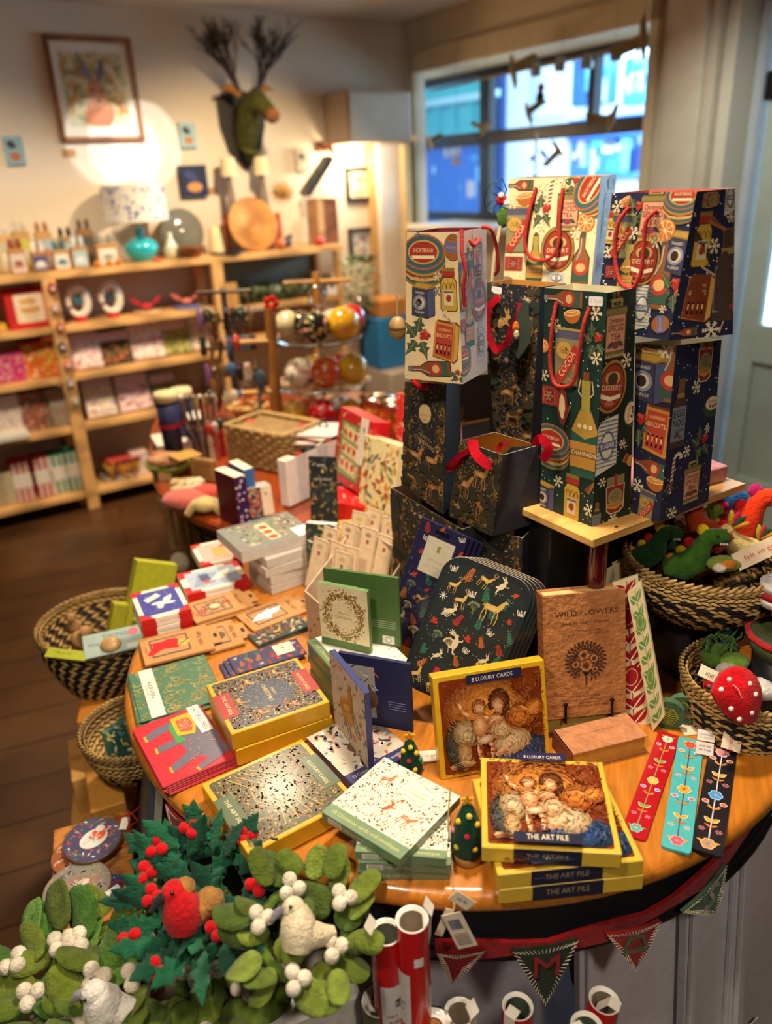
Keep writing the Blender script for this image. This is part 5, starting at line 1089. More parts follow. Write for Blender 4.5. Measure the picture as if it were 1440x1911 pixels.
# the holly wreath with a robin
HG = ['1E5A3C','1A4E38','246444','174634']
P = Z(388,1680,.65);t = thing('felt_wreath','dark green felt holly wreath with red berries and a robin, on the green leaves','felt wreath',tiltm(P,R(30),R(-4),0) @ Matrix.Scale(.98,4))
rr = random.Random(8);mb = MB();mb.tube([(.066*math.cos(a),.066*math.sin(a),.012) for a in [2*PI*k/24 for k in range(24)]],.012,'1A4E38',8,closed=True);part('ring',mb,FELT,t)
for k in range(60):
    a = 2*PI*k/60;ins = k % 3;rad = .052+(-.028,.004,.018)[ins];da = a+rr.uniform(-.9,.9)+(PI if ins == 0 and rr.random() < .5 else 0);L_ = rr.uniform(.055,.072)
    mb = MB();felt_leaf(mb,T(rad*math.cos(a),rad*math.sin(a),.016+.01*ins+rr.uniform(0,.01)) @ RZ(da) @ RY(-rr.uniform(.0,.6)) @ RX(rr.uniform(-.6,.6)),L_,L_*.62,rr.choice(HG),rr.uniform(-.3,.5),'holly');part('leaf',mb,FELT,t)
for k,(x,y) in enumerate(((-.075,.03),(-.02,.085),(.062,.07),(.08,.005),(-.062,-.0),(-.085,-.052),(-.045,-.088),(.03,-.045),(-.065,.062))):
    for q_ in range(3):
        a = 2.1*q_+k;mb = MB();mb.ball((x+.0085*math.cos(a),y+.0085*math.sin(a),.05),.0085,'D0141C',14,10);part('berry',mb,FELT,t)
felt_bird(t,T(-.015,-.045,.05) @ RX(R(-52)) @ RZ(R(38)) @ Matrix.Scale(1.08,4),'A87A3C','C41A20','2A2A2E',back='A8783C')
# the heap of mistletoe wreaths at the bottom left
leaf_wreath(tiltm(Z(180,1838,.52),R(12),R(-8),.4),.070,'felt mistletoe wreath lying on the crate below the coasters',11,28,.066)
leaf_wreath(tiltm(Z(82,1892,.50),R(12),R(-10),1.4),.078,'felt mistletoe wreath at the bottom left corner',12,28,.07,cols=['4E7A2E','5A8430','446C2A','64903A'])
leaf_wreath(tiltm(Z(298,1872,.53),R(16),R(4),2.2),.080,'felt mistletoe wreath between the corner one and the white box',13,28,.066)
leaf_wreath(tiltm(Z(400,1895,.515),R(6),R(4),3.1),.05,'felt mistletoe wreath spread flat over the left of the white box',14,22,.058,berr=3)
mb = MB();a = Z(42,1818,.53);b = Z(62,1911,.50);mb.tube([a,(a+b)/2+Vector((.003,0,.004)),b],.0035,'C8B088',6);mb.ball(a,.007,'D8C8A0',8,6);solo('twine_loop','twine hanging loop over the corner wreath','twine',mb,CORD,None)
mb = MB();felt_leaf(mb,T(0,0,0),.001,.001,'F4EBDC')
P = Z(200,1905,.54);t = thing('felt_dove','white felt dove head peeking from the wreath at the bottom edge','felt bird',T(P));felt_bird(t,Matrix.Scale(1.1,4),'F0EAE0','F0EAE0','9A9498')
for a_ in ((278,1715,.5,.3),(240,1700,.49,.2)):
    pass
# ------------------------------------------------------------------ woven baskets
def weave(mb,prof,cols,n=56,chev=1,th=.0035,flip=False):
    """braided rows round a basket: profile list of (radius, z) row centres"""
    for j,(r,z) in enumerate(prof):
        r2,z2 = prof[min(j+1,len(prof)-1)];rp,zp = prof[max(j-1,0)];dr,dz = (r2-rp)/2,(z2-zp)/2
        ln = math.hypot(dr,dz) or 1e-6;nr,nz = dz/ln,-dr/ln
        s_ = (1 if j % 2 else -1)*chev;hw = ln*.62
        for i in range(n):
            a = 2*PI*(i+(.5 if j % 2 else 0))/n;da = 2*PI/n;P = []
            for f,o_,w_ in ((-.62,-.9,.15),(-.2,-.3,1),(.2,.3,1),(.62,.9,.15)):
                aa = a+f*da
                for q_,b_ in ((1,0),(0,1),(-1,0)):
                    k = s_*o_*.55+q_*w_*.55;rr_ = r+dr*k/ln*hw*1.0+(th*b_*(1 if w_ > .5 else .3))*nr;zz = z+dz*k/ln*hw+(th*b_*(1 if w_ > .5 else .3))*nz
                    P.append((rr_*math.cos(aa),rr_*math.sin(aa),zz))
            F = [[3*m+q_,3*m+3+q_,3*m+4+q_,3*m+1+q_] for m in range(3) for q_ in (0,1)]
            c = cols(i,j) if callable(cols) else cols
            mb.add(P,F,c,0,True)
def basket(M,r_top,r_bot,h,lb,colf,rows=14,n=56,rimc='C9A566',name='woven_basket',g=None,bulge=.0):
    t = thing(name,lb,'basket',M,g);prof = [(r_bot+(r_top-r_bot)*math.sin(k/rows*PI/2)**.8+bulge*math.sin(k/rows*PI),h*k/rows) for k in range(rows+1)]
    mb = MB();weave(mb,prof,colf,n);part('woven_wall',mb,STRAW,t)
    mb = MB();weave(mb,[(max(.01,r-.007),z) for r,z in prof],colf,n-8);part('inner_weave',mb,STRAW,t)
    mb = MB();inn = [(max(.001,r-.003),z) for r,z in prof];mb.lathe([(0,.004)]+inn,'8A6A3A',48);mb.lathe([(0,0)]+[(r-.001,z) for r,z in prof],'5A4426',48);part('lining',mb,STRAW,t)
    mb = MB();m = 64
    for j in range(2):
        for i in range(m):
            a = 2*PI*i/m;da = 2*PI/m;rr_ = r_top+.001;P = []
            mb.tube([((rr_)*math.cos(a-da*.7),(rr_)*math.sin(a-da*.7),h-.004+(.004 if j else -.002)),((rr_+.003)*math.cos(a),(rr_+.003)*math.sin(a),h+.001+(.004 if j else -.002)),(rr_*math.cos(a+da*.7),rr_*math.sin(a+da*.7),h+.006+(.004 if j else -.002))],[.0018,.0036,.0018],mixc(rimc,'8A6428',rnd.uniform(0,.45)),5)
    part('rim',mb,STRAW,t)
    return t
TAN = 'D8B068';BLK = '15151C'
# left basket on the cardboard box
P = Z(172,1212,.57);PB = T(P) @ T(-.0,.06,-.13)
basket(T(Z(190,1160,.60)) @ T(0,0,-.17),.145,.085,.17,'black and tan zigzag basket on the tall cardboard box, holding brushes',lambda i,j:(BLK if (i+j//2) % 2 else TAN) if j < 13 else TAN,14,60)
LBK = Z(190,1160,.60)
def inb(dx,dy,dz):return LBK+Vector((dx,dy,dz))
mb = MB();mb.prism([(-.05,-.02),(.05,-.02),(.05,.02),(-.05,.02)],0,.23,'AFAE1C');mb.box(-.085,-.018,0,-.05,.018,.12,'A4A018',bev=.002);solo('green_carton','lime green carton standing up out of the black and tan basket','carton',mb,CARD,T(inb(.055,.05,-.12)) @ RZ(.45) @ RY(.38) @ RX(-.2))
mb = MB();mb.box(-.04,-.03,0,.04,.03,.075,'B8C03A',bev=.002);solo('green_carton','second lime green carton lying behind the first one','carton',mb,CARD,T(inb(.12,.06,-.07)) @ RZ(.2) @ RY(-.3))
t = thing('brush_set','pale blue swing-tag card holding a round wooden brush in the basket','brush',T(Z(213,1198,.615)) @ RZ(.35) @ RX(.5));mb = MB();mb.box(-.065,-.03,0,.065,.03,.004,'9CB0A8',bev=.001);q = topS(mb,.13,.06,.0041);q.text('SWING',.07,.045,.017,'5A6A68');q.text('MIX',.022,.03,.014,'5A6A68');q.ell(.108,.046,.012,.009,'D86A70');q.rect(.09,.004,.125,.016,'C8CFC4');part('card',mb,PAPER,t)
mb = MB();mb.ball((-.008,-.008,.006),(.023,.02,.01),'C89A5C',16,8);part('brush',mb,WOODM,t)
for i,(x,y,r) in enumerate(((140,1170,.016),(150,1195,.02))):
    t = thing('wooden_brush',('small wooden brush with white bristles at the back of the basket','wooden brush lying in front of the white bristled one')[i],'brush',T(Z(x,y,.60)) @ RX(.4) @ RY(.6*i));mb = MB();mb.lathe([(0,0),(r,0),(r*1.1,.008),(r*.7,.016),(r*.5,.03),(r*.75,.042),(0,.05)],'C89860',18);part('handle',mb,WOODM,t)
    mb = MB();mb.lathe([(0,-.014),(r*.9,-.014),(r*.92,0)],'E0D4C0' if i == 0 else 'A8804A',16);part('bristles',mb,STRAW,t)
mb = MB();mb.box(-.05,-.012,0,.05,.012,.003,'A8B030');solo('swing_tag','yellow green strip hanging over the near rim of the basket','tag',mb,PAPER,T(Z(125,1222,.605)) @ RZ(-.25) @ RX(.4))
# small basket with bottle green packets, half under the table
P = Z(250,1355,.52);basket(T(P) @ T(0,0,-.09),.105,.075,.09,'small pale woven basket half under the left edge of the table',lambda i,j:(BLK if (i % 4 == 0 and j < 3) else ('B8935A' if j > 5 else TAN)),8,46)
for i in range(4):
    t_ = mb = MB();mb.box(-.03,-.004,0,.03,.004,.075,'2E5A50',bev=.001);q = quadS(mb,(-.03,-.0042,0),(.03,-.0042,0),(.03,-.0042,.075),(-.03,-.0042,.075));speck(q,0,0,.06,.075,30,['C8B050','6A9A88','D8D0B0'],.012,i)
    solo('seed_packet','teal and gold packet in the small basket, %s of four' % ('nearest','second','third','furthest')[i],'packet',mb,PAPER,T(P) @ T(-.02+.012*i,-.03+.02*i,-.06) @ RZ(.6) @ RX(-.3),'packets in the small pale basket')
# ------------------------------------------------------------------ stand and risers carrying the gift bags
BZ = 1.035
a,b,c_ = Z(1151,992,BZ),Z(1392,902,BZ),Z(1018,950,BZ)
X = (b-a).normalized();Yv = Vector((-X.y,X.x,0));wlen = (b-a).length;dl = max((c_-a).dot(Yv),.16)
SM = frame3(a,X,Yv,Vector((0,0,1)))
x0 = min((c_-a).dot(X),-.05)
t = thing('display_stand','black display stand topped by a pale bamboo board, under the patterned gift bags','display stand',SM)
mb = MB();mb.box(x0,0,-.014,wlen,dl+.05,0,'D9A55A',bev=.002);mb.box(x0,-.0,-.003,wlen,.002,.0005,'E0B068')
q = quadS(mb,(x0,0,.0006),(wlen,0,.0006),(wlen,dl,.0006),(x0,dl,.0006));q.line([(-x0-.055,.0),(-x0-.055,dl)],.002,'9A6A2C');q.ell(-x0+.012,.012,.0035,.0025,'3A2410',10);part('board',mb,WOODM,t)
mb = MB();mb.box(x0+.02,.11,-(BZ-TZ),wlen-.03,dl+.04,-.0145,'121216',bev=.003);part('cabinet_body',mb,PAINT,t)
mb = MB();mb.tube([(-.0,.035,-(BZ-TZ)),(-.0,.035,-.0145)],.016,'4A0C0C',12);part('post',mb,CERAMIC,t)
t = thing('pink_slab','pink wood-effect slab on the bamboo board behind the navy bag','board',SM @ T(wlen-.085,.085,.001) @ RZ(-.12));mb = MB();mb.box(-.13,-.05,0,.075,.07,.028,'C07A78',bev=.002);part('slab',mb,HANDMADE,t)
mb = MB();mb.ball((.02,.03,.0285),(.012,.009,.001),'201414',14,4);part('hand_hole',mb,PAINT,t)
# ------------------------------------------------------------------ gift bags
def catmull(P,n=6):
    P = [P[0]]+list(P)+[P[-1]];out = []
    for i in range(1,len(P)-2):
        for k in range(n):
            t = k/n;a,b,c,d = P[i-1],P[i],P[i+1],P[i+2]
            out.append(.5*((2*b)+(c-a)*t+(2*a-5*b+4*c-d)*t*t+(3*b-a-3*c+d)*t**3))
    out.append(P[-2]);return out
BAGPAPER = vmat('satin_bag_paper',.55,.06,25,bump=.04,bscale=12,spec=.3)
def grid(mb,p00,p10,p11,p01,col,n=5):
    P = [(p00*(1-i/n)+p10*(i/n))*(1-j/n)+(p01*(1-i/n)+p11*(i/n))*(j/n) for j in range(n+1) for i in range(n+1)]
    mb.add(P,[[j*(n+1)+i,j*(n+1)+i+1,(j+1)*(n+1)+i+1,(j+1)*(n+1)+i] for j in range(n) for i in range(n)],col)
class Bag:
    def __init__(s,lb,zb,bl,bc,br,tl,tc,tr,col,inner,side=None,zbl=None,zbr=None,name='gift_bag',g='gift bags stacked on the stand',crease=0,cat='gift bag',lean=0):
        A,B,D = Z(*bl,zb if zbl is None else zbl),Z(*bc,zb),Z(*br,zb if zbr is None else zbr);UP = Vector((0,0,1))
        nf = (B-A).cross(UP);nf.z = 0;nf.normalize();ns = (D-B).cross(UP);ns.z = 0;ns.normalize();nf2 = (nf*math.cos(lean)+UP*math.sin(lean)).normalized()
        A1,B1,D1 = V(*tl,B,nf2),V(*tc,B,nf2),V(*tr,B,ns)
        if lean:D1 = D+(B1-B)
        s.base = (A+B+D)/3;s.base.z = min(A.z,B.z,D.z);o = s.base
        s.A,s.B,s.D,s.A1,s.B1,s.D1 = [p-o for p in (A,B,D,A1,B1,D1)];s.E = s.A+(s.D-s.B);s.E1 = s.A1+(s.D1-s.B1)
        s.nf,s.ns,s.nf2 = nf,ns,nf2;s.t = thing(name,lb,cat,T(o),g);s.mb = MB();mb = s.mb;side = side or col
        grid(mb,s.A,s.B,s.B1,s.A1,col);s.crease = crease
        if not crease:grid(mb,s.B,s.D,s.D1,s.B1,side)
        else:
            mt = (s.B1+s.D1)/2-ns*crease;mm = s.B*.55+s.D*.45+(s.B1-s.B)*.32-ns*crease*.3
            mb.add([s.B,s.D,s.D1,mt,s.B1,mm],[[0,1,5],[5,1,2],[5,2,3],[0,5,3],[0,3,4]],side)
        grid(mb,s.D,s.E,s.E1,s.D1,side);grid(mb,s.E,s.A,s.A1,s.E1,side);mb.face([s.A,s.E,s.D,s.B],side)
        cT = (s.A1+s.D1)/2;cA = (s.A+s.D)/2;f = lambda p,c:p+(c-p)*.012
        a,b,d,e = [f(p,cA)+UP*.002 for p in (s.A,s.B,s.D,s.E)];a1,b1,d1,e1 = [f(p,cT) for p in (s.A1,s.B1,s.D1,s.E1)]
        for q in ((b,a,a1,b1),(e,d,d1,e1),(a,e,e1,a1))+(() if crease else ((d,b,b1,d1),)):grid(mb,*q,inner)
        if crease:i2 = -ns*.0015;mb.add([p+i2 for p in (s.B,s.D,s.D1,mt,s.B1,mm)],[[5,1,0],[2,1,5],[3,2,5],[3,5,0],[4,3,0]],inner)
        for (p,p1),(r_,r1) in (((s.A1,a1),(s.B1,b1)),((s.B1,b1),(s.D1,d1)),((s.D1,d1),(s.E1,e1)),((s.E1,e1),(s.A1,a1))):mb.face([p,r_,r1,p1],'E8E0D0')
        mb.face([a,b,d,e],inner)
        s.F = quadS(mb,s.A,s.B,s.B1,s.A1);s.S_ = None if crease else quadS(mb,s.B,s.D,s.D1,s.B1)
    def inv(s,face,x,y):
        P0,P1,n,Q,q1,q0 = (s.A,s.B,s.nf2,s.F,s.B1,s.A1) if face == 'F' else (s.B,s.D,s.ns,s.S_,s.D1,s.B1)
        p = V(x,y,P0+s.base if face != 'F' else s.B+s.base,n)-s.base
        # invert the bilinear face
        a = b = .5
        for _ in range(12):
            cur = (P0*(1-a)+P1*a)*(1-b)+(q0*(1-a)+q1*a)*b;r = p-cur;ea = (P1-P0)*(1-b)+(q1-q0)*b;eb = (q0-P0)*(1-a)+(q1-P1)*a
            m = ea.dot(ea)*eb.dot(eb)-ea.dot(eb)**2;a += (r.dot(ea)*eb.dot(eb)-r.dot(eb)*ea.dot(eb))/m;b += (r.dot(eb)*ea.dot(ea)-r.dot(ea)*ea.dot(eb))/m
        return a*Q.w,b*Q.h,(p+s.base-EYEP).length/FPX
    def mot(s,face,lst):
        Q = s.F if face == 'F' else s.S_
        for it in lst:
            nm,x,y,h = it[:4];rot = R(it[4]) if len(it) > 4 else 0;u,v,k = s.inv(face,x,y);q = Q.at(u,v,h*k,rot);q.l = 3
            if len(it) > 5:it[5](q)
            else:MOT[nm](q)
    def dots(s,face,n,col,sz,seed=1,col2=None):
        Q = s.F if face == 'F' else s.S_;r = random.Random(seed)
        for k in range(n):Q.l = 1;d = sz*r.uniform(.6,1.1);Q.ell(r.uniform(0,Q.w),r.uniform(0,Q.h),d,d,col if not col2 or k % 2 else col2,7)
    def snows(s,face,n,col,sz,seed=1):
        Q = s.F if face == 'F' else s.S_;r = random.Random(seed)
        for k in range(n):q = Q.at(r.uniform(0,Q.w),r.uniform(0,Q.h),sz,r.uniform(0,1));q.l = 2;m_snow(q,col)
    def cord(s,face,pix,r=.0028,col='B3231C',off=.004,mat=None,label=None):
        P0,n = (s.B,s.nf2) if face == 'F' else (s.B,s.ns);pts = []
        for k,(x,y) in enumerate(pix):e = off*(.3 if k in (0,len(pix)-1) else 1);pts.append(V(x,y,P0+s.base+n*e,n)-s.base)
        mb = MB();mb.tube(catmull(pts),r,col,8);return part('handle',mb,mat or CORD,s.t,label)
    def done(s):return part('paper_body',s.mb,BAGPAPER,s.t)
    def sticker(s,x,y,w_=.022,h_=.013,txt='\u00a3 3.50',rot=.1):
        u,v,k = s.inv('F',x,y);q = s.F.at(u,v,1,rot);mb = MB();q.mb = mb;q.base = .0009;q.l = 0
        q.rect(-w_/2,-h_/2,w_/2,h_/2,'E8E4E0',.002);q.text(txt,0,0,h_*.55,'B8B0AC',fit=w_*.8);part('price_sticker',mb,PAPER,s.t)
NAVY,GREEN_,CREAM = '232742','1C352E','EFD3A0'
# tall cream bag, left of the display
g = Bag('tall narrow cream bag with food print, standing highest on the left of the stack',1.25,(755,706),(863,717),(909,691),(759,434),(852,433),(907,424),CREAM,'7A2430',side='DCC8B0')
g.dots('F',90,'B8935C',.0009);g.dots('S',60,'A88C68',.0009);g.snows('F',4,'6A7488',.014,3)
g.mot('F',[('rtin',790,483,95,0),('brandy',845,462,55,80),('tin',790,560,66,0),('jar',837,540,78,0),('holly',783,628,70,-20),('bisc',832,636,78,-6),('cane',838,592,34,50),('lbot',800,688,84,4),('holly',855,700,34,60),('snow',816,516,16)])
g.mot('S',[('tea',893,478,66,0),('cocoa',873,532,90,0),('snow',862,480,20),('holly',880,478,40),('oval',895,560,76,0),('champ',878,590,110,0),('gift',864,610,40,0),('sugar',897,640,66,0),('rtin',866,672,60,0),('cane',886,432,30),('snow',884,530,14)])
g.done();g.cord('F',[(861,428),(862,470),(868,505),(864,540),(868,572)],off=.008);g.cord('S',[(876,448),(884,458),(895,446)],off=.006);g.cord('S',[(899,424),(915,428),(926,460),(929,500),(924,512)],off=.02)
CREAM_BAG = g
# bag below it with woodland print and lettering
def deerset(bg,face,lst):
    for x,y,h,rot,kind in lst:bg.mot(face,[(None,x,y,h,rot,{'stag':lambda q:m_deer(q),'doe':lambda q:m_deer(q,'C48A4C',stag=False),'fox':lambda q:m_deer(q,'D2743A',stag=False),'hare':lambda q:m_rabbit(q,'C89A5C'),'star':lambda q:m_star(q,'D8C8A0')}[kind])])
g = Bag('narrow dark woodland bag lettered Merry Christmas with a moon, below the tall cream bag',1.0,(750,903),(827,960),(862,925),(755,712),(833,717),(858,706),'2B2D33','8A5A20',side='1C1C22',zbl=1.03,zbr=1.0)  # side painted darker than the front, its shade put into the colour
forest(g.F,g.F.w,g.F.h,3,.3,1.4)
g.mot('F',[(None,793,772,34,0,lambda q:q.ell(0,0,.5,.55,'E0C088',20)),(None,791,815,10,-12,lambda q:q.text('MERRY',0,0,1,'B89A58')),(None,791,826,12,-16,lambda q:q.text('CHRISTMAS',0,0,1,'C4A462',fit=4.6))])
deerset(g,'F',[(776,850,52,0,'stag'),(806,862,50,0,'stag'),(770,890,40,0,'doe'),(812,915,50,0,'fox'),(790,905,30,0,'hare')])
g.done();g.cord('F',[(772,712),(780,720),(790,724),(800,718)],.004,'B0141C',.006,RIBBON)
MERRY = g
g = Bag('plain charcoal bag face just right of the Merry Christmas bag',1.0,(868,896),(918,880),(925,868),(853,708),(908,704),(914,698),'2F2F36','8A5A20',side='24242A');g.done()
# bag with velvet ribbons in front
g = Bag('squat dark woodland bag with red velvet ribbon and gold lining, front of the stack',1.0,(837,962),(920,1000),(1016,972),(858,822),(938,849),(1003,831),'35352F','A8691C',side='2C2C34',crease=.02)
forest(g.F,g.F.w,g.F.h,8,.4,1.2);deerset(g,'F',[(897,888,60,0,'stag'),(867,905,56,0,'doe'),(905,948,70,0,'fox'),(925,912,34,0,'hare'),(860,945,34,0,'hare')])
g.done()
def ribbon(par,pts,w_,col='98081A',nm='ribbon_handle'):
    mb = MB();P = catmull(pts,5);L_ = [];
    for i,p in enumerate(P):
        t_ = (P[min(i+1,len(P)-1)]-P[max(i-1,0)]).normalized();sd = t_.cross(FW).normalized()*w_/2;L_.append((p+sd,p-sd))
    n_ = len(P);mb.add([a for a,b in L_]+[b for a,b in L_]+[a-FW*.0008 for a,b in L_]+[b-FW*.0008 for a,b in L_],[[i,i+1,n_+i+1,n_+i] for i in range(n_-1)]+[[3*n_+i,3*n_+i+1,2*n_+i+1,2*n_+i] for i in range(n_-1)],col,0,True);part(nm,mb,RIBBON,par)
def rp(g,pts,off=.012):return [V(x,y,g.B+g.base+g.nf*o,g.nf)-g.base for (x,y,o) in pts]
ribbon(g.t,rp(g,[(882,820,-.004),(884,838,.012),(892,852,.02),(908,866,.016),(916,866,.012)]),.016)
ribbon(g.t,rp(g,[(874,842,.002),(858,850,.014),(840,868,.016),(836,874,.01),(846,872,.006),(866,852,.002)]),.009)
ribbon(g.t,rp(g,[(929,842,.001),(932,832,-.002),(940,828,-.004),(950,830,-.03)]),.007)
ribbon(g.t,rp(g,[(998,832,-.04),(1006,818,-.04),(1020,828,-.045),(1022,845,-.045),(1010,858,-.04)]),.014)
RIB = g
# tall woodland bag behind
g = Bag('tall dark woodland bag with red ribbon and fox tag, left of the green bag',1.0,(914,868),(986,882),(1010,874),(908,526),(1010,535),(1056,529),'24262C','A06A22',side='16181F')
forest(g.F,g.F.w,g.F.h,5,.5,2.0);deerset(g,'F',[(948,733,46,0,'stag'),(957,778,44,0,'doe'),(936,600,50,0,'hare'),(985,815,40,0,'doe'),(985,560,20,0,'star'),(946,672,12,0,'star'),(965,725,12,0,'star')]);g.done()
g.sticker(924,541,.024,.012,'\u00a3 2.50',-.08)
ribbon(g.t,rp(g,[(931,554,.004),(912,575,.014),(908,610,.016),(920,648,.014),(930,655,.012)]),.012);ribbon(g.t,rp(g,[(925,652,.01),(945,640,.014),(955,612,.012),(968,588,.01),(972,566,.004)]),.012)
mb = MB();P0 = V(975,610,g.B+g.base+g.nf*.02,g.nf)-g.base;k = .45/FPX*2.0
tagpts = [V(x,y,g.B+g.base+g.nf*.018,g.nf)-g.base for x,y in ((977,558),(986,566),(986,590),(992,600),(988,640),(978,655),(966,670),(958,655),(962,640),(955,620),(962,600),(968,575))]
mb.add([p for p in tagpts]+[p-g.nf*.001 for p in tagpts],[list(range(12))[::-1],[12+i for i in range(12)]]+[[i,(i+1) % 12,12+(i+1) % 12,12+i] for i in range(12)],'3E4A3E');part('swing_tag',mb,PAPER,g.t,'die-cut leafy gift tag')
mb = MB();c0 = V(962,612,g.B+g.base+g.nf*.022,g.nf)-g.base;mb.ball(c0,(.006,.004,.012),'D8702C',10,8);mb.ball(c0+Vector((.001,-.002,-.012)),(.005,.004,.009),'E8D0A8',10,8);part('fox_charm',mb,FELT,g.t)
# tall green bag
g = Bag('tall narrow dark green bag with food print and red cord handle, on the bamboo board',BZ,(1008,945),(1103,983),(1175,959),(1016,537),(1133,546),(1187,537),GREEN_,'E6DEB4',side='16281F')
g.dots('F',70,'E8E0C8',.0013,5);g.dots('S',55,'D8D0B8',.0013,6);
g.mot('F',[('lbot',1050,557,90,0),('snow',1035,607,28),('half',1068,592,38,10),('cocoa',1058,665,104,0),('snow',1112,585,26),('holly',1110,635,60,0),('snow',1113,669,24),('snow',1016,700,22),('gift',1025,738,60,0),('champ',1092,790,215,2),('rtin',1028,830,90,0),('cinn',1056,770,34,70),('orange',1014,645,26),('snow',1042,898,22),('jar',1067,928,92,0),('snow',1100,952,26),('cinn',1103,905,40,60),('tin',1018,925,60),('holly',1045,975,22,30)])
g.mot('S',[('tea',1148,612,110,0),('holly',1150,555,40,30),('snow',1167,672,28),('oval',1140,722,100,-8),('sugar',1131,832,110,0),('snow',1160,828,18),('jam',1147,920,80,0),('pud',1177,770,60,80),('snow',1122,900,18),('snow',1142,968,20),('egg',1112,965,60),('jar',1180,860,50,60)])
g.done();g.cord('F',[(1038,564),(1030,610),(1026,670),(1032,712),(1050,722),(1070,712),(1079,670),(1088,610),(1100,573)],.003,off=.01);g.sticker(1112,562,.024,.013,'\u00a3 3.50',.02)
mb = MB();P = [V(x,y,g.B+g.base+g.nf*.012,g.nf)-g.base for x,y in ((1048,720),(1056,735),(1058,765),(1052,795),(1046,790),(1040,765),(1042,735))];mb.add(P+[p-g.nf*.001 for p in P],[list(range(7))[::-1],[7+i for i in range(7)]],'7A2C28');mb.add([p*1.0+g.nf*.0008+(sum(P,Vector())/7-p)*.35 for p in P],[list(range(7))[::-1]],'D8B884');part('swing_tag',mb,PAPER,g.t,'oval red gift tag')
# lower navy bag
g = Bag('tall narrow navy bag with food print, lower right, on the bamboo board',BZ,(1180,957),(1230,975),(1321,936),(1186,640),(1262,645),(1346,634),NAVY,'D8C8A0',side='242842')
g.dots('F',40,'E8E0C8',.0013,7);g.dots('S',90,'E8E0C8',.0013,8)
g.mot('F',[('rtin',1222,630,70),('orange',1186,632,40),('tin',1210,705,95,0),('snow',1243,655,26),('bottle',1252,690,120,0),('holly',1192,790,70,20),('bisc',1228,805,96,-4),('lbot',1208,870,90,-8),('half',1222,905,42,0),('snow',1190,905,26),('cocoa',1205,945,64,-6),('snow',1246,880,20)])
g.mot('S',[('jam',1316,668,84,0),('snow',1298,722,26),('egg',1268,770,130,0),('pud',1328,755,56,0),('holly',1308,825,60,0),('snow',1280,842,22),('tea',1290,898,84,0),('cane',1260,880,80,-4),('snow',1252,958,26),('snow',1318,800,16),('holly',1247,910,30,90),('snow',1308,640,14),('cane',1250,745,24,20)])
g.done();NAVLOW = g
# upper navy bag
g = Bag('wide navy bag with food print and red cord handles, uppermost on the right',1.32,(1108,615),(1247,636),(1367,624),(1142,360),(1300,357),(1371,351),NAVY,'D86A5A',side='232741',zbr=1.32)
g.dots('F',130,'E8E0C8',.0013,9);g.dots('S',70,'E8E0C8',.0013,10)
g.mot('F',[('snow',1153,385,22),('half',1167,378,24,30),('holly',1188,392,50,20),('tea',1218,400,92,0),('rtin',1273,375,70,0),('snow',1182,435,22),('jar',1141,424,56,-4),('cocoa',1160,440,74,0),('champ',1170,495,96,0),('oval',1200,487,84,0),('orange',1241,430,40),('snow',1225,452,20),('bottle',1233,510,124,0),('tin',1270,472,76,0),('gift',1142,507,34,0),('snow',1136,470,22),('sugar',1197,575,84,0),('holly',1256,540,66,30),('brandy',1232,605,44,12),('snow',1237,577,14),('snow',1208,590,14),('lbot',1270,620,40,4),('bisc',1275,552,60)])
g.mot('S',[('sugar',1358,368,56,0),('jam',1312,372,46,90),('cinn',1333,415,44,-20),('snow',1360,405,18),('snow',1326,458,26),('jar',1302,445,90,0),('egg',1354,510,156,0),('cane',1318,500,42,60),('bisc',1300,555,84,-4),('snow',1325,615,30),('cane',1350,605,30,-20),('lbot',1275,620,44,0)])
g.done();g.cord('F',[(1174,386),(1154,415),(1147,460),(1150,505),(1160,530),(1180,537),(1195,510),(1200,470),(1205,415),(1226,392)],.003,off=.01)
# cream bag at the back
g = Bag('wide cream bag with food print and looping red cord handle, topmost at the back',1.27,(936,590),(1097,600),(1122,588),(949,334),(1121,329),(1151,325),CREAM,'C8B080',side='C8AE84')
g.dots('F',130,'B8935C',.0011,4);g.dots('S',50,'A88C68',.0011,5)
g.mot('F',[('lbot',970,346,50,0),('snow',1013,353,24),('cane',1034,360,64,-6),('holly',1070,340,36),('tea',1060,390,74,0),('rtin',1110,355,80,60),('half',980,372,34,10),('snow',957,379,20),('holly',1012,393,50,-10),('cocoa',965,428,78,0),('snow',1012,421,16),('champ',998,478,92,0),('oval',1040,466,78,0),('orange',1092,415,34),('snow',1074,434,20),('bottle',1084,483,92,0),('gift',958,492,40,0),('sugar',1038,518,40,90),('snow',1052,338,14),('rtin',945,530,30)])
g.mot('S',[('tea',1138,340,40,90),('jar',1126,400,70,0),('gift',1118,490,50,0),('tin',1140,430,40),('cane',1118,445,30)])
g.done();g.cord('F',[(1000,350),(986,400),(979,450),(986,476),(1006,486),(1030,479),(1042,450),(1043,400),(1050,351)],.0034,off=.012)
BACK = g
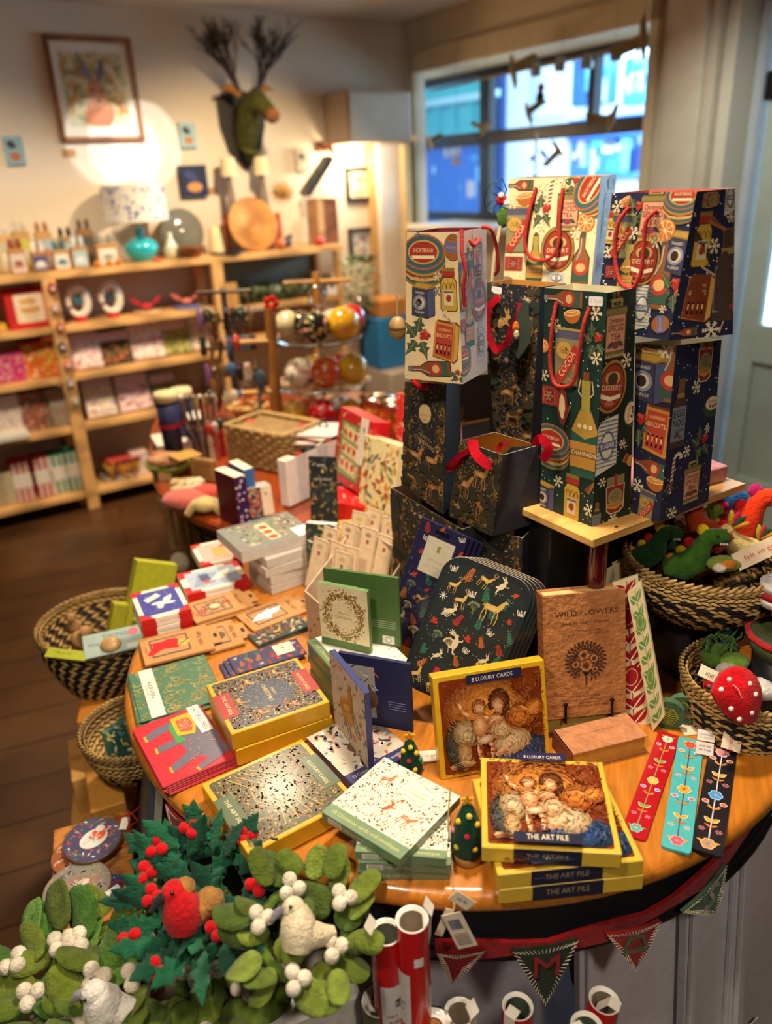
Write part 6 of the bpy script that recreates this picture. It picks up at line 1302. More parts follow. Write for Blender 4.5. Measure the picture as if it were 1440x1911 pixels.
# the lowest tier of woodland bags standing on the table
def wbag(lb,P,ang,w_,d_,h,seed):
    """free-standing bag; P = top front corner shared by both faces, ang = direction of the front face to its left"""
    X = Vector((math.cos(ang),math.sin(ang),0));Y = Vector((-X.y,X.x,0));t = thing('gift_bag',lb,'gift bag',frame3(Vector((P.x,P.y,TZ))-X*w_,X,Y,Vector((0,0,1))),'woodland bags on the table top');mb = MB()
    mb.box(0,0,0,w_,d_,.002,'24242C');
    for p in (((0,0),(w_,0),'2F2C2A'),((w_,0),(w_,d_),'2C2C36'),((w_,d_),(0,d_),'2C2C36'),((0,d_),(0,0),'2C2C36')):
        (x0,y0),(x1,y1),c = p;mb.face([(x0,y0,0),(x1,y1,0),(x1,y1,h),(x0,y0,h)],c)
        mx,my = w_/2,d_/2;f = lambda x,y:(x+(mx-x)*.02,y+(my-y)*.03);(u0,v0),(u1,v1) = f(x0,y0),f(x1,y1);mb.face([(u1,v1,0.003),(u0,v0,0.003),(u0,v0,h),(u1,v1,h)],'5A3A2A');mb.face([(x0,y0,h),(x1,y1,h),(u1,v1,h),(u0,v0,h)],'A8A49C')
    q = quadS(mb,(0,0,0),(w_,0,0),(w_,0,h),(0,0,h));forest(q,w_,h,seed,.5,1.2);r = random.Random(seed);q.l = 16
    for k in range(10):q.l = 16;q.ell(r.uniform(.3,.95)*w_,r.uniform(.3,.95)*h,.006,.004,r.choice(['A83A2C','6A7A9A','C8A468','8A4A30']),9)
    part('paper_body',mb,BAGPAPER,t);return t
P = Z(975,1004,.985);wbag('dark woodland bag standing on the table with charcoal side, under the ribboned bag',P,R(-33),.115,.11,.985-TZ,21)
P = Z(862,985,1.0);wbag('dark woodland bag with twisting tree trunks, below the Merry Christmas bag',P,math.atan2((P-Z(728,907,1.0)).y,(P-Z(728,907,1.0)).x),(P-Z(728,907,1.0)).length,.06,.297,22)
# black risers hidden behind, carrying the upper bags
def riser(g,ztop,lb):
    q = [g.base+p for p in (g.A,g.B,g.D,g.E)];c = sum(q,Vector())/4;zt = min(p.z for p in q)-.001;mb = MB();Q = [(p-c)*.86 for p in q];mb.prism([(p.x,p.y) for p in Q],0,zt-ztop,'18181C');solo('display_riser',lb,'display riser',mb,PAINT,T(c.x,c.y,ztop),'black risers under the bags')
riser(BACK,TZ,'black riser behind, carrying the wide cream bag')
# felt ornament with wire antlers at the left of the back bag
P = Z(935,372,1.49);t = thing('santa_hat_ornament','tiny red hatted figure with green wire curls beside the tall cream bag','ornament',T(V(935,385,BACK.base+BACK.A,BACK.nf)))
mb = MB();mb.ball((0,0,.012),(.011,.01,.011),'C8141E',12,8);part('hat',mb,FELT,t);mb = MB();mb.ball((.009,-.006,.006),.006,'F0E8DC',10,7);part('bobble',mb,FELT,t);mb = MB();mb.ball((.004,0,-.02),(.013,.008,.02),'4A6A24',12,8);part('body',mb,FELT,t);mb = MB();mb.ball((-.002,-.008,.02),.006,'E8E4DC',8,6);part('eye',mb,FELT,t)
r = random.Random(2)
for k in range(6):
    a = R(60+40*k);mb = MB();mb.tube([(0,0,.01),(.02*math.cos(a),-.004,.012+.02*math.sin(a)),(.036*math.cos(a+.5),-.004,.014+.036*math.sin(a+.5)),(.034*math.cos(a+1.1),0,.012+.034*math.sin(a+1.1))],.0013,'1E4A40',5);part('wire_curl',mb,METAL,t)
mb = MB();mb.tube([(0,0,-.03),(-.012,0,-.09),(-.02,.01,-.19)],.004,'C8B890',6);part('stem',mb,CORD,t)
# ------------------------------------------------------------------ cards and boxes on the round table
def plq(P,n,tl,tr,br,bl):
    n = n.normalized();a,b,c,d = [V(x,y,P,n) for x,y in (tl,tr,br,bl)];X = ((b-a).normalized()+(c-d).normalized()).normalized()
    Y = n.cross(X).normalized();return frame3((a+b+c+d)/4,X,Y,n),((b-a).length+(c-d).length)/2,((a-d).length+(b-c).length)/2
def nrm(yaw,tilt):return Vector((math.sin(R(yaw))*math.cos(R(tilt)),-math.cos(R(yaw))*math.cos(R(tilt)),math.sin(R(tilt))))
ORD = ['topmost','second down','third down','fourth down','fifth down','sixth down','seventh down']
def slab(name,lb,cat,M,w,d,h,col,draw=None,side=None,mat=None,g=None,bev=.0012,part_name='box',front=None):
    """a flat box: origin at the centre of its top face"""
    t = thing(name,lb,cat,M,g);mb = MB();mb.box(-w/2,-d/2,-h,w/2,d/2,0,side or col,bev=bev);q = topS(mb,w,d,0)
    if side:q.rect(bev,bev,w-bev,d-bev,col)
    if draw:draw(q,w,d)
    if front:f = quadS(mb,(-w/2,-d/2,-h),(w/2,-d/2,-h),(w/2,-d/2,0),(-w/2,-d/2,0));front(f,w,h)
    part(part_name,mb,mat or PAPER,t);return t
def pile(name,lb,cat,pix,ztop,h,n,col,draw=None,side=None,jit=.004,jr=.03,mat=None,g=None,front=None,seed=0,drop=(0,0)):
    M,w,d = flat(ztop,*pix);r = random.Random(seed+int(pix[0][0]));o = None
    for k in range(n):
        m = M @ T(drop[0]*k+(r.uniform(-jit,jit) if k else 0),drop[1]*k+(r.uniform(-jit,jit) if k else 0),-h*k) @ RZ(r.uniform(-jr,jr) if k else 0)
        slab(name,lb+(', %s' % (ORD[k] if k < n-1 else 'lowest') if n > 1 else ''),cat,m,w,d,h-.0004,col,draw,side,mat,g or (cat+' pile' if n > 1 else None),front=front)
    return M,w,d
GOLDB = 'D9A41E'
def pr_box(bgc,kind,lab,flapc):
    def f(q,w,d):
        q.rect(w*.045,d*.045,w*.955,d*.955,bgc,w*.03);b = q.l;cols = [mixc(c,bgc,.12 if kind == 'merry' else .35) for c in ('C99A45','8A6C34','D8B870','A85A2E','7C7A48','5E6A48','B8782E')]
        for k in range(1300):q.l = b;u,v = rnd.uniform(.06,.94),rnd.uniform(.06,.94);q.leaf(u*w,v*d,.0062,.0028,rnd.uniform(0,6.3),rnd.choice(cols)) if kind != 'merry' or ((u-.5)/.27)**2+((v-.5)/.25)**2 > 1 else q.ell(u*w,v*d,.0004,.0004,'E0D8B8',5)
        q.l = b+3;c = q.at(w/2,d/2,1,-PI/2)
        if kind == 'merry':
            c.text('MERRY',0,.012,.007,'D8BC74');c.text('CHRISTMAS',0,.001,.0105,'E0C47C',fit=.052)
            for k,(x,y,rot) in enumerate(((-.045,-.02,0),(.045,-.025,.3),(-.05,.03,0),(.05,.03,0),(.0,-.048,0))):m_deer(c.at(x,y,.026,rot),('D8934A','E0702C','C88A48','B86A38','E07830')[k],stag=k != 1)
        else:
            for k in range(4):c.line([(-.065,-.05+.012*k),(-.03,-.03+.016*k),(.0,-.035+.02*k),(.03,-.01+.012*k),(.065,-.02+.02*k)],.0016,'B8984A')
            m_robin(c.at(.0,.035,.02));m_rabbit(c.at(-.03,.02,.02),'B87A54')
        for x,tx in ((.018,'THE ART FILE'),(w-.018,'8 LUXURY CARDS')):
            q.rect(x-.009 if x > w/2 else 0,d*.27,x+.009 if x < w/2 else w,d*.73,flapc);q.text(tx,x-.003 if x < w/2 else x,d/2,.0085,'EAD49A',rot=-PI/2,fit=d*.36)
    return f
def rim(c,fc):
    def f(q,w,h):q.rect(0,0,w,h,c)
    return f
CB = 'box of cards'
YBX = [(382,1280),(552,1226),(619,1312),(432,1366)]
pile('card_box','yellow edged box lettered Merry Christmas with red end flaps',CB,YBX,.765,.031,2,GOLDB,pr_box('2E3A52','merry',1,'A8322E'),jit=.006,seed=2,g='yellow edged card boxes on the left',mat=GLOSSY)
M,w,d = flat(.732,(373,1465),(563,1378),(668,1492),(465,1592));slab('card_box','yellow edged box with olive woodland print and grey-green end flaps, near the table edge',CB,M,w,d,.03,GOLDB,pr_box('4A4A34','tree',1,'56664E'),mat=GLOSSY)
# painted card boxes, a plain warm stand-in picture with drapery
def pr_paint(q,w,d,x0=.045,y0=.04,x1=.955,y1=.95):
    q.rect(w*x0,d*y0,w*x1,d*y1,'7A300C',w*.02);W = w*(x1-x0);D = d*(y1-y0);s = S(q.mb,lambda u,v,l:q.fn(u+w*x0,v+d*y0,l),W,D,q.mi);s.A = (W,0,0,0,D,0);s.l = q.l;r = random.Random(5)
    SH = []
    def soft(x,y,rx,ry,c1,c2,n=6,rot=0,dx=-.12,dy=.14):
        SH.append((x,y,rx,ry,c1,c2,rot))
        for k in range(n):f = k/n;s.ell(x+dx*rx*f,y+dy*ry*f,rx*(1-f*.85),ry*(1-f*.85),mixc(c1,c2,f),18,rot)
    def fold(pts,w0,c1,c2):
        for k in range(4):s.line([(x-.006*k,y+.008*k) for x,y in pts],w0*(1-.24*k),mixc(c1,c2,k/3))
    soft(.46,.66,.46,.36,'7A300C','F0A040',12,0,0,0);soft(.85,.85,.16,.12,'7A300C','8C4216',4)
    soft(.14,.3,.12,.27,'2A2824','5A5E58',6);soft(.8,.14,.26,.16,'16283E','2E5288',6,.1);soft(.6,.1,.2,.1,'1C3354','4A78B0',5,.3)
    soft(.22,.42,.12,.16,'8A6E48','E8D0A0',6,.2);soft(.2,.2,.07,.16,'9A6E40','D8B47A',5);fold([(.06,.07),(.2,.1),(.3,.07)],.06,'9A6A3A','E0C088')
    soft(.66,.26,.2,.14,'A88458','F0DCB0',7,.1);soft(.56,.42,.13,.13,'A87848','ECD0A0',6);soft(.76,.52,.16,.13,'8A3C10','E08A30',7,-.2);soft(.9,.58,.11,.1,'8A3C10','EC9A3C',6,.4);fold([(.66,.56),(.78,.6),(.9,.52),(.96,.62)],.05,'A8501A','F0A850')
    soft(.56,.7,.11,.15,'4A1E0C','8A4A20',6);soft(.545,.67,.06,.085,'A8643A','F4C894',7);soft(.5,.53,.08,.06,'B87444','F0BE88',5)
    soft(.36,.7,.075,.075,'7A3A14','C88A44',5);soft(.36,.675,.052,.056,'B06C3C','F8CC98',6);soft(.36,.49,.075,.13,'B06A38','F6C690',7)
    for p_ in ([(.31,.58),(.22,.64),(.17,.76)],[(.42,.56),(.5,.52),(.58,.53)],[(.35,.36),(.34,.22),(.36,.08)],[(.4,.36),(.47,.25),(.46,.12)],[(.66,.3),(.6,.2),(.5,.14)]):fold(p_,.05,'B46E3C','F6C48C')
    soft(.4,.34,.09,.045,'A88458','F0DCB4',5,.2);top_ = s.l
    for k in range(1100):
        x,y = r.uniform(.02,.98),r.uniform(.02,.98);c = '7A300C';f = .2;a = r.uniform(-.6,.6)
        for (sx,sy,rx,ry,c1,c2,ro) in SH:
            d2 = ((x-sx)/rx)**2+((y-sy)/ry)**2
            if d2 < 1:c = mixc(c1,c2,1-d2**.5);a = math.atan2(y-sy,x-sx)+1.6
        c = mixc(c,r.choice(['FFE8B8','3A1408']),r.uniform(0,.1));L = r.uniform(.02,.05);s.l = top_+k % 5;s.line([(x,y),(x+L*.5*math.cos(a),y+L*.5*math.sin(a)),(x+L*math.cos(a+.3),y+L*math.sin(a+.3))],r.uniform(.006,.014),c)
    q.l = 200
def pr_lux(q,w,d):
    pr_paint(q,w,d);q.rect(w*.31,d*.93,w*.69,d,'22244C');q.rect(w*.31,d*.9,w*.69,d*.95,'22244C',.002);q.text('8 LUXURY CARDS',w/2,d*.94,.0085,'E8DCC0',fit=w*.3)
    q.rect(w*.23,0,w*.72,d*.1,'20223A',.003);q.text('THE ART FILE',w*.475,d*.05,.0125,'F0E4B8',fit=w*.3)
def fr_lux(q,w,h):q.rect(w*.23,0,w*.72,h,'20223A');q.text('THE ART FILE',w*.475,h*.5,.0125,'A8946A',fit=w*.3)
M2,w2,d2 = flat(.7495,(874,1449),(1132,1436),(1180,1593),(940,1646))
for k in range(2):slab('card_box','yellow box with painted lid, %s of the two turned ones under the front pile' % ('upper','lower')[k],CB,M2 @ T(.002*k,-.001*k,-.0248*k),w2,d2,.0244,'D9B43C',lambda q,w,d:pr_lux(q,w,d),front=fr_lux,mat=GLOSSY,g='turned yellow card boxes')
M,w,d = flat(.7745,(899,1413),(1125,1422),(1159,1590),(896,1584));slab('card_box','yellow box with warm orange painting lid, flat on top of the front pile',CB,M,w,d,.0244,'D9B43C',pr_lux,front=fr_lux,mat=GLOSSY)
M,w,h = upright(.70,(823,1457),(1027,1418),(794,1266),(1006,1234),R(14));M = M @ T(w/2,h/2,0)
def pr_lux2(q,w,d):pr_paint(q,w,d);q.rect(w*.27,d*.91,w*.76,d,'22244C',.002);q.text('8 LUXURY CARDS',w*.5,d*.95,.009,'E8DCC0',fit=w*.36)
slab('card_box','yellow box with warm orange painting, standing upright in front of the dark placemats',CB,M,w,h,.022,'D9A81E',pr_lux2,mat=GLOSSY)
# embossed book on an easel, and one lying flat
def pr_wild(q,w,d):
    I = '4A2412';q.text('WILD FLOWERS',w*.52,d*.84,.0125,I,fit=w*.78);q.text('WHERE THEY GROW',w*.5,d*.76,.0065,I,fit=w*.6);q.text('AUTHOR & EDITOR',w*.5,d*.7,.0042,'6A3A20',fit=w*.36);q.text('with illustrations and notes',w*.52,d*.675,.004,'6A3A20',fit=w*.6)
    c = q.at(w*.5,d*.44,w*.5);
    for k in range(26):
        a = R(-70+320/26*k);c.l = 3;c.line([(0,-.35),(.22*math.cos(a),.05+.22*math.sin(a)),(.42*math.cos(a),.05+.42*math.sin(a))],.014,I)
        for m in range(3):b = a+(.5 if m % 2 else -.5);f = .24+.09*m;c.leaf(f*math.cos(a),.05+f*math.sin(a),.13,.06,b,I)
    for x,y,s in ((-.05,.2,.15),(0,-.06,.17),(.2,.1,.11),(-.25,-.02,.1),(.22,-.18,.08)):
        for k in range(9):c.l = 8;a = 2*PI*k/9;c.ell(x+s*.72*math.cos(a),y+s*.72*math.sin(a),s*.3,s*.3,'B0703C',8)
        c.l = 9;c.stroke(x,y,s*1.0,s*1.0,.012,I,14);c.ell(x,y,s*.34,s*.34,I,10)
    c.line([(0,-.3),(0,-.56)],.04,I)
    for k,(t_,f) in enumerate((('PUBLISHED BY THE',.3),('FOR THE LOVERS OF GARDENS & WOODS EVERYWHERE',.64),('EDITION',.2),('PRINTED AND BOUND',.5))):q.text(t_,w*.52,d*(.17-.026*k),.0042,'6A3A20',fit=w*f)
M,w,h = upright(.733,(1020,1345),(1168,1329),(1009,1110),(1169,1101),R(12));Mbk = M
t = thing('embossed_book','brown handmade paper book titled Wild Flowers standing upright on an easel','book',M @ T(w/2,h/2,0));mb = MB()
BRN = 'B0703C';mb.box(-w/2,-h/2,-.003,w/2,h/2,0,BRN,bev=.0008);mb.box(-w/2,-h/2,-.034,w/2,h/2,-.031,BRN,bev=.0008);mb.box(-w/2-.002,-h/2,-.034,-w/2+.002,h/2,0,'A86838',bev=.001);q = topS(mb,w,h,0);pr_wild(q,w,h);part('cover',mb,HANDMADE,t)
mb = MB();mb.box(-w/2+.002,-h/2+.004,-.031,w/2-.004,h/2-.004,-.003,'E0B878');q = quadS(mb,(-w/2+.002,h/2-.0038,-.003),(w/2-.004,h/2-.0038,-.003),(w/2-.004,h/2-.0038,-.031),(-w/2+.002,h/2-.0038,-.031));part('pages',mb,CARD,t)
t = thing('book_easel','black wire easel with two ball-tipped pegs holding the upright brown book','easel',M)
for u in (.22,.8):mb = MB();mb.tube([(w*u,-.004,-.035),(w*u,-.004,.006),(w*u,.02,.008),(w*u,.026,.008)],.0022,'14100E',8);mb.ball((w*u,.028,.008),.0036,'14100E',12,8);part('peg',mb,METAL,t)
mb = MB();mb.tube([(w*.22,-.004,-.036),(w*.8,-.004,-.036),(w*.5,h*.6,-.045),(w*.22,-.004,-.036)],.002,'14100E',6);mb.tube([(w*.5,h*.5,-.045),(w*.5,-.0,-.12)],.002,'14100E',6);part('frame',mb,METAL,t)
M,w,d = flat(.733,(1030,1361),(1170,1331),(1206,1370),(1068,1412))
t = thing('embossed_book','brown handmade paper book lying flat in front of the easel','book',M);mb = MB();mb.box(-w/2,-d/2,-.003,w/2,d/2,0,'BC7C50',bev=.0008);mb.box(-w/2,-d/2,-.033,w/2,d/2,-.030,BRN,bev=.0008);mb.box(-w/2,-d/2,-.033,-w/2+.003,d/2,0,'7A3E1C')
q = topS(mb,w,d,0);q.text('FOR THE LOVERS OF GARDENS',w*.5,d*.6,.005,'9A6238',fit=w*.6);part('cover',mb,HANDMADE,t);mb = MB();mb.box(-w/2+.003,-d/2+.003,-.030,w/2-.003,d/2-.003,-.003,'C8923C');part('pages',mb,CARD,t)
mb = MB();mb.box(-.075,-.02,-.035,.075,.04,0,'A89A50',bev=.002);solo('sage_box','sage green box edge under the easel, left of the flat brown book','box',mb,CARD,T(Z(1090,1352,.73)) @ RZ(.1) @ T(-.01,.045,-.0))
# hanging leaf-print wallets behind the book
def wallet(lb,P,n,tl,tr,br,bl,lc,thick=.006):
    M,w,h = plq(P,n,tl,tr,br,bl);t = thing('card_wallet',lb,'card',M);mb = MB();Mi = M.inverted();c4 = [Mi @ V(x,y,P,n.normalized()) for x,y in (bl,br,tr,tl)]
    mb.prism([(p.x,p.y) for p in c4],-thick,0,'E8D8A8');q = quadS(mb,*c4);w,h = q.w,q.h;q.line([(w/2,h*.02),(w*.55,h*.98)],w*.03,lc);l = q.l
    for k in range(9):
        for g in (0,1):q.l = l;q.leaf(w*.5,h*(.03+.107*k),w*.6,w*.36,R(50) if g else R(130),lc,'F0E4C0')
    for k in range(2):q.l = l+2;q.ell(w*.5,h*(.35+.4*k),w*.3,w*.4,lc,14);q.l = l+3;q.stroke(w*.5,h*(.35+.4*k),w*.2,w*.28,w*.03,'E8C8A8',12)
    part('sheet',mb,PAPER,t)
wallet('cream leaning wallet with dark red flowers, right of the brown book',Z(1200,1352,.70),nrm(-12,13),(1142,1088),(1190,1072),(1217,1350),(1150,1368),'A8141E')
wallet('pale wallet with fine green leaves, right of the red flowered one',Z(1220,1366,.70),nrm(-34,4),(1170,1106),(1195,1083),(1240,1336),(1217,1366),'6A9A4A')
M,w,h = upright(.86,(1135,1100),(1178,1084),(1131,1067),(1175,1050),0)
for k in range(2):slab('card_wallet',('cream card corner poking up behind the red flowered wallet','second cream card corner with dark print beside it')[k],'card',M @ T(.012+.03*k,.02,-.012*k) @ RZ(.1),.045,.05,.002,'E8D4A0',(lambda q,w,d:q.leaf(w*.3,d*.1,d*.8,w*.3,1.4,('B8A890','4A2228')[k])),g=None)
# hand painted wooden rulers
def ruler(lb,pix,bgc,sets,z=.7045):
    M,w,d = flat(z,*pix);t = thing('painted_ruler',lb,'bookmark',M,'hand painted wooden rulers');mb = MB();o = [(w/2*sx-sx*r*(1-math.cos(a)),d/2*sy-sy*r*(1-math.sin(a))) for sx,sy,r,aa in ((1,1,.005,(0,45,90)),(-1,1,.005,(90,45,0)),(-1,-1,.005,(0,45,90)),(1,-1,.005,(90,45,0))) for a in [R(v) for v in aa]]
    mb.prism(o,-.0042,0,bgc);q = topS(mb,w,d,0);st,lf,fl,ov = sets;q.line([(w*.5,d*.1),(w*.5,d*.93)],.0016,st);b = q.l
    def flower(u,v,r,c,c2):
        q.l = b+3
        for k in range(6):a = PI*k/3;q.ell(u+r*.62*math.cos(a),v+r*.62*math.sin(a),r*.46,r*.46,mixc(c,'FFFFFF',.55),10)
        q.l = b+5
        for k in range(6):a = PI*k/3;q.ell(u+r*.6*math.cos(a),v+r*.6*math.sin(a),r*.38,r*.38,c,10)
        q.l = b+8;q.ell(u,v,r*.3,r*.3,c2,10)
    for k,f in enumerate((.07,.5,.93)):flower(w*.5,d*f,w*.24,fl[k],fl[(k+1) % 3])
    for k in range(2):
        y = d*(.07+.43*k)
        for g in (-1,1):
            q.l = b+1;q.line([(w*.5,y+d*.3),(w*(.5+g*.3),y+d*.355)],.0007,st);q.ell(w*(.5+g*.3),y+d*.36,w*.13,w*.1,mixc(ov[k],'FFFFFF',.6),12);q.ell(w*(.5+g*.3),y+d*.36,w*.1,w*.07,ov[k],12)
            q.leaf(w*.5,y+d*.18,w*.36,w*.2,R(90-g*48),mixc(lf,'FFFFFF',.5));q.leaf(w*.5,y+d*.182,w*.32,w*.15,R(90-g*48),lf);q.leaf(w*.5,y+d*.3,w*.28,w*.1,R(90-g*60),'E08A28');q.leaf(w*.5,y+d*.14,w*.26,w*.09,R(90-g*60),'D87A28')
            for m in range(7):q.l = b+2;a = PI*m/3;e = .055*w if m < 6 else 0;q.ell(w*(.5+g*.28)+e*1.6*math.cos(a),y+d*.115+e*1.4*math.sin(a),w*.035,w*.03,ov[2],7)
            q.l = b+1;q.leaf(w*.5,y+(.0 if k == 0 else d*.43),w*.42,w*.14,R(0+g*(90-70) if g > 0 else 160) if k == 0 else R(90-g*50),lf)
    part('board',mb,GLOSSY,t)
ruler('crimson painted ruler with green leaves and a yellow middle flower',[(1224,1361),(1266,1374),(1208,1571),(1164,1555)],'B00F20',('9A8A5A','7AA030',['5AA8A8','E8B840','E8D0B0'],['8A7AC8','D86A88','E88AA0']))
ruler('turquoise painted ruler with orange buds, lying between the crimson and black ones',[(1268,1374),(1314,1384),(1288,1594),(1230,1578)],'4AB0B4',('5A3A50','E8A030',['E05878','F0A030','E0502A'],['E0608A','E89028','D8B8B0']),.7049)
ruler('black painted ruler with mustard leaves and a blue middle flower',[(1318,1384),(1371,1402),(1352,1600),(1296,1586)],'1C1C20',('D8D0D0','D8A028',['D88A50','3A9AD8','D8889A'],['D8583A','D86038','C87A8A']),.7045)
# --- packs with red corners
def pr_corner(inner,fig):
    def f(q,w,d):
        for x,y in ((0,0),(w,0),(w,d),(0,d)):q.l = 1;q.ell(x,y,w*.24,w*.24,'C81A1A',16)
        q.l = 2;q.rect(w*.1,d*.1,w*.9,d*.9,inner);fig(q,w,d)
    return f
def fd_dove(q,w,d):
    for k in range(40):q.l = 3;q.ell(rnd.uniform(.14,.86)*w,rnd.uniform(.14,.86)*d,.0009,.0009,'E8E4F0',6)
    q.l = 4;c = q.at(w*.55,d*.45,w*.45);c.poly([(-.55,-.02),(-.4,.12),(-.15,.1),(.0,.08),(.1,.38),(.5,.6),(.42,.2),(.28,-.02),(.6,-.2),(.35,-.28),(0,-.2),(-.12,-.55),(-.3,-.5),(-.3,-.15)],'F4EEDC');q.poly([(w*.2,d*.66),(w*.5,d*.8),(w*.56,d*.68),(w*.27,d*.54)],'F0E4CC')
def fr_red(q,w,h):q.rect(0,0,w*.28,h,'C81A1A');q.rect(w*.74,0,w,h,'C81A1A')
pile('card_pack','white card pack with red corners and a white dove on blue','card pack',[(244,1107),(330,1089),(356,1134),(262,1163)],.7475,.0118,4,'EDE0CC',pr_corner('3A3F96',fd_dove),front=fr_red,jit=.001,jr=.01,g='red cornered card packs with a dove')
def fd_goose(q,w,d):q.l = 4;q.poly([(w*.15,d*.2),(w*.5,d*.25),(w*.6,d*.7),(w*.3,d*.8)],'8A9AA8');q.poly([(w*.45,d*.4),(w*.7,d*.35),(w*.82,d*.75),(w*.7,d*.7),(w*.6,d*.6)],'F0E6D0');q.rect(w*.3,d*.4,w*.45,d*.7,'4A4A78');q.rect(w*.33,d*.3,w*.42,d*.42,'C8503A')
pile('card_pack','white card pack with red corners and a goose by a cottage','card pack',[(331,1071),(439,1047),(468,1080),(347,1112)],.7235,.0118,2,'EDE0CC',pr_corner('A8B4C4',fd_goose),front=fr_red,jit=.001,jr=.01,g='red cornered card packs with a goose')
pile('card_pack','white card pack with red corners and a pink print, behind the goose one','card pack',[(359,1019),(425,1003),(455,1038),(372,1056)],.7235,.0118,2,'EDE0CC',pr_corner('D8A89C',lambda q,w,d:(q.rect(w*.4,d*.2,w*.75,d*.7,'B8985A'),q.ell(w*.7,d*.7,w*.06,w*.06,'C8202A'))),front=fr_red,jit=.001,jr=.01,g='red cornered card packs in pink')
# --- kraft packs of gift tags with a window and a hanging tab
KR = 'C08A50'
def tagpack(lb,pix,z,fig,n=1):
    M,w,d = flat(z,*pix)
    for k in range(n):
        t = thing('gift_tag_pack',lb+(', %s' % ORD[k] if n > 1 else ''),'gift tags',M @ T(.002*k,-.003*k,-.007*k) @ RZ(.02*k),'kraft packs of gift tags');mb = MB();mb.box(-w/2,-d/2,-.006,w/2,d/2,0,KR,bev=.001);q = topS(mb,w,d,0)
        q.rect(w*.13,d*.17,w*.68,d*.83,'3A3A48',.002);q.rect(w*.15,d*.21,w*.66,d*.79,'B88A5A');fig(q.at(w*.4,d*.5,d*.5));q.l = 20;q.text('Gift Tags',w*.84,d*.5,.011,'7A5028',rot=PI/2,fit=d*.5);q.text('ART FILE',w*.07,d*.5,.005,'8A6034',rot=PI/2);part('carton',mb,CARD,t)
        mb = MB();mb.box(w/2,-d*.3,-.004,w/2+.018,d*.3,-.002,KR,bev=.0005);q = quadS(mb,(w/2,-d*.3,-.002),(w/2+.018,-d*.3,-.002),(w/2+.018,d*.3,-.002),(w/2,d*.3,-.002));q.rect(.006,d*.22,.013,d*.38,'2A1C10',.002);part('hanging_tab',mb,CARD,t)
def fg_tree(q):q.poly([(-.9,-.2),(-.3,.3),(-.2,.2),(.3,.45),(.3,.3),(.9,.3),(.6,-.1),(.2,-.15),(0,-.45),(-.4,-.3)],'EFEAEA');q.line([(-.5,-.05),(.5,.1)],.04,'C8C0C8')
def fg_red(q):q.poly([(-.9,-.4),(-.6,.2),(-.8,.4),(-.2,.4),(.0,.5),(.3,.45),(.5,.1),(.3,-.3),(-.3,-.2),(-.7,-.5)],'C8141A');q.poly([(.4,.3),(.9,.1),(.6,-.3),(.3,-.1)],'D8A848');q.line([(.4,-.1),(.8,.2)],.05,'2A2A2A')
def fg_wr(q):
    q.poly([(-1,-.4),(-.3,.4),(0,.4),(-.5,-.5)],'A85A48');q.ell(.1,0,.55,.42,'8A6A4A',16);speck(q,-.5,-.4,.7,.4,60,['C8843A','5A5A34','D8B878','8A3A2A'],.16,3);q.ell(.1,0,.26,.2,'E0C8A0',14);q.poly([(.55,.1),(.85,-.1),(.9,.25)],'C8281E')
tagpack('kraft pack of gift tags with a wreath in the window',[(351,1131),(443,1094),(472,1128),(360,1165)],.7175,fg_wr,2)
tagpack('kraft pack of gift tags lying behind the red star one',[(378,1170),(430,1155),(456,1196),(385,1222)],.7085,lambda q:q.ell(0,0,.3,.3,'6A5030'))
tagpack('kraft pack of gift tags with red star tags in the window',[(262,1194),(386,1162),(396,1206),(268,1246)],.716,fg_red)
tagpack('kraft pack of gift tags with white tree tags in the window',[(442,1148),(542,1106),(567,1136),(477,1182)],.708,fg_tree)
def pr_hang(bgc,sd,label=True,deer=False):
    def f(q,w,d):
        folk(q,w,d,sd,min(w,d)*.3);q.l = 14
        if deer:m_deer(q.at(w*.45,d*.45,d*.6),'C89A40')
        if label:q.rect(w*.62,d*.3,w*.88,d*.9,'E6DCC0');q.rect(w*.73,d*.6,w*.77,d*.72,'A88A40');q.text('Gift Tags',w*.75,d*.45,.006,'B8A880')
        else:q.text('to you',w*.8,d*.6,.009,'D8CDB0',rot=.1);q.text('love from',w*.78,d*.4,.007,'D8CDB0',rot=.1)
    return f
pile('gift_tag_pack','dark green pack of tags with a gold deer, behind the purple ones','gift tags',[(466,1190),(560,1140),(576,1168),(482,1205)],.708,.004,2,'2E3A3C',pr_hang('x',4,False,True),jit=.003,mat=GLOSSY,g='dark green tag packs')
pile('gift_tag_pack','purple-navy pack of tags with a leaping hare and cream label','gift tags',[(426,1228),(550,1190),(575,1218),(438,1259)],.714,.004,3,'33305C',pr_hang('x',9),jit=.003,drop=(-.008,-.002),mat=GLOSSY,g='purple tag packs')
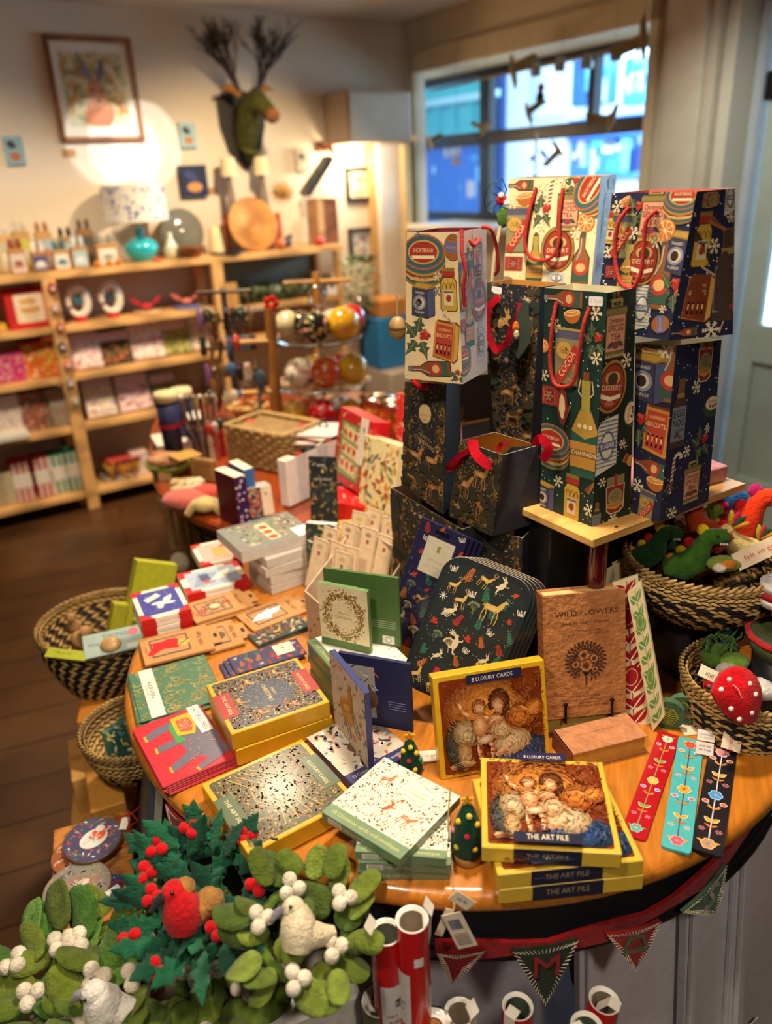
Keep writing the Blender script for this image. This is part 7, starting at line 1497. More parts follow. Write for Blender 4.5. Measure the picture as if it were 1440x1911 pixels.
# --- folded gift wrap and elephant cards
def pr_folk(q,w,d):
    for k in range(130):q.l = 1;x,y = rnd.uniform(.02,.98)*w,rnd.uniform(.04,.96)*d;q.stroke(x,y,.006*rnd.uniform(.6,1.6),.004*rnd.uniform(.6,1.6),.0012,rnd.choice(['C8A04A','B8903C','D8B868']),9,rnd.uniform(0,180),rnd.uniform(220,360))
    q.l = 3;q.rect(w*.13,0,w*.3,d,'F0E6D4');q.text('AARVEN',w*.215,d*.55,.012,'4A4030',rot=-PI/2,fit=d*.36);q.text('LUXURY WRAP',w*.165,d*.55,.005,'6A6050',rot=-PI/2)
pile('gift_wrap_pack','green and gold folded gift wrap with a cream paper band','gift wrap',[(239,1258),(383,1221),(416,1300),(262,1350)],.713,.0035,3,'4F7A5E',pr_folk,jit=.005,jr=.05,mat=GLOSSY)
def pr_eleph(q,w,d):
    G_,Y_ = '6E6878','D8A83A'
    q.poly([(w*.98,d*.2),(w*.7,d*.16),(w*.5,d*.3),(w*.48,d*.75),(w*.62,d*.95),(w*.98,d*.9)],G_)
    for p in ([(.6,.9),(.3,.86),(.1,.8),(.1,.7),(.3,.74),(.6,.78)],[(.5,.6),(.28,.58),(.16,.56),(.15,.47),(.3,.48),(.52,.5)],[(.62,.4),(.4,.3),(.2,.22),(.2,.13),(.42,.18),(.68,.26)],[(.98,.3),(.75,.16),(.5,.08),(.52,.02),(.8,.08),(.99,.14)]):q.poly([(x*w,y*d) for x,y in p],G_);q.line([(p[2][0]*w,p[2][1]*d),(p[3][0]*w,p[3][1]*d)],.004,Y_)
    q.poly([(w*.44,d*.5),(w*.44,d*.8),(w*.5,d*.86),(w*.56,d*.5)],'4A9A5A');q.poly([(w*.5,d*.62),(w*.72,d*.56),(w*.82,d*.72),(w*.8,d*.92),(w*.52,d*.92)],'E0B020');q.poly([(w*.56,d*.66),(w*.71,d*.62),(w*.77,d*.74),(w*.75,d*.86),(w*.57,d*.86)],'C85A48')
    b = q.l
    for k in range(40):q.l = b;x,y = rnd.uniform(.57,.74)*w,rnd.uniform(.67,.85)*d;q.line([(x,y),(x+.004,y+rnd.uniform(-.004,.004))],.0006,'E8C890')
    for k in range(26):q.l = b;x,y = rnd.uniform(.5,.95)*w,rnd.uniform(.2,.55)*d;q.line([(x,y),(x+rnd.uniform(-.008,.008),y+rnd.uniform(-.006,.006))],.0007,'D8A860')
    q.rect(w*.8,d*.52,w*.97,d*1.0,'EFE8DA');q.text('EAST END PRESS',w*.885,d*.76,.011,'2A2A3A',rot=-PI/2,fit=d*.42)
pile('greeting_card','red elephant card in film labelled East End Press','card',[(246,1362),(372,1312),(438,1414),(302,1470)],.716,.003,5,'C8303C',pr_eleph,side='A82430',jit=.003,drop=(.001,-.001),mat=GLOSSY,g='elephant cards in film')
# --- olive boxes of ten cards
def pr_ten(q,w,d):
    q.rect(0,d*.14,w,d,'F0E8D0');b = q.l
    for k in range(750):q.l = b;u,v = rnd.random(),rnd.uniform(.16,.99);q.leaf(u*w,v*d,.005,.0022,rnd.uniform(0,6.3),mixc(rnd.choice(['C87A4A','7A8A6A','A8B08A','C85A3A','8A7A5A','D8A060']),'F0E8D0',.35))
    q.l = b+1;q.ell(w*.62,d*.78,w*.17,d*.1,'F4ECD4',18);q.text('Merry Little',w*.62,d*.8,.006,'B8924A');q.text('Christmas',w*.62,d*.745,.009,'C09A4A');m_rabbit(q.at(w*.5,d*.45,d*.2,.6),'C8603A');m_deer(q.at(w*.25,d*.75,d*.22,.3),'C87848',stag=False);m_deer(q.at(w*.75,d*.42,d*.22,-.3),'B87850',stag=False);m_robin(q.at(w*.56,d*.6,d*.09))
    q.rect(0,0,w,d*.15,'76906E');q.text('10 Christmas cards and envelopes',w*.5,d*.075,.0085,'D8C878',fit=w*.85)
def fr_ten(q,w,h):
    q.rect(0,0,w,h,'6A8464');q.rect(w*.08,h*.15,w*.26,h*.85,'E8E4D4');[q.line([(w*(.1+.018*k),h*.2),(w*(.1+.018*k),h*.8)],.0007,'3A4A38') for k in range(9)];q.text('THE ART FILE',w*.42,h*.5,.006,'D8D0A8')
pile('card_box','sage green box of ten cards turned beneath the top squirrel box',CB,[(700,1512),(836,1498),(836,1598),(642,1590)],.742,.0138,3,'76906E',pr_ten,jit=.004,jr=.14,front=fr_ten,mat=GLOSSY,g='sage green card boxes',seed=4)
M,w,d = flat(.756,(719,1414),(851,1486),(752,1612),(601,1515));M = M;
slab('card_box','sage green box of cards with squirrel print, topmost by the table edge',CB,flat(.756,(719,1414),(851,1486),(752,1608),(601,1512))[0],w,d,.0138,'76906E',pr_ten,front=fr_ten,mat=GLOSSY)
# --- folders standing open
def leafp(lb_p,t,M0,z,bl,br,tl,tr,th,col,draw,flip=False,nm='panel',lean=0):
    M,w,h = upright(z,bl,br,tl,tr,lean);Mi = M0.inverted() @ M;mb = MB(Mi);mb.box(0,0,-th,w,h,0,col,bev=.0008);q = quadS(mb,(0,0,0),(w,0,0),(w,h,0),(0,h,0));draw(q,w,h);return part(nm,mb,PAPER,t,lb_p)
def dr_wreath(q,w,h):
    q.rect(0,0,w,h,'EADAAE');q.rect(0,0,w,h*.12,'5C7A44');b = q.l
    for k in range(600):a = rnd.uniform(0,6.3);r_ = rnd.gauss(.36,.045);q.l = b;q.leaf(w*.5+r_*w*math.cos(a),h*.54+r_*h*.92*math.sin(a),.005,.0022,rnd.uniform(0,6.3),rnd.choice(['8A8A4A','C8843A','6A6A34','A85A34','D8B868']))
    q.text('Merry',w*.5,h*.58,.008,'B89A5A');q.text('Christmas',w*.5,h*.51,.008,'B89A5A')
t0_ = T(Z(610,1200,.79));t = thing('open_card_wallet','green card wallet standing open with a woodland wreath on its front','card',t0_)
leafp('cream front panel with a wreath',t,t0_,.79,(601,1200),(691,1221),(596,1075),(689,1119),.010,'6A8A54',dr_wreath)
def dr_gback(q,w,h):q.rect(w*.0,h*.1,w*.45,h*.8,'D8D0B0',0);speck(q,0,h*.1,w*.45,h*.8,70,['8A7A4A','3A3A34','A8843A'],.007,3);[q.rect(w*.62,h*(.26+.03*k),w*.95,h*(.27+.03*k),'A8B890') for k in range(4)];q.rect(w*.76,h*.03,w*.92,h*.15,'E4E4D8');q.stroke(w*.84,h*.09,w*.04,w*.04,.001,'4A6A3A',8)
leafp('plain green inside back panel',t,t0_,.79,(612,1186),(748,1209),(606,1066),(744,1073),.006,'4F7038',dr_gback)
GS = [(576,1194),(686,1160),(766,1233),(640,1282)]
pile('card_box','dark sage box of cards under the green open wallet',CB,GS,.789,.0148,6,'5F7A58',lambda q,w,d:(q.rect(w*.14,0,w,d,'F0EAD8'),speck(q,w*.2,0,w,d,60,['C8A04A','8A8A4A','D87A4A'],.006,5),q.text('10 Christmas cards',w*.07,d*.5,.008,'D8C878',rot=-PI/2,fit=d*.7)),jit=.0015,jr=.02,mat=GLOSSY,g='dark sage card boxes')
t0_ = T(Z(650,1400,.728));t = thing('open_card_wallet','blue card wallet standing open with a hare print, in front of the green one','card',t0_)
def dr_hare(q,w,h):
    q.rect(0,0,w,h,'C8B8A0');speck(q,0,0,w,h,90,['C85A3A','4A5A5A','D8C8B0','8A6A9A','E08A5A'],.012,8);q.l = 14;m_deer(q.at(w*.5,h*.5,h*.7,.5),'B87A34',stag=False);q.ell(w*.45,h*.45,w*.2,h*.16,'C89048')
leafp('hare printed front panel',t,t0_,.728,(625,1347),(688,1436),(611,1208),(674,1291),.010,'3A3F74',dr_hare)
def dr_bback(q,w,h):
    q.rect(w*.05,h*.12,w*.5,h*.86,'A8A49C');speck(q,w*.05,h*.12,w*.5,h*.86,50,['2A2E48','5A4A40','D87A4A','E8E4DC'],.012,4,'line');q.l = 9;q.ell(w*.42,h*.4,w*.12,h*.14,'6A4E3A',14);q.leaf(w*.45,h*.45,w*.2,w*.05,1.8,'6A4E3A');q.ell(w*.38,h*.43,w*.015,w*.015,'1A1A1A',8);[q.rect(w*.68,h*(.3+.035*k),w*.92,h*(.31+.035*k),'8A90B8') for k in range(4)]
leafp('navy inside back panel',t,t0_,.728,(640,1342),(770,1368),(622,1206),(765,1249),.006,'262850',dr_bback)
pile('card_box','navy spined box of ten cards under the blue open wallet',CB,[(572,1374),(680,1328),(775,1400),(655,1466)],.727,.0132,2,'34386A',lambda q,w,d:(q.rect(w*.0,d*.16,w,d,'C8BCA8'),speck(q,0,d*.2,w,d,90,['C85A4A','3A4A5A','7A5A48','E8E4DC','8A8AA8'],.012,6),q.ell(w*.5,d*.5,w*.18,d*.12,'6A4A3A'),q.text('10 Christmas cards and envelopes',w*.5,d*.08,.009,'D8D0A8',fit=w*.85)),jit=.002,mat=GLOSSY,g='navy spined card boxes')
# --- grey drawer boxes
def pr_drawer(q,w,d):
    q.rect(0,0,w,d,'7E8078');speck(q,w*.12,d*.12,w*.95,d*.92,200,['5A6A3A','8A9A4A','C8B868','C84A34','E0D0B0','3A4A34'],.010,4);q.l = 8;q.rect(w*.45,d*.15,w*.6,d*.8,'E8D0A0');[q.ell(w*.52,d*(.25+.2*k),w*.06,d*.07,'C8402E') for k in range(3)];q.line([(w*.1,d*.95),(w*.85,d*.95),(w*.88,d*.55)],.002,'1E241E');q.rect(w*.78,d*.0,w,d*.35,'EDE8E4');q.text('CARDS',w*.88,d*.18,.006,'C8A0A0')
M,w,d = flat(.816,(401,987),(538,957),(582,990),(455,1036));slab('drawer_box','grey box with a red and green floral lid, overhanging its pile','box',M,w,d,.025,'C8BEB0',pr_drawer)
pile('drawer_box','plain grey box under the floral lidded one','box',[(470,1012),(548,984),(584,1012),(492,1052)],.7905,.0225,4,'C8C0B2',None,jit=.004,jr=.05,g='plain grey boxes')
# --- placemats and the purple packs
def rrect(w,h,r,n=8):return [(sx*(w/2-r)+r*math.cos(R(a0+90*k/n)),sy*(h/2-r)+r*math.sin(R(a0+90*k/n))) for sx,sy,a0 in ((1,1,0),(-1,1,90),(-1,-1,180),(1,-1,270)) for k in range(n+1)]
P0 = Z(820,1360,.70);nn = nrm(-14,16);M,w,h = plq(P0,nn,(828,1020),(984,1092),(918,1345),(752,1280))
for k in range(5):
    t = thing('placemat','dark round-cornered placemat with hares and ferns, %s of the leaning five' % ('front one','second','third','fourth','rearmost')[k],'placemat',M @ T(.0065*k,.001*k,-.0068*k),'leaning placemats');mb = MB();o = rrect(w,h,.035);mb.prism(o,-.004,0,'262A2C',side='CDBBA0');
    if k == 0:
        mb.prism(rrect(w*.9,h*.9,.03),0,.0004,'2A302E');q = topS(mb,w,h,.0006);folk(q.at(w*.05,h*.05,1),w*.9,h*.9,5,.023);q.l = 16;m_rabbit(q.at(w*.24,h*.62,.032));m_deer(q.at(w*.66,h*.74,.05),'D8AE58',stag=False);m_rabbit(q.at(w*.42,h*.42,.04,1.0));m_rabbit(q.at(w*.7,h*.3,.034),'D8A850')
    part('board',mb,GLOSSY,t)
P0 = Z(775,1262,.70);nn = nrm(-22,3);M,w,h = plq(P0,nn,(776,960),(860,997),(806,1230),(722,1190))
for k in range(4):
    t = thing('gift_bag_pack','purple-navy hang pack with hares and a cream label, %s in its row' % ('front one','second','third','rearmost')[k],'pack',M @ T(.008*k,-.004*k,-.008*k),'purple hang packs');mb = MB();mb.box(-w/2,-h/2,-.0035,w/2,h/2,0,'2C2A50',bev=.001)
    if k == 0:q = topS(mb,w,h,.0001);folk(q,w,h,12,.022);q.l = 14;q.rect(w*.25,h*.62,w*.82,h*.9,'EADFC0');q.rect(w*.5,h*.8,w*.56,h*.85,'B89A48');q.text('GIFT BAGS',w*.53,h*.73,.006,'C8B888');q.text('pack of three',w*.53,h*.69,.004,'C8B888');q.rect(w*.35,h*.93,w*.65,h*.96,'141424',.002)
    part('pack',mb,GLOSSY,t)
# --- display box full of cream tag packets
L_,F_,Rr = Z(577,1188,.70),Z(668,1250,.70),Z(762,1160,.70);Bk = L_+(Rr-F_);UPv = Vector((0,0,1));t = thing('display_box','pale card display box with a cut-down front, full of cream packets','display box',T(F_));GB = 'C8AE90'
mb = MB();Q = [p-F_ for p in (L_,F_,Rr,Bk)];hs = [.105,.075,.155,.17]
for i,j in ((0,1),(1,2),(2,3),(3,0)):
    a,b = Q[i],Q[j];n_ = (b-a).cross(UPv).normalized()*.0015;mb.add([a+n_,b+n_,b+n_+UPv*hs[j],a+n_+UPv*hs[i],a-n_,b-n_,b-n_+UPv*hs[j],a-n_+UPv*hs[i]],[[0,1,2,3],[7,6,5,4],[3,2,6,7]],GB)
mb.face([q+UPv*.002 for q in Q],GB);q = quadS(mb,Q[0]+(Q[1]-Q[0]).cross(UPv).normalized()*.002,Q[1]+(Q[1]-Q[0]).cross(UPv).normalized()*.002,Q[1]+(Q[1]-Q[0]).cross(UPv).normalized()*.002+UPv*.07,Q[0]+(Q[1]-Q[0]).cross(UPv).normalized()*.002+UPv*.07);[q.ell(.01+.016*k,.02+.02*(k % 3),.004,.003,'A8322A',8) for k in range(8)]
part('tray',mb,CARD,t)
PK = [(600,1006,0),(632,1012,3),(655,1020,5),(618,985,1),(652,975,4),(690,985,7),(700,950,6),(672,955,2),(728,965,8),(742,985,10),(722,1000,9),(640,1030,11)]
for i,(x,y,k) in enumerate(sorted(PK,key=lambda p:p[1])):
    zt_ = .87;p = Z(x,y,zt_);f = min(1,max(0,(y-940)/110));p = Z(x,y,.905-.06*f);m = T(p) @ RZ(R(-42)) @ RX(R(72)) @ RZ(.06*((k % 3)-1));t = thing('tag_packet','cream packet with a thin brown border in the card display box, %s from the back' % ('first','second','third','fourth','fifth','sixth','seventh','eighth','ninth','tenth','eleventh','nearest')[i],'packet',m @ T(0,-.055,0),'cream packets in the display box');mb = MB();mb.box(-.022,-.055,-.002,.022,.055,0,'DDBE98',bev=.0006);q = topS(mb,.044,.11,0)
    q.rect(.002,.003,.042,.107,'7A5A40');q.rect(.0028,.0038,.0412,.1062,'E2C6A0');q.rect(.018,.075,.026,.084,'A85A48',.001);q.text('make your own',.022,.066,.004,'B89878');q.ell(.022,.094,.008,.005,('C8A878','A8886A','D8B060')[k % 3],10);part('card',mb,PAPER,t)
# --- upright packs at the back of the round table
def stand(name,lb,cat,z,bl,br,tl,tr,th,col,draw,lean=R(8),mat=None,side=None,g=None):
    M,w,h = upright(z,bl,br,tl,tr,lean);return slab(name,lb,cat,M @ T(w/2,h/2,0),w,h,th,col,draw,side,mat or GLOSSY,g)
def dr_dark(q,w,h):speck(q,0,0,w,h,120,['3A4638','5A5A38','8A7A48','2A3028','A87A40'],.012,3);q.l = 6;q.rect(w*.3,h*.88,w*.6,h*.91,'8A8A80',.002);q.text('GIFT WRAP',w*.5,h*.72,.009,'C8C0A8');q.rect(w*.46,h*.8,w*.53,h*.84,'C8B070');q.text('and tags',w*.5,h*.66,.005,'C8C0A8');q.ell(w*.5,h*.08,w*.12,h*.04,'A8201A')
stand('gift_wrap_pack','tall dark green hang pack with a slot, standing behind the grey boxes','gift wrap',.74,(581,1000),(632,1002),(557,840),(616,864),.006,'23282A',dr_dark)
def dr_redw(q,w,h):
    speck(q,0,0,w,h,90,['D85A48','B83028','E8B8A0','7A8A4A'],.012,3);q.l = 5;q.rect(w*.12,h*.1,w*.8,h*.86,'4A6A3A');q.rect(w*.14,h*.12,w*.78,h*.84,'8A9A5A');b = q.l
    for k in range(3):q.l = b;q.poly([(w*(.18+.02*k),h*(.2+.22*k)),(w*(.7),h*(.16+.22*k)),(w*.74,h*(.33+.22*k)),(w*.2,h*(.38+.22*k))],'E8D0A0');[q.ell(w*(.26+.16*m),h*(.28+.21*k),w*.045,h*.05,'C8302A') for m in range(3)]
    speck(q,w*.14,h*.12,w*.78,h*.84,70,['5A7A34','7A9A4A','C8402E','E8E0C0'],.010,5);q.l += 2;q.rect(w*.68,h*.38,w*.9,h*1.0,'E8DCC8');q.rect(w*.77,h*.82,w*.82,h*.88,'8A7A60');q.text('GIFT SET',w*.79,h*.7,.005,'B8A890')
stand('gift_set','bright red boxed gift set with a leaf window and cream band, on an easel','gift set',.80,(619,889),(677,928),(643,764),(712,794),.05,'C81A22',dr_redw,R(12))
mb = MB();mb.box(-.07,-.05,-.09,.07,.05,0,'D01820',bev=.002);q = topS(mb,.14,.1,0);speck(q,0,0,.14,.1,40,['E88A78','F0C8B0','A81820'],.012,2);solo('red_box','bright red box supporting the boxed gift set','box',mb,GLOSSY,T(Z(650,925,.79)) @ RZ(-.5))
def dr_leafy(q,w,h):speck(q,0,0,w,h,120,['D8863A','E8A030','C84A34','7A8A6A','A85A28','E8C860','5A7A78'],.02,6);q.line([(w*.18,h*.1),(w*.2,h*.9)],.002,'5A3A1E')
stand('gift_set','cream box with orange autumn leaves and fruit, right of the red gift set','gift set',.76,(665,958),(727,985),(706,820),(752,833),.035,'EAD9A0',dr_leafy,R(12))
stand('gift_set','red boxed sheet with pale specks standing behind the autumn leaf box','gift set',.85,(738,870),(758,872),(742,735),(766,735),.02,'D03028',lambda q,w,h:speck(q,0,0,w,h,60,['E8A090','F0D0B8','A83028'],.008,4))
stand('card_box','dark floral upright pack with a golden deer, left of the display box',CB,.72,(573,1090),(628,1095),(584,972),(640,985),.02,'343E38',lambda q,w,h:(speck(q,0,0,w,h,110,['6A7A5A','C8B878','E8E0C8','C83A2A','4A5A44'],.012,7),m_deer(q.at(w*.45,h*.55,h*.4),'E0922E',stag=False)),side='E4E0D4')
stand('gift_box','yellow patterned flat box behind the display box','box',.74,(608,1005),(700,1000),(612,976),(706,962),.05,'E0A030',lambda q,w,h:speck(q,0,0,w,h,40,['D86A2E','F0E0B0','C84A34'],.01,3),R(60))
# --- felt trees with bobbles
def tree(lb,x,y,z,hh,r,slice_=False,seed=1,loop=True):
    t = thing('felt_tree',lb,'ornament',T(Z(x,y,z)),'small felt trees');mb = MB();z0 = .014 if slice_ else 0;mb.lathe([(0,z0),(r*.8,z0),(r,z0+hh*.1),(r*.9,z0+hh*.35),(r*.6,z0+hh*.7),(r*.3,z0+hh*.93),(0,z0+hh)],'14403A' if 0 else '123F2C',20);part('cone',mb,FELT,t);rr = random.Random(seed)
    for k,(a,f,c) in enumerate(((-1.7,.45,'C8284A'),(-2.4,.2,'C8C030'),(-1.2,.2,'D8B030'),(-2.6,.65,'E0C020'),(-.7,.6,'E8B830'),(-.3,.35,'3A9A60'),(-1.5,.8,'D8C040'),(-3.1,.4,'D87A78'),(.1,.15,'8AA030'))):rad = r*(1-.6*f)*1.02;mb = MB();mb.ball((rad*math.cos(a),rad*math.sin(a),z0+hh*(f+.05)),.0042,c,10,8);part('bobble',mb,FELT,t)
    mb = MB();P = [];[P.append((.009*(1 if k % 2 == 0 else .45)*math.cos(PI*k/5+PI/2),-.002,z0+hh+.004+.009*(1 if k % 2 == 0 else .45)*math.sin(PI*k/5+PI/2))) for k in range(10)];mb.add(P+[(x_,.002,z_) for x_,_,z_ in P],[list(range(10)),[19-k for k in range(10)]]+[[k,10+k,10+(k+1) % 10,(k+1) % 10] for k in range(10)],'E0A020');part('star',mb,FELT,t)
    if slice_:mb = MB();mb.lathe([(0,0),(r*.85,0),(r*.88,.007),(r*.85,.0135),(0,.0135)],'B8843C',22);part('wood_slice',mb,WOODM,t)
    return t
tree('small felt tree with a pink bobble, between the blue wallet and the upright painted box',766,1438,.70,.062,.019,seed=2)
t = tree('small felt tree on a wood slice beside the sage green boxes',872,1600,.70,.082,.0235,True,5)
mb = MB();P = [Z(840,1470,.79),Z(836,1540,.75),Z(842,1600,.712),Z(845,1662,.70)+Vector((0,-.012,.002)),CY(846,1700,.66),CY(842,1722,.66)];mb.tube(catmull(P),.0012,'B89A68',6);twt = solo('tag_string','twine running from the wood slice tree over the table edge','string',mb,CORD)
def swing(lb,x,y,r,w_,h_,rot,dr,nm='swing_tag'):
    p = CY(x,y,r);n = (p-TC);n.z = 0;n.normalize();X = Vector((0,0,1)).cross(n).normalized();M = frame3(p,X,Vector((0,0,1)),n) @ RZ(rot);t = thing(nm,lb,'price tag',M);mb = MB();mb.box(-w_/2,-h_/2,-.0008,w_/2,h_/2,0,'E4D6BC');q = topS(mb,w_,h_,0);dr(q,w_,h_);part('card',mb,PAPER,t)
def dr_bar(q,w,h):[q.line([(w*(.2+.05*k),h*.56),(w*(.2+.05*k),h*.84)],.0006 if k % 2 else .001,'3A4A78') for k in range(12)];[q.rect(w*.15,h*(.12+.06*k),w*.85,h*(.15+.06*k),'9A8A78') for k in range(6)]
swing('small price tag marked 6.95 hanging below the table edge',862,1681,.665,.03,.018,-.7,lambda q,w,h:q.text('\u00a36.95',w/2,h/2,.007,'3A2E28'))
swing('long cream tag with a barcode hanging below the table edge',857,1737,.667,.026,.062,.35,dr_bar)
swing('thin cream tag turned edge-on behind the barcode tag',828,1722,.663,.010,.05,-.3,lambda q,w,h:None)
mb = MB();mb.box(-.045,-.012,0,.045,.012,.002,'EAD8C0');q = topS(mb,.09,.024,.002);q.text('felt so good',.045,.012,.008,'C85A6A');solo('brand_tag','cream tag with pink writing lying behind the first felt tree','tag',mb,PAPER,T(Z(800,1412,.704)) @ RZ(.05))
# ------------------------------------------------------------------ goods on the far table
def fz(x,y,z=TZ):return Z(x,y,z)
def upz(x,y,base):return V(x,y,base,Vector((0,-1,0)))         # point straight above a base, at its depth
def fbox(lb,pix,zt,h,col,draw=None,nm='box',cat='box',side=None,g=None,fr=None):M,w,d = flat(zt,*pix);return slab(nm,lb,cat,M,w,d,h,col,draw,side,PAPER,g,front=fr)
def fr_dots(q,w,h):speck(q,0,0,w,h,22,['E8E0E0','C8A8B0'],.008,3,'dot')
t = fbox('tall dark red and purple dotted box with a cream top',[(404,875),(422,868),(452,887),(433,894)],.845,.145,'F0E0C0',None,side='5A0F1C',fr=lambda q,w,h:(q.rect(0,0,w,h,'2E1450'),fr_dots(q,w,h)))
fbox('blue bound book standing behind the dotted box',[(428,861),(446,856),(470,873),(452,879)],.85,.15,'F0E0C0',None,'book','book',side='3A6AA8')
def dr_fl(q,w,h):speck(q,0,0,w*.75,h,90,['C8503A','D8A040','8A9A9A','C8B8A0','B83A34'],.014,4);q.l = 8;q.rect(w*.7,0,w,h,'EADCC0');q.rect(w*.8,h*.7,w*.86,h*.78,'8A7A5A')
stand('card_box','box with a dark floral front and cream band, standing left of the white books',CB,.72,(446,972),(512,958),(458,889),(538,922),.05,'3A3648',dr_fl,R(6),side='C8C0B0')
for k in range(6):
    x = 520+19*k;y = 872-3*k;M = T(fz(x+14,y+62-6*k,.72)) @ RZ(R(-38));slab('white_book','cream-white boxed book in the row behind the floral box, %s from the left' % ('first','second','third','fourth','fifth','sixth')[k],'book',M @ T(0,.06,.12),.032,.13,.135,('EADFCC','CFC6B6')[k % 2],(lambda q,w,d:(q.rect(w*.3,d*.1,w*.7,d*.3,('C8B8A0','C8302A','3A3A40')[k % 3]),)),g='row of cream-white books')
# rectangular wicker basket with a heap of papers
A_,B_ = fz(428,862),fz(535,886);hgt = .125;X = (B_-A_).normalized();L_ = (B_-A_).length;Yv = Vector((-X.y,X.x,0));M = frame3(A_,X,Yv,Vector((0,0,1)))
t = thing('wicker_hamper','pale rectangular wicker hamper on the far table, under the trinket rack','basket',M);mb = MB()
for (x0,y0,x1,y1) in ((0,0,L_,0),(L_,0,L_,.17),(L_,.17,0,.17),(0,.17,0,0)):
    n_ = int(math.hypot(x1-x0,y1-y0)/.022);ux,uy = (x1-x0)/n_,(y1-y0)/n_
    for j in range(9):
        z = hgt*(j+.5)/9
        for i in range(n_):
            o = .004*(1 if (i+j) % 2 else -.3);nx,ny = uy/.022*o,-ux/.022*o;mb.tube([(x0+ux*i,y0+uy*i,z),(x0+ux*(i+.5)+nx*1.4,y0+uy*(i+.5)+ny*1.4,z+.001),(x0+ux*(i+1),y0+uy*(i+1),z)],[.003,.0075,.003],mixc('D8B878','B89050',rnd.random()),5)
part('woven_wall',mb,STRAW,t);mb = MB();mb.box(.003,.003,0,L_-.003,.167,hgt-.01,'A88858');part('lining',mb,STRAW,t)
mb = MB();mb.tube([(0,0,hgt),(L_,0,hgt),(L_,.17,hgt),(0,.17,hgt)],.008,'D0AC6A',8,closed=True);part('rim',mb,STRAW,t)
for k in range(11):
    slab('flat_card','white card with red edge in the heap beside the wicker hamper, %s up' % ('lowest','second','third','fourth','fifth','sixth','seventh','eighth','ninth','tenth','topmost')[k],'card',T(fz(588,884)) @ RZ(-.3) @ T(.01*math.sin(k*2),.08+.008*(k % 4),.0105*(k+1)) @ RZ(.25*math.sin(k*1.9)),.2,.14,.006,'F0E8DC',(lambda q,w,d:q.rect(0,0,w*.12,d,'C8303A')),side=('E0D0C0','A82030','E8DCCC','8A6A58')[k % 4],g='cards heaped beside the hamper')
for k,(x,y) in enumerate(((467,792),(490,799),(514,810))):mb = MB();mb.lathe([(0,0),(.02,0),(.02,.003),(0,.003)],'E0564C',18);solo('round_tag','round coral tag on the hamper corner, %s of three' % ('left','middle','right')[k],'tag',mb,PAPER,T(upz(x,y,fz(490,850)))@ RX(.6),'coral tags on the hamper')
# three tier glass stand with painted baubles
CB0 = fz(607,800,TZ)+Vector((0,.05,0));zb_,zm_,zt_ = upz(607,792,CB0).z,upz(607,716,CB0).z,upz(607,634,CB0).z
t = thing('cake_stand','three tier clear glass stand holding painted baubles','cake stand',T(CB0.x,CB0.y,TZ));pxm = FPX/(CB0-EYEP).length
for z,r in ((zb_,95/pxm),(zm_,92/pxm),(zt_,78/pxm)):mb = MB();z -= TZ;mb.lathe([(0,z),(r*.9,z),(r,z+.012),(r-.004,z+.016),(r*.88,z+.006),(0,z+.006)],'FFFFFF',40);part('tier_plate',mb,GLASS,t)
mb = MB();mb.tube([(0,0,0),(0,0,zt_-TZ+.12)],.006,'C8C8C0',10);mb.tube([(.028*math.cos(a),0,zt_-TZ+.15+.034*math.sin(a)) for a in [2*PI*k/16 for k in range(16)]],.004,'C8C8C0',8,closed=True);part('pole_handle',mb,STEEL,t)
mb = MB();mb.lathe([(0,0),(.07,0),(.07,.006),(.012,.016),(0,.016)],'C8C8C0',28);part('foot',mb,STEEL,t)
BC = {'y':('D8A018',['E8C040','3A7A80','C86A20','F0D880','8A5A18']),'k':('1E1A18',['E88A78','D8C068','F0B8A0','7A8A4A']),'w':('E8DCC0',['C82A4A','4A6A8A','D8788A','3A3A30']),'o':('C8501C',['E89A50','E8D0A0','A83A18']),'r':('C81018',['E86A58','F0C8A0','5A6A9A']),'g':('C89A18',['F0D050','A87814','E8C848']),'c':('E0CFA0',['D8B060','F0E4C8'])}
BL = [(549,612,'c',23,1),(573,610,'k',22,1),(603,612,'k',27,0),(652,614,'y',29,0),(664,604,'r',26,1),(628,600,'w',22,1),(571,694,'w',27,0),(617,692,'o',28,0),(663,687,'g',28,0),(590,672,'y',22,1),(636,672,'r',22,1),(552,766,'y',26,0),(607,768,'r',29,0),(657,766,'g',25,0),(580,750,'o',22,1),(632,748,'w',22,1)]
names_ = {'y':'yellow painted','k':'black floral','w':'cream floral','o':'orange red marbled','r':'bright red','g':'plain gold','c':'pale cream'}
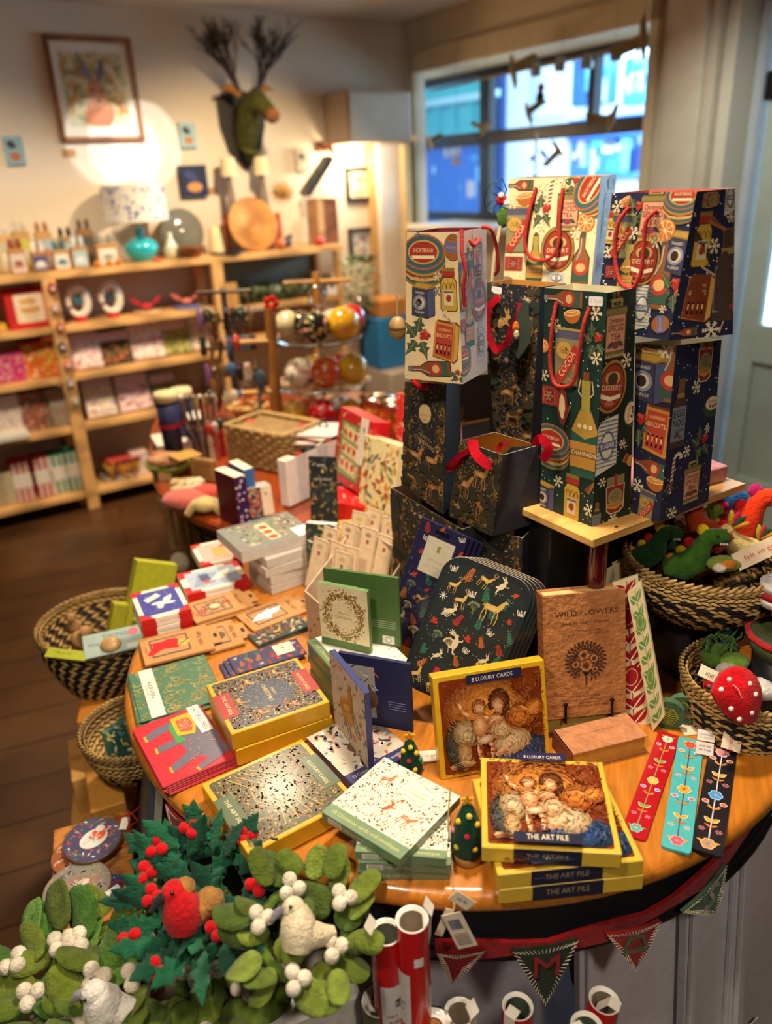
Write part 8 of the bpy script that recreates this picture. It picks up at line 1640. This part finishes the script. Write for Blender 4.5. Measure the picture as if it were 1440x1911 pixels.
for i,(x,y,c,rp,bk) in enumerate(BL):
    tier = 'top' if y < 640 else ('middle' if y < 720 else 'bottom');r = rp/pxm;zz = {'top':zt_,'middle':zm_,'bottom':zb_}[tier]+.007+r;cx = (x-607)/pxm;dy = .06 if bk else -.10+abs(cx)*.35
    t = thing('painted_bauble','%s bauble on the %s tier of the glass stand, %s' % (names_[c],tier,('back row' if bk else ('left','centre','right')[0 if x < 590 else (1 if x < 640 else 2)])),'bauble',T(CB0.x+cx*(1+.0),CB0.y+dy,zz),'painted baubles on the glass stand');mb = MB();bc_,cs = BC[c];mb.ball((0,0,0),r,bc_,24,16)
    def sph(u,v,l,r=r):a,b = u/r,v/r;return Vector((math.cos(b)*math.sin(a),-math.cos(b)*math.cos(a),math.sin(b)))*(r+.0004+l)
    q = S(mb,lambda u,v,l,r=r:sph(u-4*r,v-1.4*r,l),8*r,2.8*r);rr_ = random.Random(i)
    if c != 'g':
        for k in range(46):q.l = k % 5;q.ell(rr_.uniform(2.2,5.8)*r,rr_.uniform(.2,2.6)*r,r*rr_.uniform(.06,.2),r*rr_.uniform(.05,.16),rr_.choice(cs),8)
    part('ball',mb,CERAMIC,t);mb = MB();mb.lathe([(r*.14,r*.97),(r*.16,r*1.08),(0,r*1.1)],'C8A050',12);part('cap',mb,STEEL,t)
mb = MB();P = [upz(x,y,fz(600,862)) for x,y in ((588,850),(597,792),(603,786),(610,792),(625,850))];mb.tube([P[0],P[1],P[2]],.0028,'1A1614',6);mb.tube([P[2],P[3],P[4]],.0028,'1A1614',6);mb.tube([upz(604,855,fz(600,862)),upz(606,795,fz(600,862))],.0028,'1A1614',6);solo('wire_easel','thin black wire easel below the glass stand','easel',mb,METAL)
# orange fruit patterned jars
for i,(x,y,w_) in enumerate(((706,806,64),(742,818,62))):
    b = fz(x,y,TZ);r = w_/2/FPX*(b-EYEP).length;hh = .115;t = thing('fruit_jar','glass jar with orange fruit pattern, %s' % ('left one behind the red gift set','right one beside the tall dark bag')[i],'jar',T(b.x,b.y+.03,TZ),'orange fruit jars');mb = MB();mb.lathe([(0,0),(r*.9,0),(r,.01),(r,hh*.85),(r*.93,hh)],'B8481A',32)
    q = S(mb,lambda u,v,l,r=r:Vector((math.sin(u/r-2)*(r+.0005+l),-math.cos(u/r-2)*(r+.0005+l),v)),4*r,hh*.84);rr_ = random.Random(i)
    for k in range(16):q.l = 1+k % 3;u,v = rr_.uniform(.5,3.5)*r,rr_.uniform(.1,.8)*hh;q.ell(u,v,.014,.02,rr_.choice(['E87818','D8481A','E89A28']),10);q.leaf(u,v+.02,.03,.012,rr_.uniform(0,6),'4A5A1E');q.l += 3;q.ell(u-.003,v+.004,.005,.008,'F4B050',8)
    part('body',mb,CERAMIC,t);mb = MB();mb.lathe([(r*.95,hh),(r*1.05,hh+.004),(r*1.05,hh+.01),(r*.5,hh+.016),(0,hh+.017)],'D8B8A0',28);part('lid',mb,GLASS if 0 else STEEL,t)
# wooden display posts and hanging trinkets
def post(lb,x0,y0,x1,y1,r,arms):
    b = fz(x0,y0,TZ);tp = upz(x1,y1,b);t = thing('wooden_rack',lb,'display rack',T(b.x,b.y,TZ));L = tp-Vector((b.x,b.y,TZ));mb = MB();mb.box(-.07,-.05,0,.07,.05,.012,'C8883C',bev=.002);part('foot',mb,WOODM,t);mb = MB();mb.tube([(0,0,.012),L],r,'C8883C',4);part('post',mb,WOODM,t)
    for f,a,bx in arms:mb = MB();p = L*f;mb.tube([p+Vector((a,0,0)),p+Vector((bx,0,0))],r*.45,'D09A50',8);part('arm',mb,WOODM,t)
    return t,b,L
post('leaning wooden rack post left of the glass stand',520,810,503,575,.02,((.75,-.11,.0),(.35,-.12,.02)))
t,b,L = post('taller wooden rack post behind the glass stand',600,740,590,508,.02,((.93,-.13,.14),))
mb = MB();mb.box(-.02,0,-.06,.02,.003,0,'F0ECE4');q = quadS(mb,(-.02,-.0005,-.06),(.02,-.0005,-.06),(.02,-.0005,0),(-.02,-.0005,0));q.ell(.02,.03,.006,.006,'3A3440');solo('white_tag','white tag with a dark dot hanging from the taller rack','tag',mb,PAPER,T(upz(618,520,b)))
mb = MB()
for k in range(5):a = 2*PI*k/5;mb.ball((.016*math.cos(a),-.004,.016*math.sin(a)),(.012,.006,.012),'D8281E',8,6)
mb.add([(-.06,0,-.02),(.0,0,-.02),(.0,.0,-.008),(-.06,0,-.012)],[[0,1,2,3]],'F0F0EC');solo('red_flower_pick','red flower pick on top of the leaning rack','ornament',mb,FELT,T(upz(506,566,fz(520,810))))
TRK = ['2A1A10','4A3018','C88A2A','3A6A98','C83A2A','E8D8C8','7A5A28','B8B090','D87828','2E4A38','8A5A9A']
rr_ = random.Random(6);bs = fz(440,800,TZ)
t = thing('trinket_rack','dark wooden rack crowded with hanging trinkets, left of the leaning post','display rack',T(bs.x,bs.y+.06,TZ));mb = MB();mb.box(-.12,0,0,.12,.03,.012,'3A2414');mb.box(-.01,.005,.012,.01,.02,.5,'4A2E18',bev=.003);part('stand',mb,WOODM,t)
for k in range(4):mb = MB();z = .18+.1*k;mb.box(-.1,0,z,.1,.012,z+.012,'4A2E18',bev=.003);part('bar',mb,WOODM,t)
n = 0
for k in range(4):
    for i in range(7):
        z = .18+.1*k;x = -.09+.03*i;c = rr_.choice(TRK);mb = MB();mb.tube([(0,0,0),(0,-.002,-.03)],.001,'8A7A50',4);L2 = rr_.uniform(.03,.05);typ = rr_.randrange(3)
        if typ == 0:mb.box(-.008,-.004,-.03-L2,.008,0,-.03,c,bev=.002)
        elif typ == 1:mb.ball((0,-.003,-.045),(.012,.006,.018),c,8,6)
        else:mb.tube([(0,-.003,-.03),(.004,-.004,-.05),(-.003,-.004,-.08)],[.004,.008,.003],c,6)
        mb.ball((0,-.006,-.04),.004,rr_.choice(TRK),6,5);solo('hanging_trinket','small hanging trinket on the dark rack, row %s, %s along' % (('lowest','second','third','top')[k],('first','second','third','fourth','fifth','sixth','seventh')[i]),'trinket',mb,CERAMIC,T(bs.x,bs.y+.06,TZ) @ T(x,-.012,z) @ Matrix.Scale(1.55,4),'hanging trinkets on the dark rack')
def obj_at(name,lb,cat,x,y,mb,mat,rz=0,z=TZ,g=None):return solo(name,lb,cat,mb,mat,T(fz(x,y,z)) @ RZ(rz),g)
mb = MB();mb.lathe([(0,.05),(.045,.05),(.075,.085),(.08,.09),(.07,.088),(.04,.06),(0,.06)],'C89A54',24);mb.lathe([(.03,0),(.02,.03),(.045,.05)],'A87A3C',18)
for k in range(14):mb.ball((rr_.uniform(-.05,.05),rr_.uniform(-.05,.05),.09+rr_.uniform(0,.02)),(.012,.01,.009),rr_.choice(['E8B068','D87A38','F0D8A8','C85A2A']),8,6)
obj_at('shell_bowl','raised wicker bowl heaped with orange and cream shells','bowl',468,800,mb,STRAW)
mb = MB();mb.lathe([(0,0),(.06,0),(.055,.012),(.02,.02),(0,.02)],'9A948A',24);mb.tube([(-.01,0,.02),(-.012,0,.12),(.0,0,.2)],.006,'5A8A90',8);mb.ball((.0,0,.2),(.018,.01,.04),'4A5A6A',10,8);obj_at('bird_on_stand','slim blue-grey bird figure on a grey round base','ornament',497,812,mb,CERAMIC)
for k,(x,y) in enumerate(((331,842),(357,828))):
    t = thing('cracker_tube','navy tube with a cream top and red motif, %s' % ('nearer one at the left','right one behind')[k],'tube',T(fz(x-6,y,TZ+.035*(1-k))),'navy tubes');mb = MB();mb.lathe([(0,0),(.03,0),(.036,.17),(.0,.17)],'2E3058',24);mb.lathe([(.0362,.085),(.0366,.1)],'C82A3A',24);part('tube',mb,PAPER,t);mb = MB();mb.lathe([(.034,.17),(.04,.18),(.036,.2),(0,.2)],'EAD8A0',20);part('top',mb,PAPER,t)
fbox('flat white box pile at the back left of the far table',[(284,812),(345,800),(352,822),(290,834)],.735,.034,'F0E8D8',None,'white_box');
for k in range(3):fbox('small white drawer box with a dark red front, %s of three' % ('top','middle','bottom')[k],[(345,768+3*k),(372,766+3*k),(378,780+3*k),(348,782+3*k)],.82-.038*k,.034,'F0E8DC',None,'small_box','box',g='white boxes with dark red fronts',fr=lambda q,w,h:q.rect(w*.25,h*.3,w,h*.8,'5A1820'))
for k in range(6):mb = MB();mb.tube([(0,0,0),(.01*(k-3),.0,.12),(.014*(k-3),0,.2)],[.006,.005,.008],('8A8078','5A4A58','B8A888','4A4448','A8905A','7A7478')[k],7);mb.ball((.014*(k-3),0,.205),.013 if k == 0 else .009,'E8E0D0' if k in (0,3) else 'A89880',8,6);obj_at('long_brush','long handled brush standing upright, %s from the left' % ('first','second','third','fourth','fifth','sixth')[k],'brush',376+4*k,852,mb,CERAMIC,g='upright long handled brushes')
for k,(c,c2) in enumerate((('C8282A','E8D8C0'),('E8D8C8','D8584A'),('1E3A2C','C82A28'))):mb = MB();mb.tube([(0,0,0),(0,0,.06),(0,0,.14)],[.012,.008,.004],c2,8);mb.ball((0,0,.11),(.013,.012,.02),c,10,8);mb.ball((0,-.004,.07),(.011,.01,.02),c2,8,6);obj_at('peg_figure','tall thin painted figure with %s, beside the wicker hamper' % ('a red head','a coral body','a dark green body')[k],'ornament',398+10*k,862-6*k,mb,CERAMIC,g='thin painted figures')
mb = MB();mb.lathe([(0,0),(.05,0),(.075,.03),(.08,.04),(.07,.035),(0,.01)],'8A9A2A',28);obj_at('green_bowl','olive green bowl holding a sponge at the table edge','bowl',320,882,mb,CERAMIC,z=TZ)
mb = MB();mb.ball((0,0,.05),(.07,.045,.02),'D8A078',14,8,jit=.04);mb.ball((-.03,.01,.062),(.03,.02,.012),'C8885C',10,6);obj_at('sponge','pinkish natural sponge in the olive bowl','sponge',318,884,mb,FELT)
mb = MB();mb.box(-.04,-.04,0,.04,.04,.003,'C89A48');obj_at('kraft_tag','square kraft tag resting on the sponge','tag',345,850,mb,CARD,.7,TZ+.07)
mb = MB();mb.box(-.02,-.001,-.07,.02,.001,0,'D8B070',bev=.0004);mb.tube([(0,0,0),(.012,.004,.05)],.001,'C8A878',4);obj_at('kraft_tag','kraft luggage tag hanging over the far table edge','tag',306,880,mb,CARD,.4,TZ+.03)
for k in range(6):mb = MB();mb.box(-.028,-.018,0,.028,.018,.018,('D8BC88','E8D0A0','F0E0B8')[k % 3],bev=.005);obj_at('soap_bar','cream soap bar in the little pile, %s' % ('first','second','third','fourth','fifth','sixth')[k],'soap',336+14*(k % 3),905+12*(k//3),mb,FELT,.3*k,TZ,g='cream soap bars')
mb = MB();mb.box(-.045,-.008,0,.045,.008,.07,'C89A5C',bev=.003);mb.box(-.03,-.01,.02,.03,-.008,.055,'A87838');obj_at('wooden_rack','little slatted wooden soap rack standing up','soap rack',383,895,mb,WOODM,-.5)
mb = MB();mb.box(-.07,-.008,0,.07,.008,.016,'B88040',bev=.003);obj_at('wooden_stick','plain wooden stick lying between the soaps and the dotted box','stick',396,925,mb,WOODM,.9)
mb = MB();mb.ball((0,0,.02),(.075,.045,.03),'D86A5C',18,10,jit=.06);mb.ball((.05,.02,.03),(.05,.035,.024),'D84A3C',14,8,jit=.06);obj_at('pink_cloth','crumpled coral pink cloth at the near edge of the far table','cloth',352,944,mb,FABRIC)
mb = MB()
for k in range(9):a = R(-20+26*k);mb.tube([(0,0,.04),(.03*math.cos(a),.03*math.sin(a),.03),(.05*math.cos(a),.045*math.sin(a),.004)],[.008,.013,.011],mixc('D8BC7A','C8A45C',rnd.random()),7)
mb.ball((0,0,.03),(.035,.03,.022),'D8BC7A',12,8,jit=.05);obj_at('net_pouf','cream pleated net bath pouf at the table edge','pouf',385,960,mb,FABRIC)
mb = MB();mb.ball((0,0,0),(.014,.013,.018),'B08A50',14,10,jit=.04);mb.tube([(0,0,.016),(0,0,.05)],.0012,'C8B890',4);mb.lathe([(.0145,-.001),(.0152,.001),(.0145,.003)],'8A6434',14);solo('walnut_ornament','hanging walnut ornament left of the tall cream bag','ornament',mb,WOODM,T(V(742,612,CREAM_BAG.base+CREAM_BAG.A,CREAM_BAG.nf)))
# brushes hanging below the far table edge
for k,(x,y) in enumerate(((310,938),(336,1050))):mb = MB();mb.ball((0,0,0),(.03,.02,.035),('D8B078','E0D0B0')[k],12,8,jit=.04);mb.tube([(0,0,-.02),(0,0,-.16)],.016,('B89050','C8A878')[k],8);solo('bath_brush',('round headed brush hanging below the far table edge','pale bristled brush hanging low by the far table')[k],'brush',mb,STRAW,T(fz(x,y,.60-.12*k)+Vector((-.0,0,0))))
# ------------------------------------------------------------------ baskets and felt toys on the right
FC = Z(1271,1275,TZ);ztc = V(1283,1160,FC,Vector((0,-1,0))).z
Ldir = (Z(1196,1222,TZ)-FC);Ldir.z = 0;Ldir.normalize();Rdir = Vector((-Ldir.y,Ldir.x,0));Rdir = Rdir if Rdir.x > 0 else -Rdir
t = thing('open_cube','charcoal open-fronted display cube under the large basket','display cube',frame3(FC,Rdir,Ldir if 0 else Vector((-Rdir.y,Rdir.x,0)),Vector((0,0,1))));H_ = ztc-TZ;CW = .2;mb = MB();g_ = '26262C'
mb.box(0,0,0,.01,CW,H_,g_,bev=.001);mb.box(CW-.01,0,0,CW,CW,H_,g_,bev=.001);mb.box(.01,0,H_-.01,CW-.01,CW,H_,g_);mb.box(.01,0,0,CW-.01,CW,.008,g_);mb.box(.01,CW-.01,.008,CW-.01,CW,H_-.01,'141418');part('carcass',mb,PAINT,t)
B1c = Z(1316,1050,ztc+.085);
cf = lambda i,j:(TAN if j > 9 else (BLK if ((i//2)+j) % 2 else TAN));cf2 = lambda i,j:TAN if j > 9 or j == 0 else (BLK if ((i+(j//2)*2)//2+j) % 2 else TAN)
basket(T(B1c.x,B1c.y,ztc+.001),.132,.08,.098,'large straw basket with black zigzags, full of felt dinosaurs and hens',cf2,13,62,bulge=.004)
RM = ztc+.098
def toy(lb,x,y,z,col,sc=1,rz=0,crest=None,cc='E8B818',kind='dino',beak=None):
    p = Z(x,y,z);t = thing('felt_toy',lb,'felt toy',T(p) @ RZ(rz) @ Matrix.Scale(sc,4),'felt toys in the large basket');mb = MB()
    if kind == 'dino':mb.tube([(-.045,0,-.03),(-.02,0,-.025),(0,0,-.01),(.006,0,.012),(.014,0,.026),(.034,0,.028),(.042,0,.024)],[.012,.024,.022,.014,.0135,.0105,.006],col,14)
    else:mb.tube([(-.04,0,.0),(-.02,0,-.012),(.0,0,-.008),(.014,0,.01),(.02,0,.022)],[.008,.024,.024,.016,.013],col,14);mb.ball((.02,0,.024),.014,col,12,9)
    part('body',mb,FELT,t);hx,hz = (.024,.032) if kind == 'dino' else (.024,.028)
    for g in (-1,1):mb = MB();mb.ball((hx,g*.0115,hz),.0026,'141414',8,6);part('eye',mb,CERAMIC,t)
    if kind == 'dino':
        for k in range(3):mb = MB();mb.ball((.03+.004*k,-.009,.019),.002,'F4ECE0',6,5);part('tooth',mb,FELT,t)
        for k,(a,b,s_,c) in enumerate(((.004,.036,.013,cc),(-.012,.014,.012,'C8202A'),(-.022,.0,.012,cc),(-.036,-.012,.009,'E88A20'))):mb = MB();mb.at(T(a,0,b) @ RY(-.5)).ball((0,0,0),(s_*.7,.003,s_*.8),c,10,7);part('crest',mb,FELT,t)
    else:
        for k in range(3):mb = MB();mb.ball((.012+.008*k,0,.038-.001*k),(.006,.003,.008),'C8141E',8,6);part('comb',mb,FELT,t)
        mb = MB();mb.tube([(.03,0,.022),(.044,0,.018)],[.005,.001],beak or 'E8A020',8);part('beak',mb,FELT,t)
        for k in range(4):mb = MB();mb.at(T(-.035,0,.01) @ RY(-1.1+.4*k)).ball((0,0,.012),(.005,.004,.016),('E89020','1E5A34','D0284A','C8B020')[k],8,6);part('tail_feather',mb,FELT,t)
    return t
toy('green felt dinosaur with yellow crest, front and centre of the basket',1300,1030,RM+.012,'3F6A22',1.15,-.25)
toy('dark green felt dinosaur facing right at the left end of the basket',1222,1018,RM+.006,'24481E',1.0,-.3)
toy('green felt dinosaur lying behind the dark green one',1220,985,RM+.012,'2C4A1C',.95,2.8)
toy('orange felt hen with a red comb behind the green dinosaur',1316,988,RM+.03,'C8481A',1.15,2.6,kind='hen')
toy('bright red-orange felt dinosaur rearing up at the right',1396,962,RM+.05,'E03A14',1.3,-.2,cc='C8287A')
toy('white and mustard felt bird at the right of the basket',1375,1012,RM+.012,'D8C078',.95,2.9,kind='hen',beak='1A1A40')
toy('olive felt bird between the hen and the tall red dinosaur',1352,975,RM+.02,'7A9A28',1.0,2.7,kind='hen')
for k,(x,y) in enumerate(((1347,940),(1378,935))):
    t = thing('felt_butterfly','blue and pink felt butterfly wing at the back of the basket, %s' % ('left','right')[k],'felt toy',T(Z(x,y,RM+.05)),'felt butterflies')
    for c,s_,dz in (('2A6AB0',.02,0),('D8286A',.011,-.004)):mb = MB();mb.ball((0,-.004 if s_ < .02 else 0,dz),(s_,.007,s_),c,12,8);part('wing',mb,FELT,t)
mb = MB();mb.ball((0,0,0),(.03,.022,.012),'8AA038',12,8);solo('felt_leaf','pale green felt leaf beside the front dinosaur','felt toy',mb,FELT,T(Z(1350,1052,RM)))
mb = MB();mb.ball((0,0,0),(.012,.01,.008),'F0DCC0',10,7);mb.ball((.014,0,.005),(.014,.004,.009),'E8882A',10,7);solo('felt_flower','orange and cream felt piece at the basket rim','felt toy',mb,FELT,T(Z(1342,1060,RM+.004)))
def fsg(lb,P,w,h,X,n,rot=0,txt='felt so good',col='C84A3A'):
    X = X.normalized();Y = n.cross(X).normalized();n = X.cross(Y);t = thing('brand_tag',lb,'tag',frame3(P,X,Y,n),None);mb = MB();mb.box(-w/2,-h/2,-.0008,w/2,h/2,0,'EBD2B0');q = topS(mb,w,h,0);q.text(txt,w*.55,h*.5,h*.42,col,fit=w*.75);q.ell(w*.06,h*.4,h*.06,h*.06,'8A5A4A',8);part('card',mb,PAPER,t)
nn = nrm(0,35);P = Z(1420,1028,RM+.02);fsg('cream tag reading felt so good, resting on the basket rim at the right edge',P,.098,.03,V(1440,1015,P,nn)-V(1382,1042,P,nn),nn)
# second, smaller basket
B2 = Z(1392,1262,TZ+.085);cf3 = lambda i,j:(TAN if j > 7 or j < 2 else (BLK if ((i//2)+j) % 2 else TAN))
B2c = Vector((B2.x+.01,B2.y,TZ+.001));basket(T(B2c),.105,.088,.085,'smaller straw and black basket at the right edge, holding felt vegetables',cf3,11,52)
def lump(nm,lb,x,y,z,r,col,mat=FELT,cat='felt toy',extra=None,jit=.03):
    mb = MB();mb.ball((0,0,0),r,col,14,10,jit=jit)
    if extra:extra(mb)
    return solo(nm,lb,cat,mb,mat,T(Z(x,y,z)),'felt pieces in the small basket')
zz = TZ+.095
def curls(mb):
    r = random.Random(4)
    for k in range(16):a = r.uniform(0,6.3);mb.tube([(.02*math.cos(a),.012*math.sin(a),.0),(.028*math.cos(a+.5),.02*math.sin(a+.5),.018),(.02*math.cos(a+1.1),.014*math.sin(a+1),.034),(.03*math.cos(a+1.5),.02*math.sin(a+1.5),.02)],.002,r.choice(['3A5A1E','5A7A2A','4A6A34']),5)
lump('felt_vegetable','green felt lump with curly yarn leaves in the small basket',1340,1225,zz,(.03,.024,.02),'4E6E26',extra=curls);lump('felt_ball','teal blue felt ball at the back of the small basket',1360,1195,zz+.012,(.018,.016,.022),'1E4E6A',extra=curls)
for k,(x,y) in enumerate(((1398,1222),(1436,1240))):lump('felt_pumpkin','orange felt pumpkin in the small basket, %s' % ('left','right at the picture edge')[k],x,y,zz+.006,(.02,.018,.015),'D8741A',extra=lambda mb:mb.tube([(0,0,.01),(.002,0,.028)],.003,'5A6A20',6))
lump('felt_ball','grey-brown felt ball behind the left pumpkin',1385,1200,zz+.01,(.018,.016,.02),'6A3A18');lump('felt_mouse','fluffy white and grey felt piece right of the spotted mushroom',1430,1285,TZ+.075,(.03,.022,.018),'E8E4E0',jit=.06);lump('felt_vegetable','light green felt leaf heap above the mushroom',1370,1235,zz+.004,(.024,.02,.014),'6A8A34');lump('felt_cloud','grey wool tuft just above the mushroom',1358,1252,zz,(.02,.016,.012),'9A9288',jit=.06)
# spotted mushroom hung on the front of the small basket
nn = nrm(2,25);P0 = B2c+Vector((0,-.128,.06));P = V(1377,1300,P0,nn);t = thing('felt_mushroom','large red felt mushroom cap with white spots, hung on the small basket','felt toy',frame3(P,Vector((nn.z*0+1,0,0)),nn.cross(Vector((1,0,0))),nn));k_ = (P-EYEP).length/FPX
mb = MB();o = [(x*k_,-y*k_) for x,y in ((-45,-10),(-28,-38),(-2,-50),(24,-42),(38,-18),(38,12),(26,42),(8,47),(-14,36),(-34,14))];no = catmull([Vector((x,y,0)) for x,y in o+[o[0]]],4)[:-1];n_ = len(no)
mb.add([(p.x,p.y,-.005) for p in no]+[(p.x*.96,p.y*.96,.004) for p in no]+[(0,0,.012),(0,0,-.006)],[[i,(i+1) % n_,n_+(i+1) % n_,n_+i] for i in range(n_)]+[[n_+i,n_+(i+1) % n_,2*n_] for i in range(n_)]+[[(i+1) % n_,i,2*n_+1] for i in range(n_)],'C8101A',0,True);part('cap',mb,FELT,t)
for x,y in ((-16,-30),(17,-22),(-30,-14),(0,-2),(26,-4),(-16,18),(18,26),(-2,36)):mb = MB();mb.ball((x*k_,-y*k_,.0075-(x*x+y*y)*.0000025),(.0042,.0042,.003),'F4E4DC',10,7);part('spot',mb,FELT,t)
mb = MB();mb.tube([(0,0,.012),(-.006,.014,.014),(-.012,.02,.01)],.0008,'D8B8A0',5);part('thread',mb,CORD,t)
P = Z(1312,1278,TZ+.07);mb = MB();mb.tube([P,P+Vector((.02,-.004,.002)),P+Vector((.038,-.004,-.006))],[.005,.011,.009],'C8101A',10);[mb.ball(P+Vector((.008*k+.004,-.012,.006)),.003,'F4E4DC',8,6) for k in range(4)];solo('felt_mushroom','small red spotted felt mushroom lying left of the large one','felt toy',mb,FELT)
mb = MB();A = Z(1306,1290,TZ+.075)
for k in range(6):b = Z(1318+6*k,1340+7*(k % 3),TZ+.02+.006*k);m_ = (A+b)/2+Vector((-.014+.006*k,-.012,-.006));mb.tube(catmull([A,m_,b]),.0009,mixc('D8B890','B89868',k/6),5)
for k in range(3):a_,b_ = Z(1300+4*k,1300,TZ+.07),Z(1375,1330+8*k,TZ+.05);mb.tube(catmull([a_,(a_+b_)/2+Vector((0,-.012,-.012-.006*k)),b_]),.0009,'D8B890',5)
solo('twine','tangle of pale twine hanging over the front of the small basket','twine',mb,CORD)
P0 = B2c+Vector((0,-.135,.02));nn = nrm(0,40)
def tg(lb,pix,P,txts,rot=PI/2,col='E6D2B4',tc='C84A3A',fs=.42):
    M,w,h = plq(P,nn,*pix);t = thing('swing_tag',lb,'tag',M,None);mb = MB();mb.box(-w/2,-h/2,-.0006,w/2,h/2,0,col);q = topS(mb,w,h,0)
    for (s_,u,v,sz) in txts:q.text(s_,w*u,h*v,sz,tc,rot=rot)
    part('card',mb,PAPER,t)
tg('long cream tag reading felt so good, hanging below the mushroom',((1356,1335),(1392,1346),(1379,1406),(1345,1394)),Z(1365,1402,.715),[('felt so good',.5,.5,.0105)],rot=-PI/2-.0)
tg('small cream tag with pencilled price near the twine knot',((1302,1298),(1316,1304),(1300,1334),(1284,1328)),Z(1290,1334,.73),[('\u00a35.95',.5,.4,.007)],tc='5A4A40',rot=PI/2-.3)
tg('white printed tag lying over the black ruler, upper one',((1302,1360),(1334,1366),(1333,1386),(1300,1380)),Z(1316,1384,.712),[('handmade',.5,.6,.005),('in Nepal',.5,.3,.005)],rot=0,col='E8DCD0',tc='8A7A78')
tg('white printed tag lying over the turquoise and black rulers, lower one',((1299,1383),(1333,1388),(1329,1412),(1297,1405)),Z(1312,1408,.708),[('wool felt',.5,.7,.005),('fair trade',.5,.4,.005)],rot=0,col='E0D4CC',tc='5A4A60')
tg('cream barcode card half hidden at the left rim of the small basket',((1308,1236),(1342,1258),(1332,1272),(1302,1262)),Z(1320,1270,zz-.0),[('IIIIII',.6,.4,.009)],rot=0,tc='3A3A3A')
# green bird trinkets in front of the cube
P = Z(1256,1352,TZ);t = thing('felt_bird_roll','round green felt ornaments with yellow stitched waves, beside the small basket','ornament',T(P));nn = nrm(-25,10)
for nm,dx,r,c,st in (('front_disc',-.012,.024,'4A6A44',1),('back_disc',.014,.024,'5A7A58',0)):
    X = Vector((math.cos(R(-25)),math.sin(R(-25)),0));M_ = frame3(Vector((dx,-.006 if st else .004,.028)),X,Vector((0,0,1)),X.cross(Vector((0,0,1))));mb = MB(M_);mb.prism([(r*math.cos(a),r*1.1*math.sin(a)) for a in [2*PI*k/24 for k in range(24)]],-.006,.006,c)
    if st:q = quadS(mb,(-r,-r,.0061),(r,-r,.0061),(r,r,.0061),(-r,r,.0061));[q.line([(r*(1+(-.75+.25*m)*(1-abs(k-3.5)*.16)),r*(.35+.17*k)+(.0012 if m % 2 else -.0012)) for m in range(7)],.0013,'C8B820') for k in range(8)]
    else:q = quadS(mb,(-r,-r,.0061),(r,-r,.0061),(r,r,.0061),(-r,r,.0061));q.stroke(r,r*1.1,r*.4,r*.6,.002,'D8C83A',10,30,330);q.poly([(r*.6,r*.5),(r*1.6,r*.5),(r*1.6,r*.8),(r*.8,r*.9)],'B8843C')
    part('felt_disc',mb,FELT,t)
mb = MB();mb.box(-.03,-.02,0,.03,.012,.001,'E0D0B4');solo('paper_slip','pale paper slip under the green felt ornaments','tag',mb,PAPER,T(Z(1300,1355,TZ+.0005)) @ RZ(.1))
# bowl of green felt at the right edge
P = Z(1462,1180,TZ+.16);t = thing('felt_bowl','red rimmed green felt bowl of leaves at the right edge','bowl',T(P.x+.01,P.y,P.z-.04));mb = MB();mb.lathe([(0,0),(.05,0),(.062,.035),(.056,.035),(0,.01)],'4E5A2A',28);part('body',mb,FELT,t);mb = MB();mb.tube([(.061*math.cos(a),.061*math.sin(a),.036) for a in [2*PI*k/28 for k in range(28)]],.005,'C0242A',8,closed=True);part('rim',mb,FELT,t)
mb = MB();mb.lathe([(0,0),(.05,0),(.05,P.z-.04-TZ),(0,P.z-.04-TZ)],'1A1A20',24);solo('round_riser','black round riser under the red rimmed bowl','display riser',mb,PAINT,T(P.x+.01,P.y,TZ))
for k in range(6):mb = MB();felt_leaf(mb,RZ(1.05*k) @ RY(-.5),.04,.028,('2E5A2A','3E6A34','B8C0B0')[k % 3],.2);solo('felt_leaf','felt leaf in the red rimmed bowl, %s of six' % ('first','second','third','fourth','fifth','sixth')[k],'felt leaf',mb,FELT,T(P.x+.01,P.y,P.z+.004+.002*k),'felt leaves in the red rimmed bowl')
for k in range(3):mb = MB();mb.lathe([(0,0),(.03,0),(.03,.012),(0,.012)],('F0E8E0','C8242A','F0E8E0')[k],20);solo('felt_disc','%s felt disc stacked at the right edge above the bowl' % ('lower white','red','upper white')[k],'felt disc',mb,FELT,T(Z(1442,1105,TZ+.22).x+.01,Z(1442,1105,TZ+.22).y,TZ+.2+.0125*k),None)
bpy.context.view_layer.update()
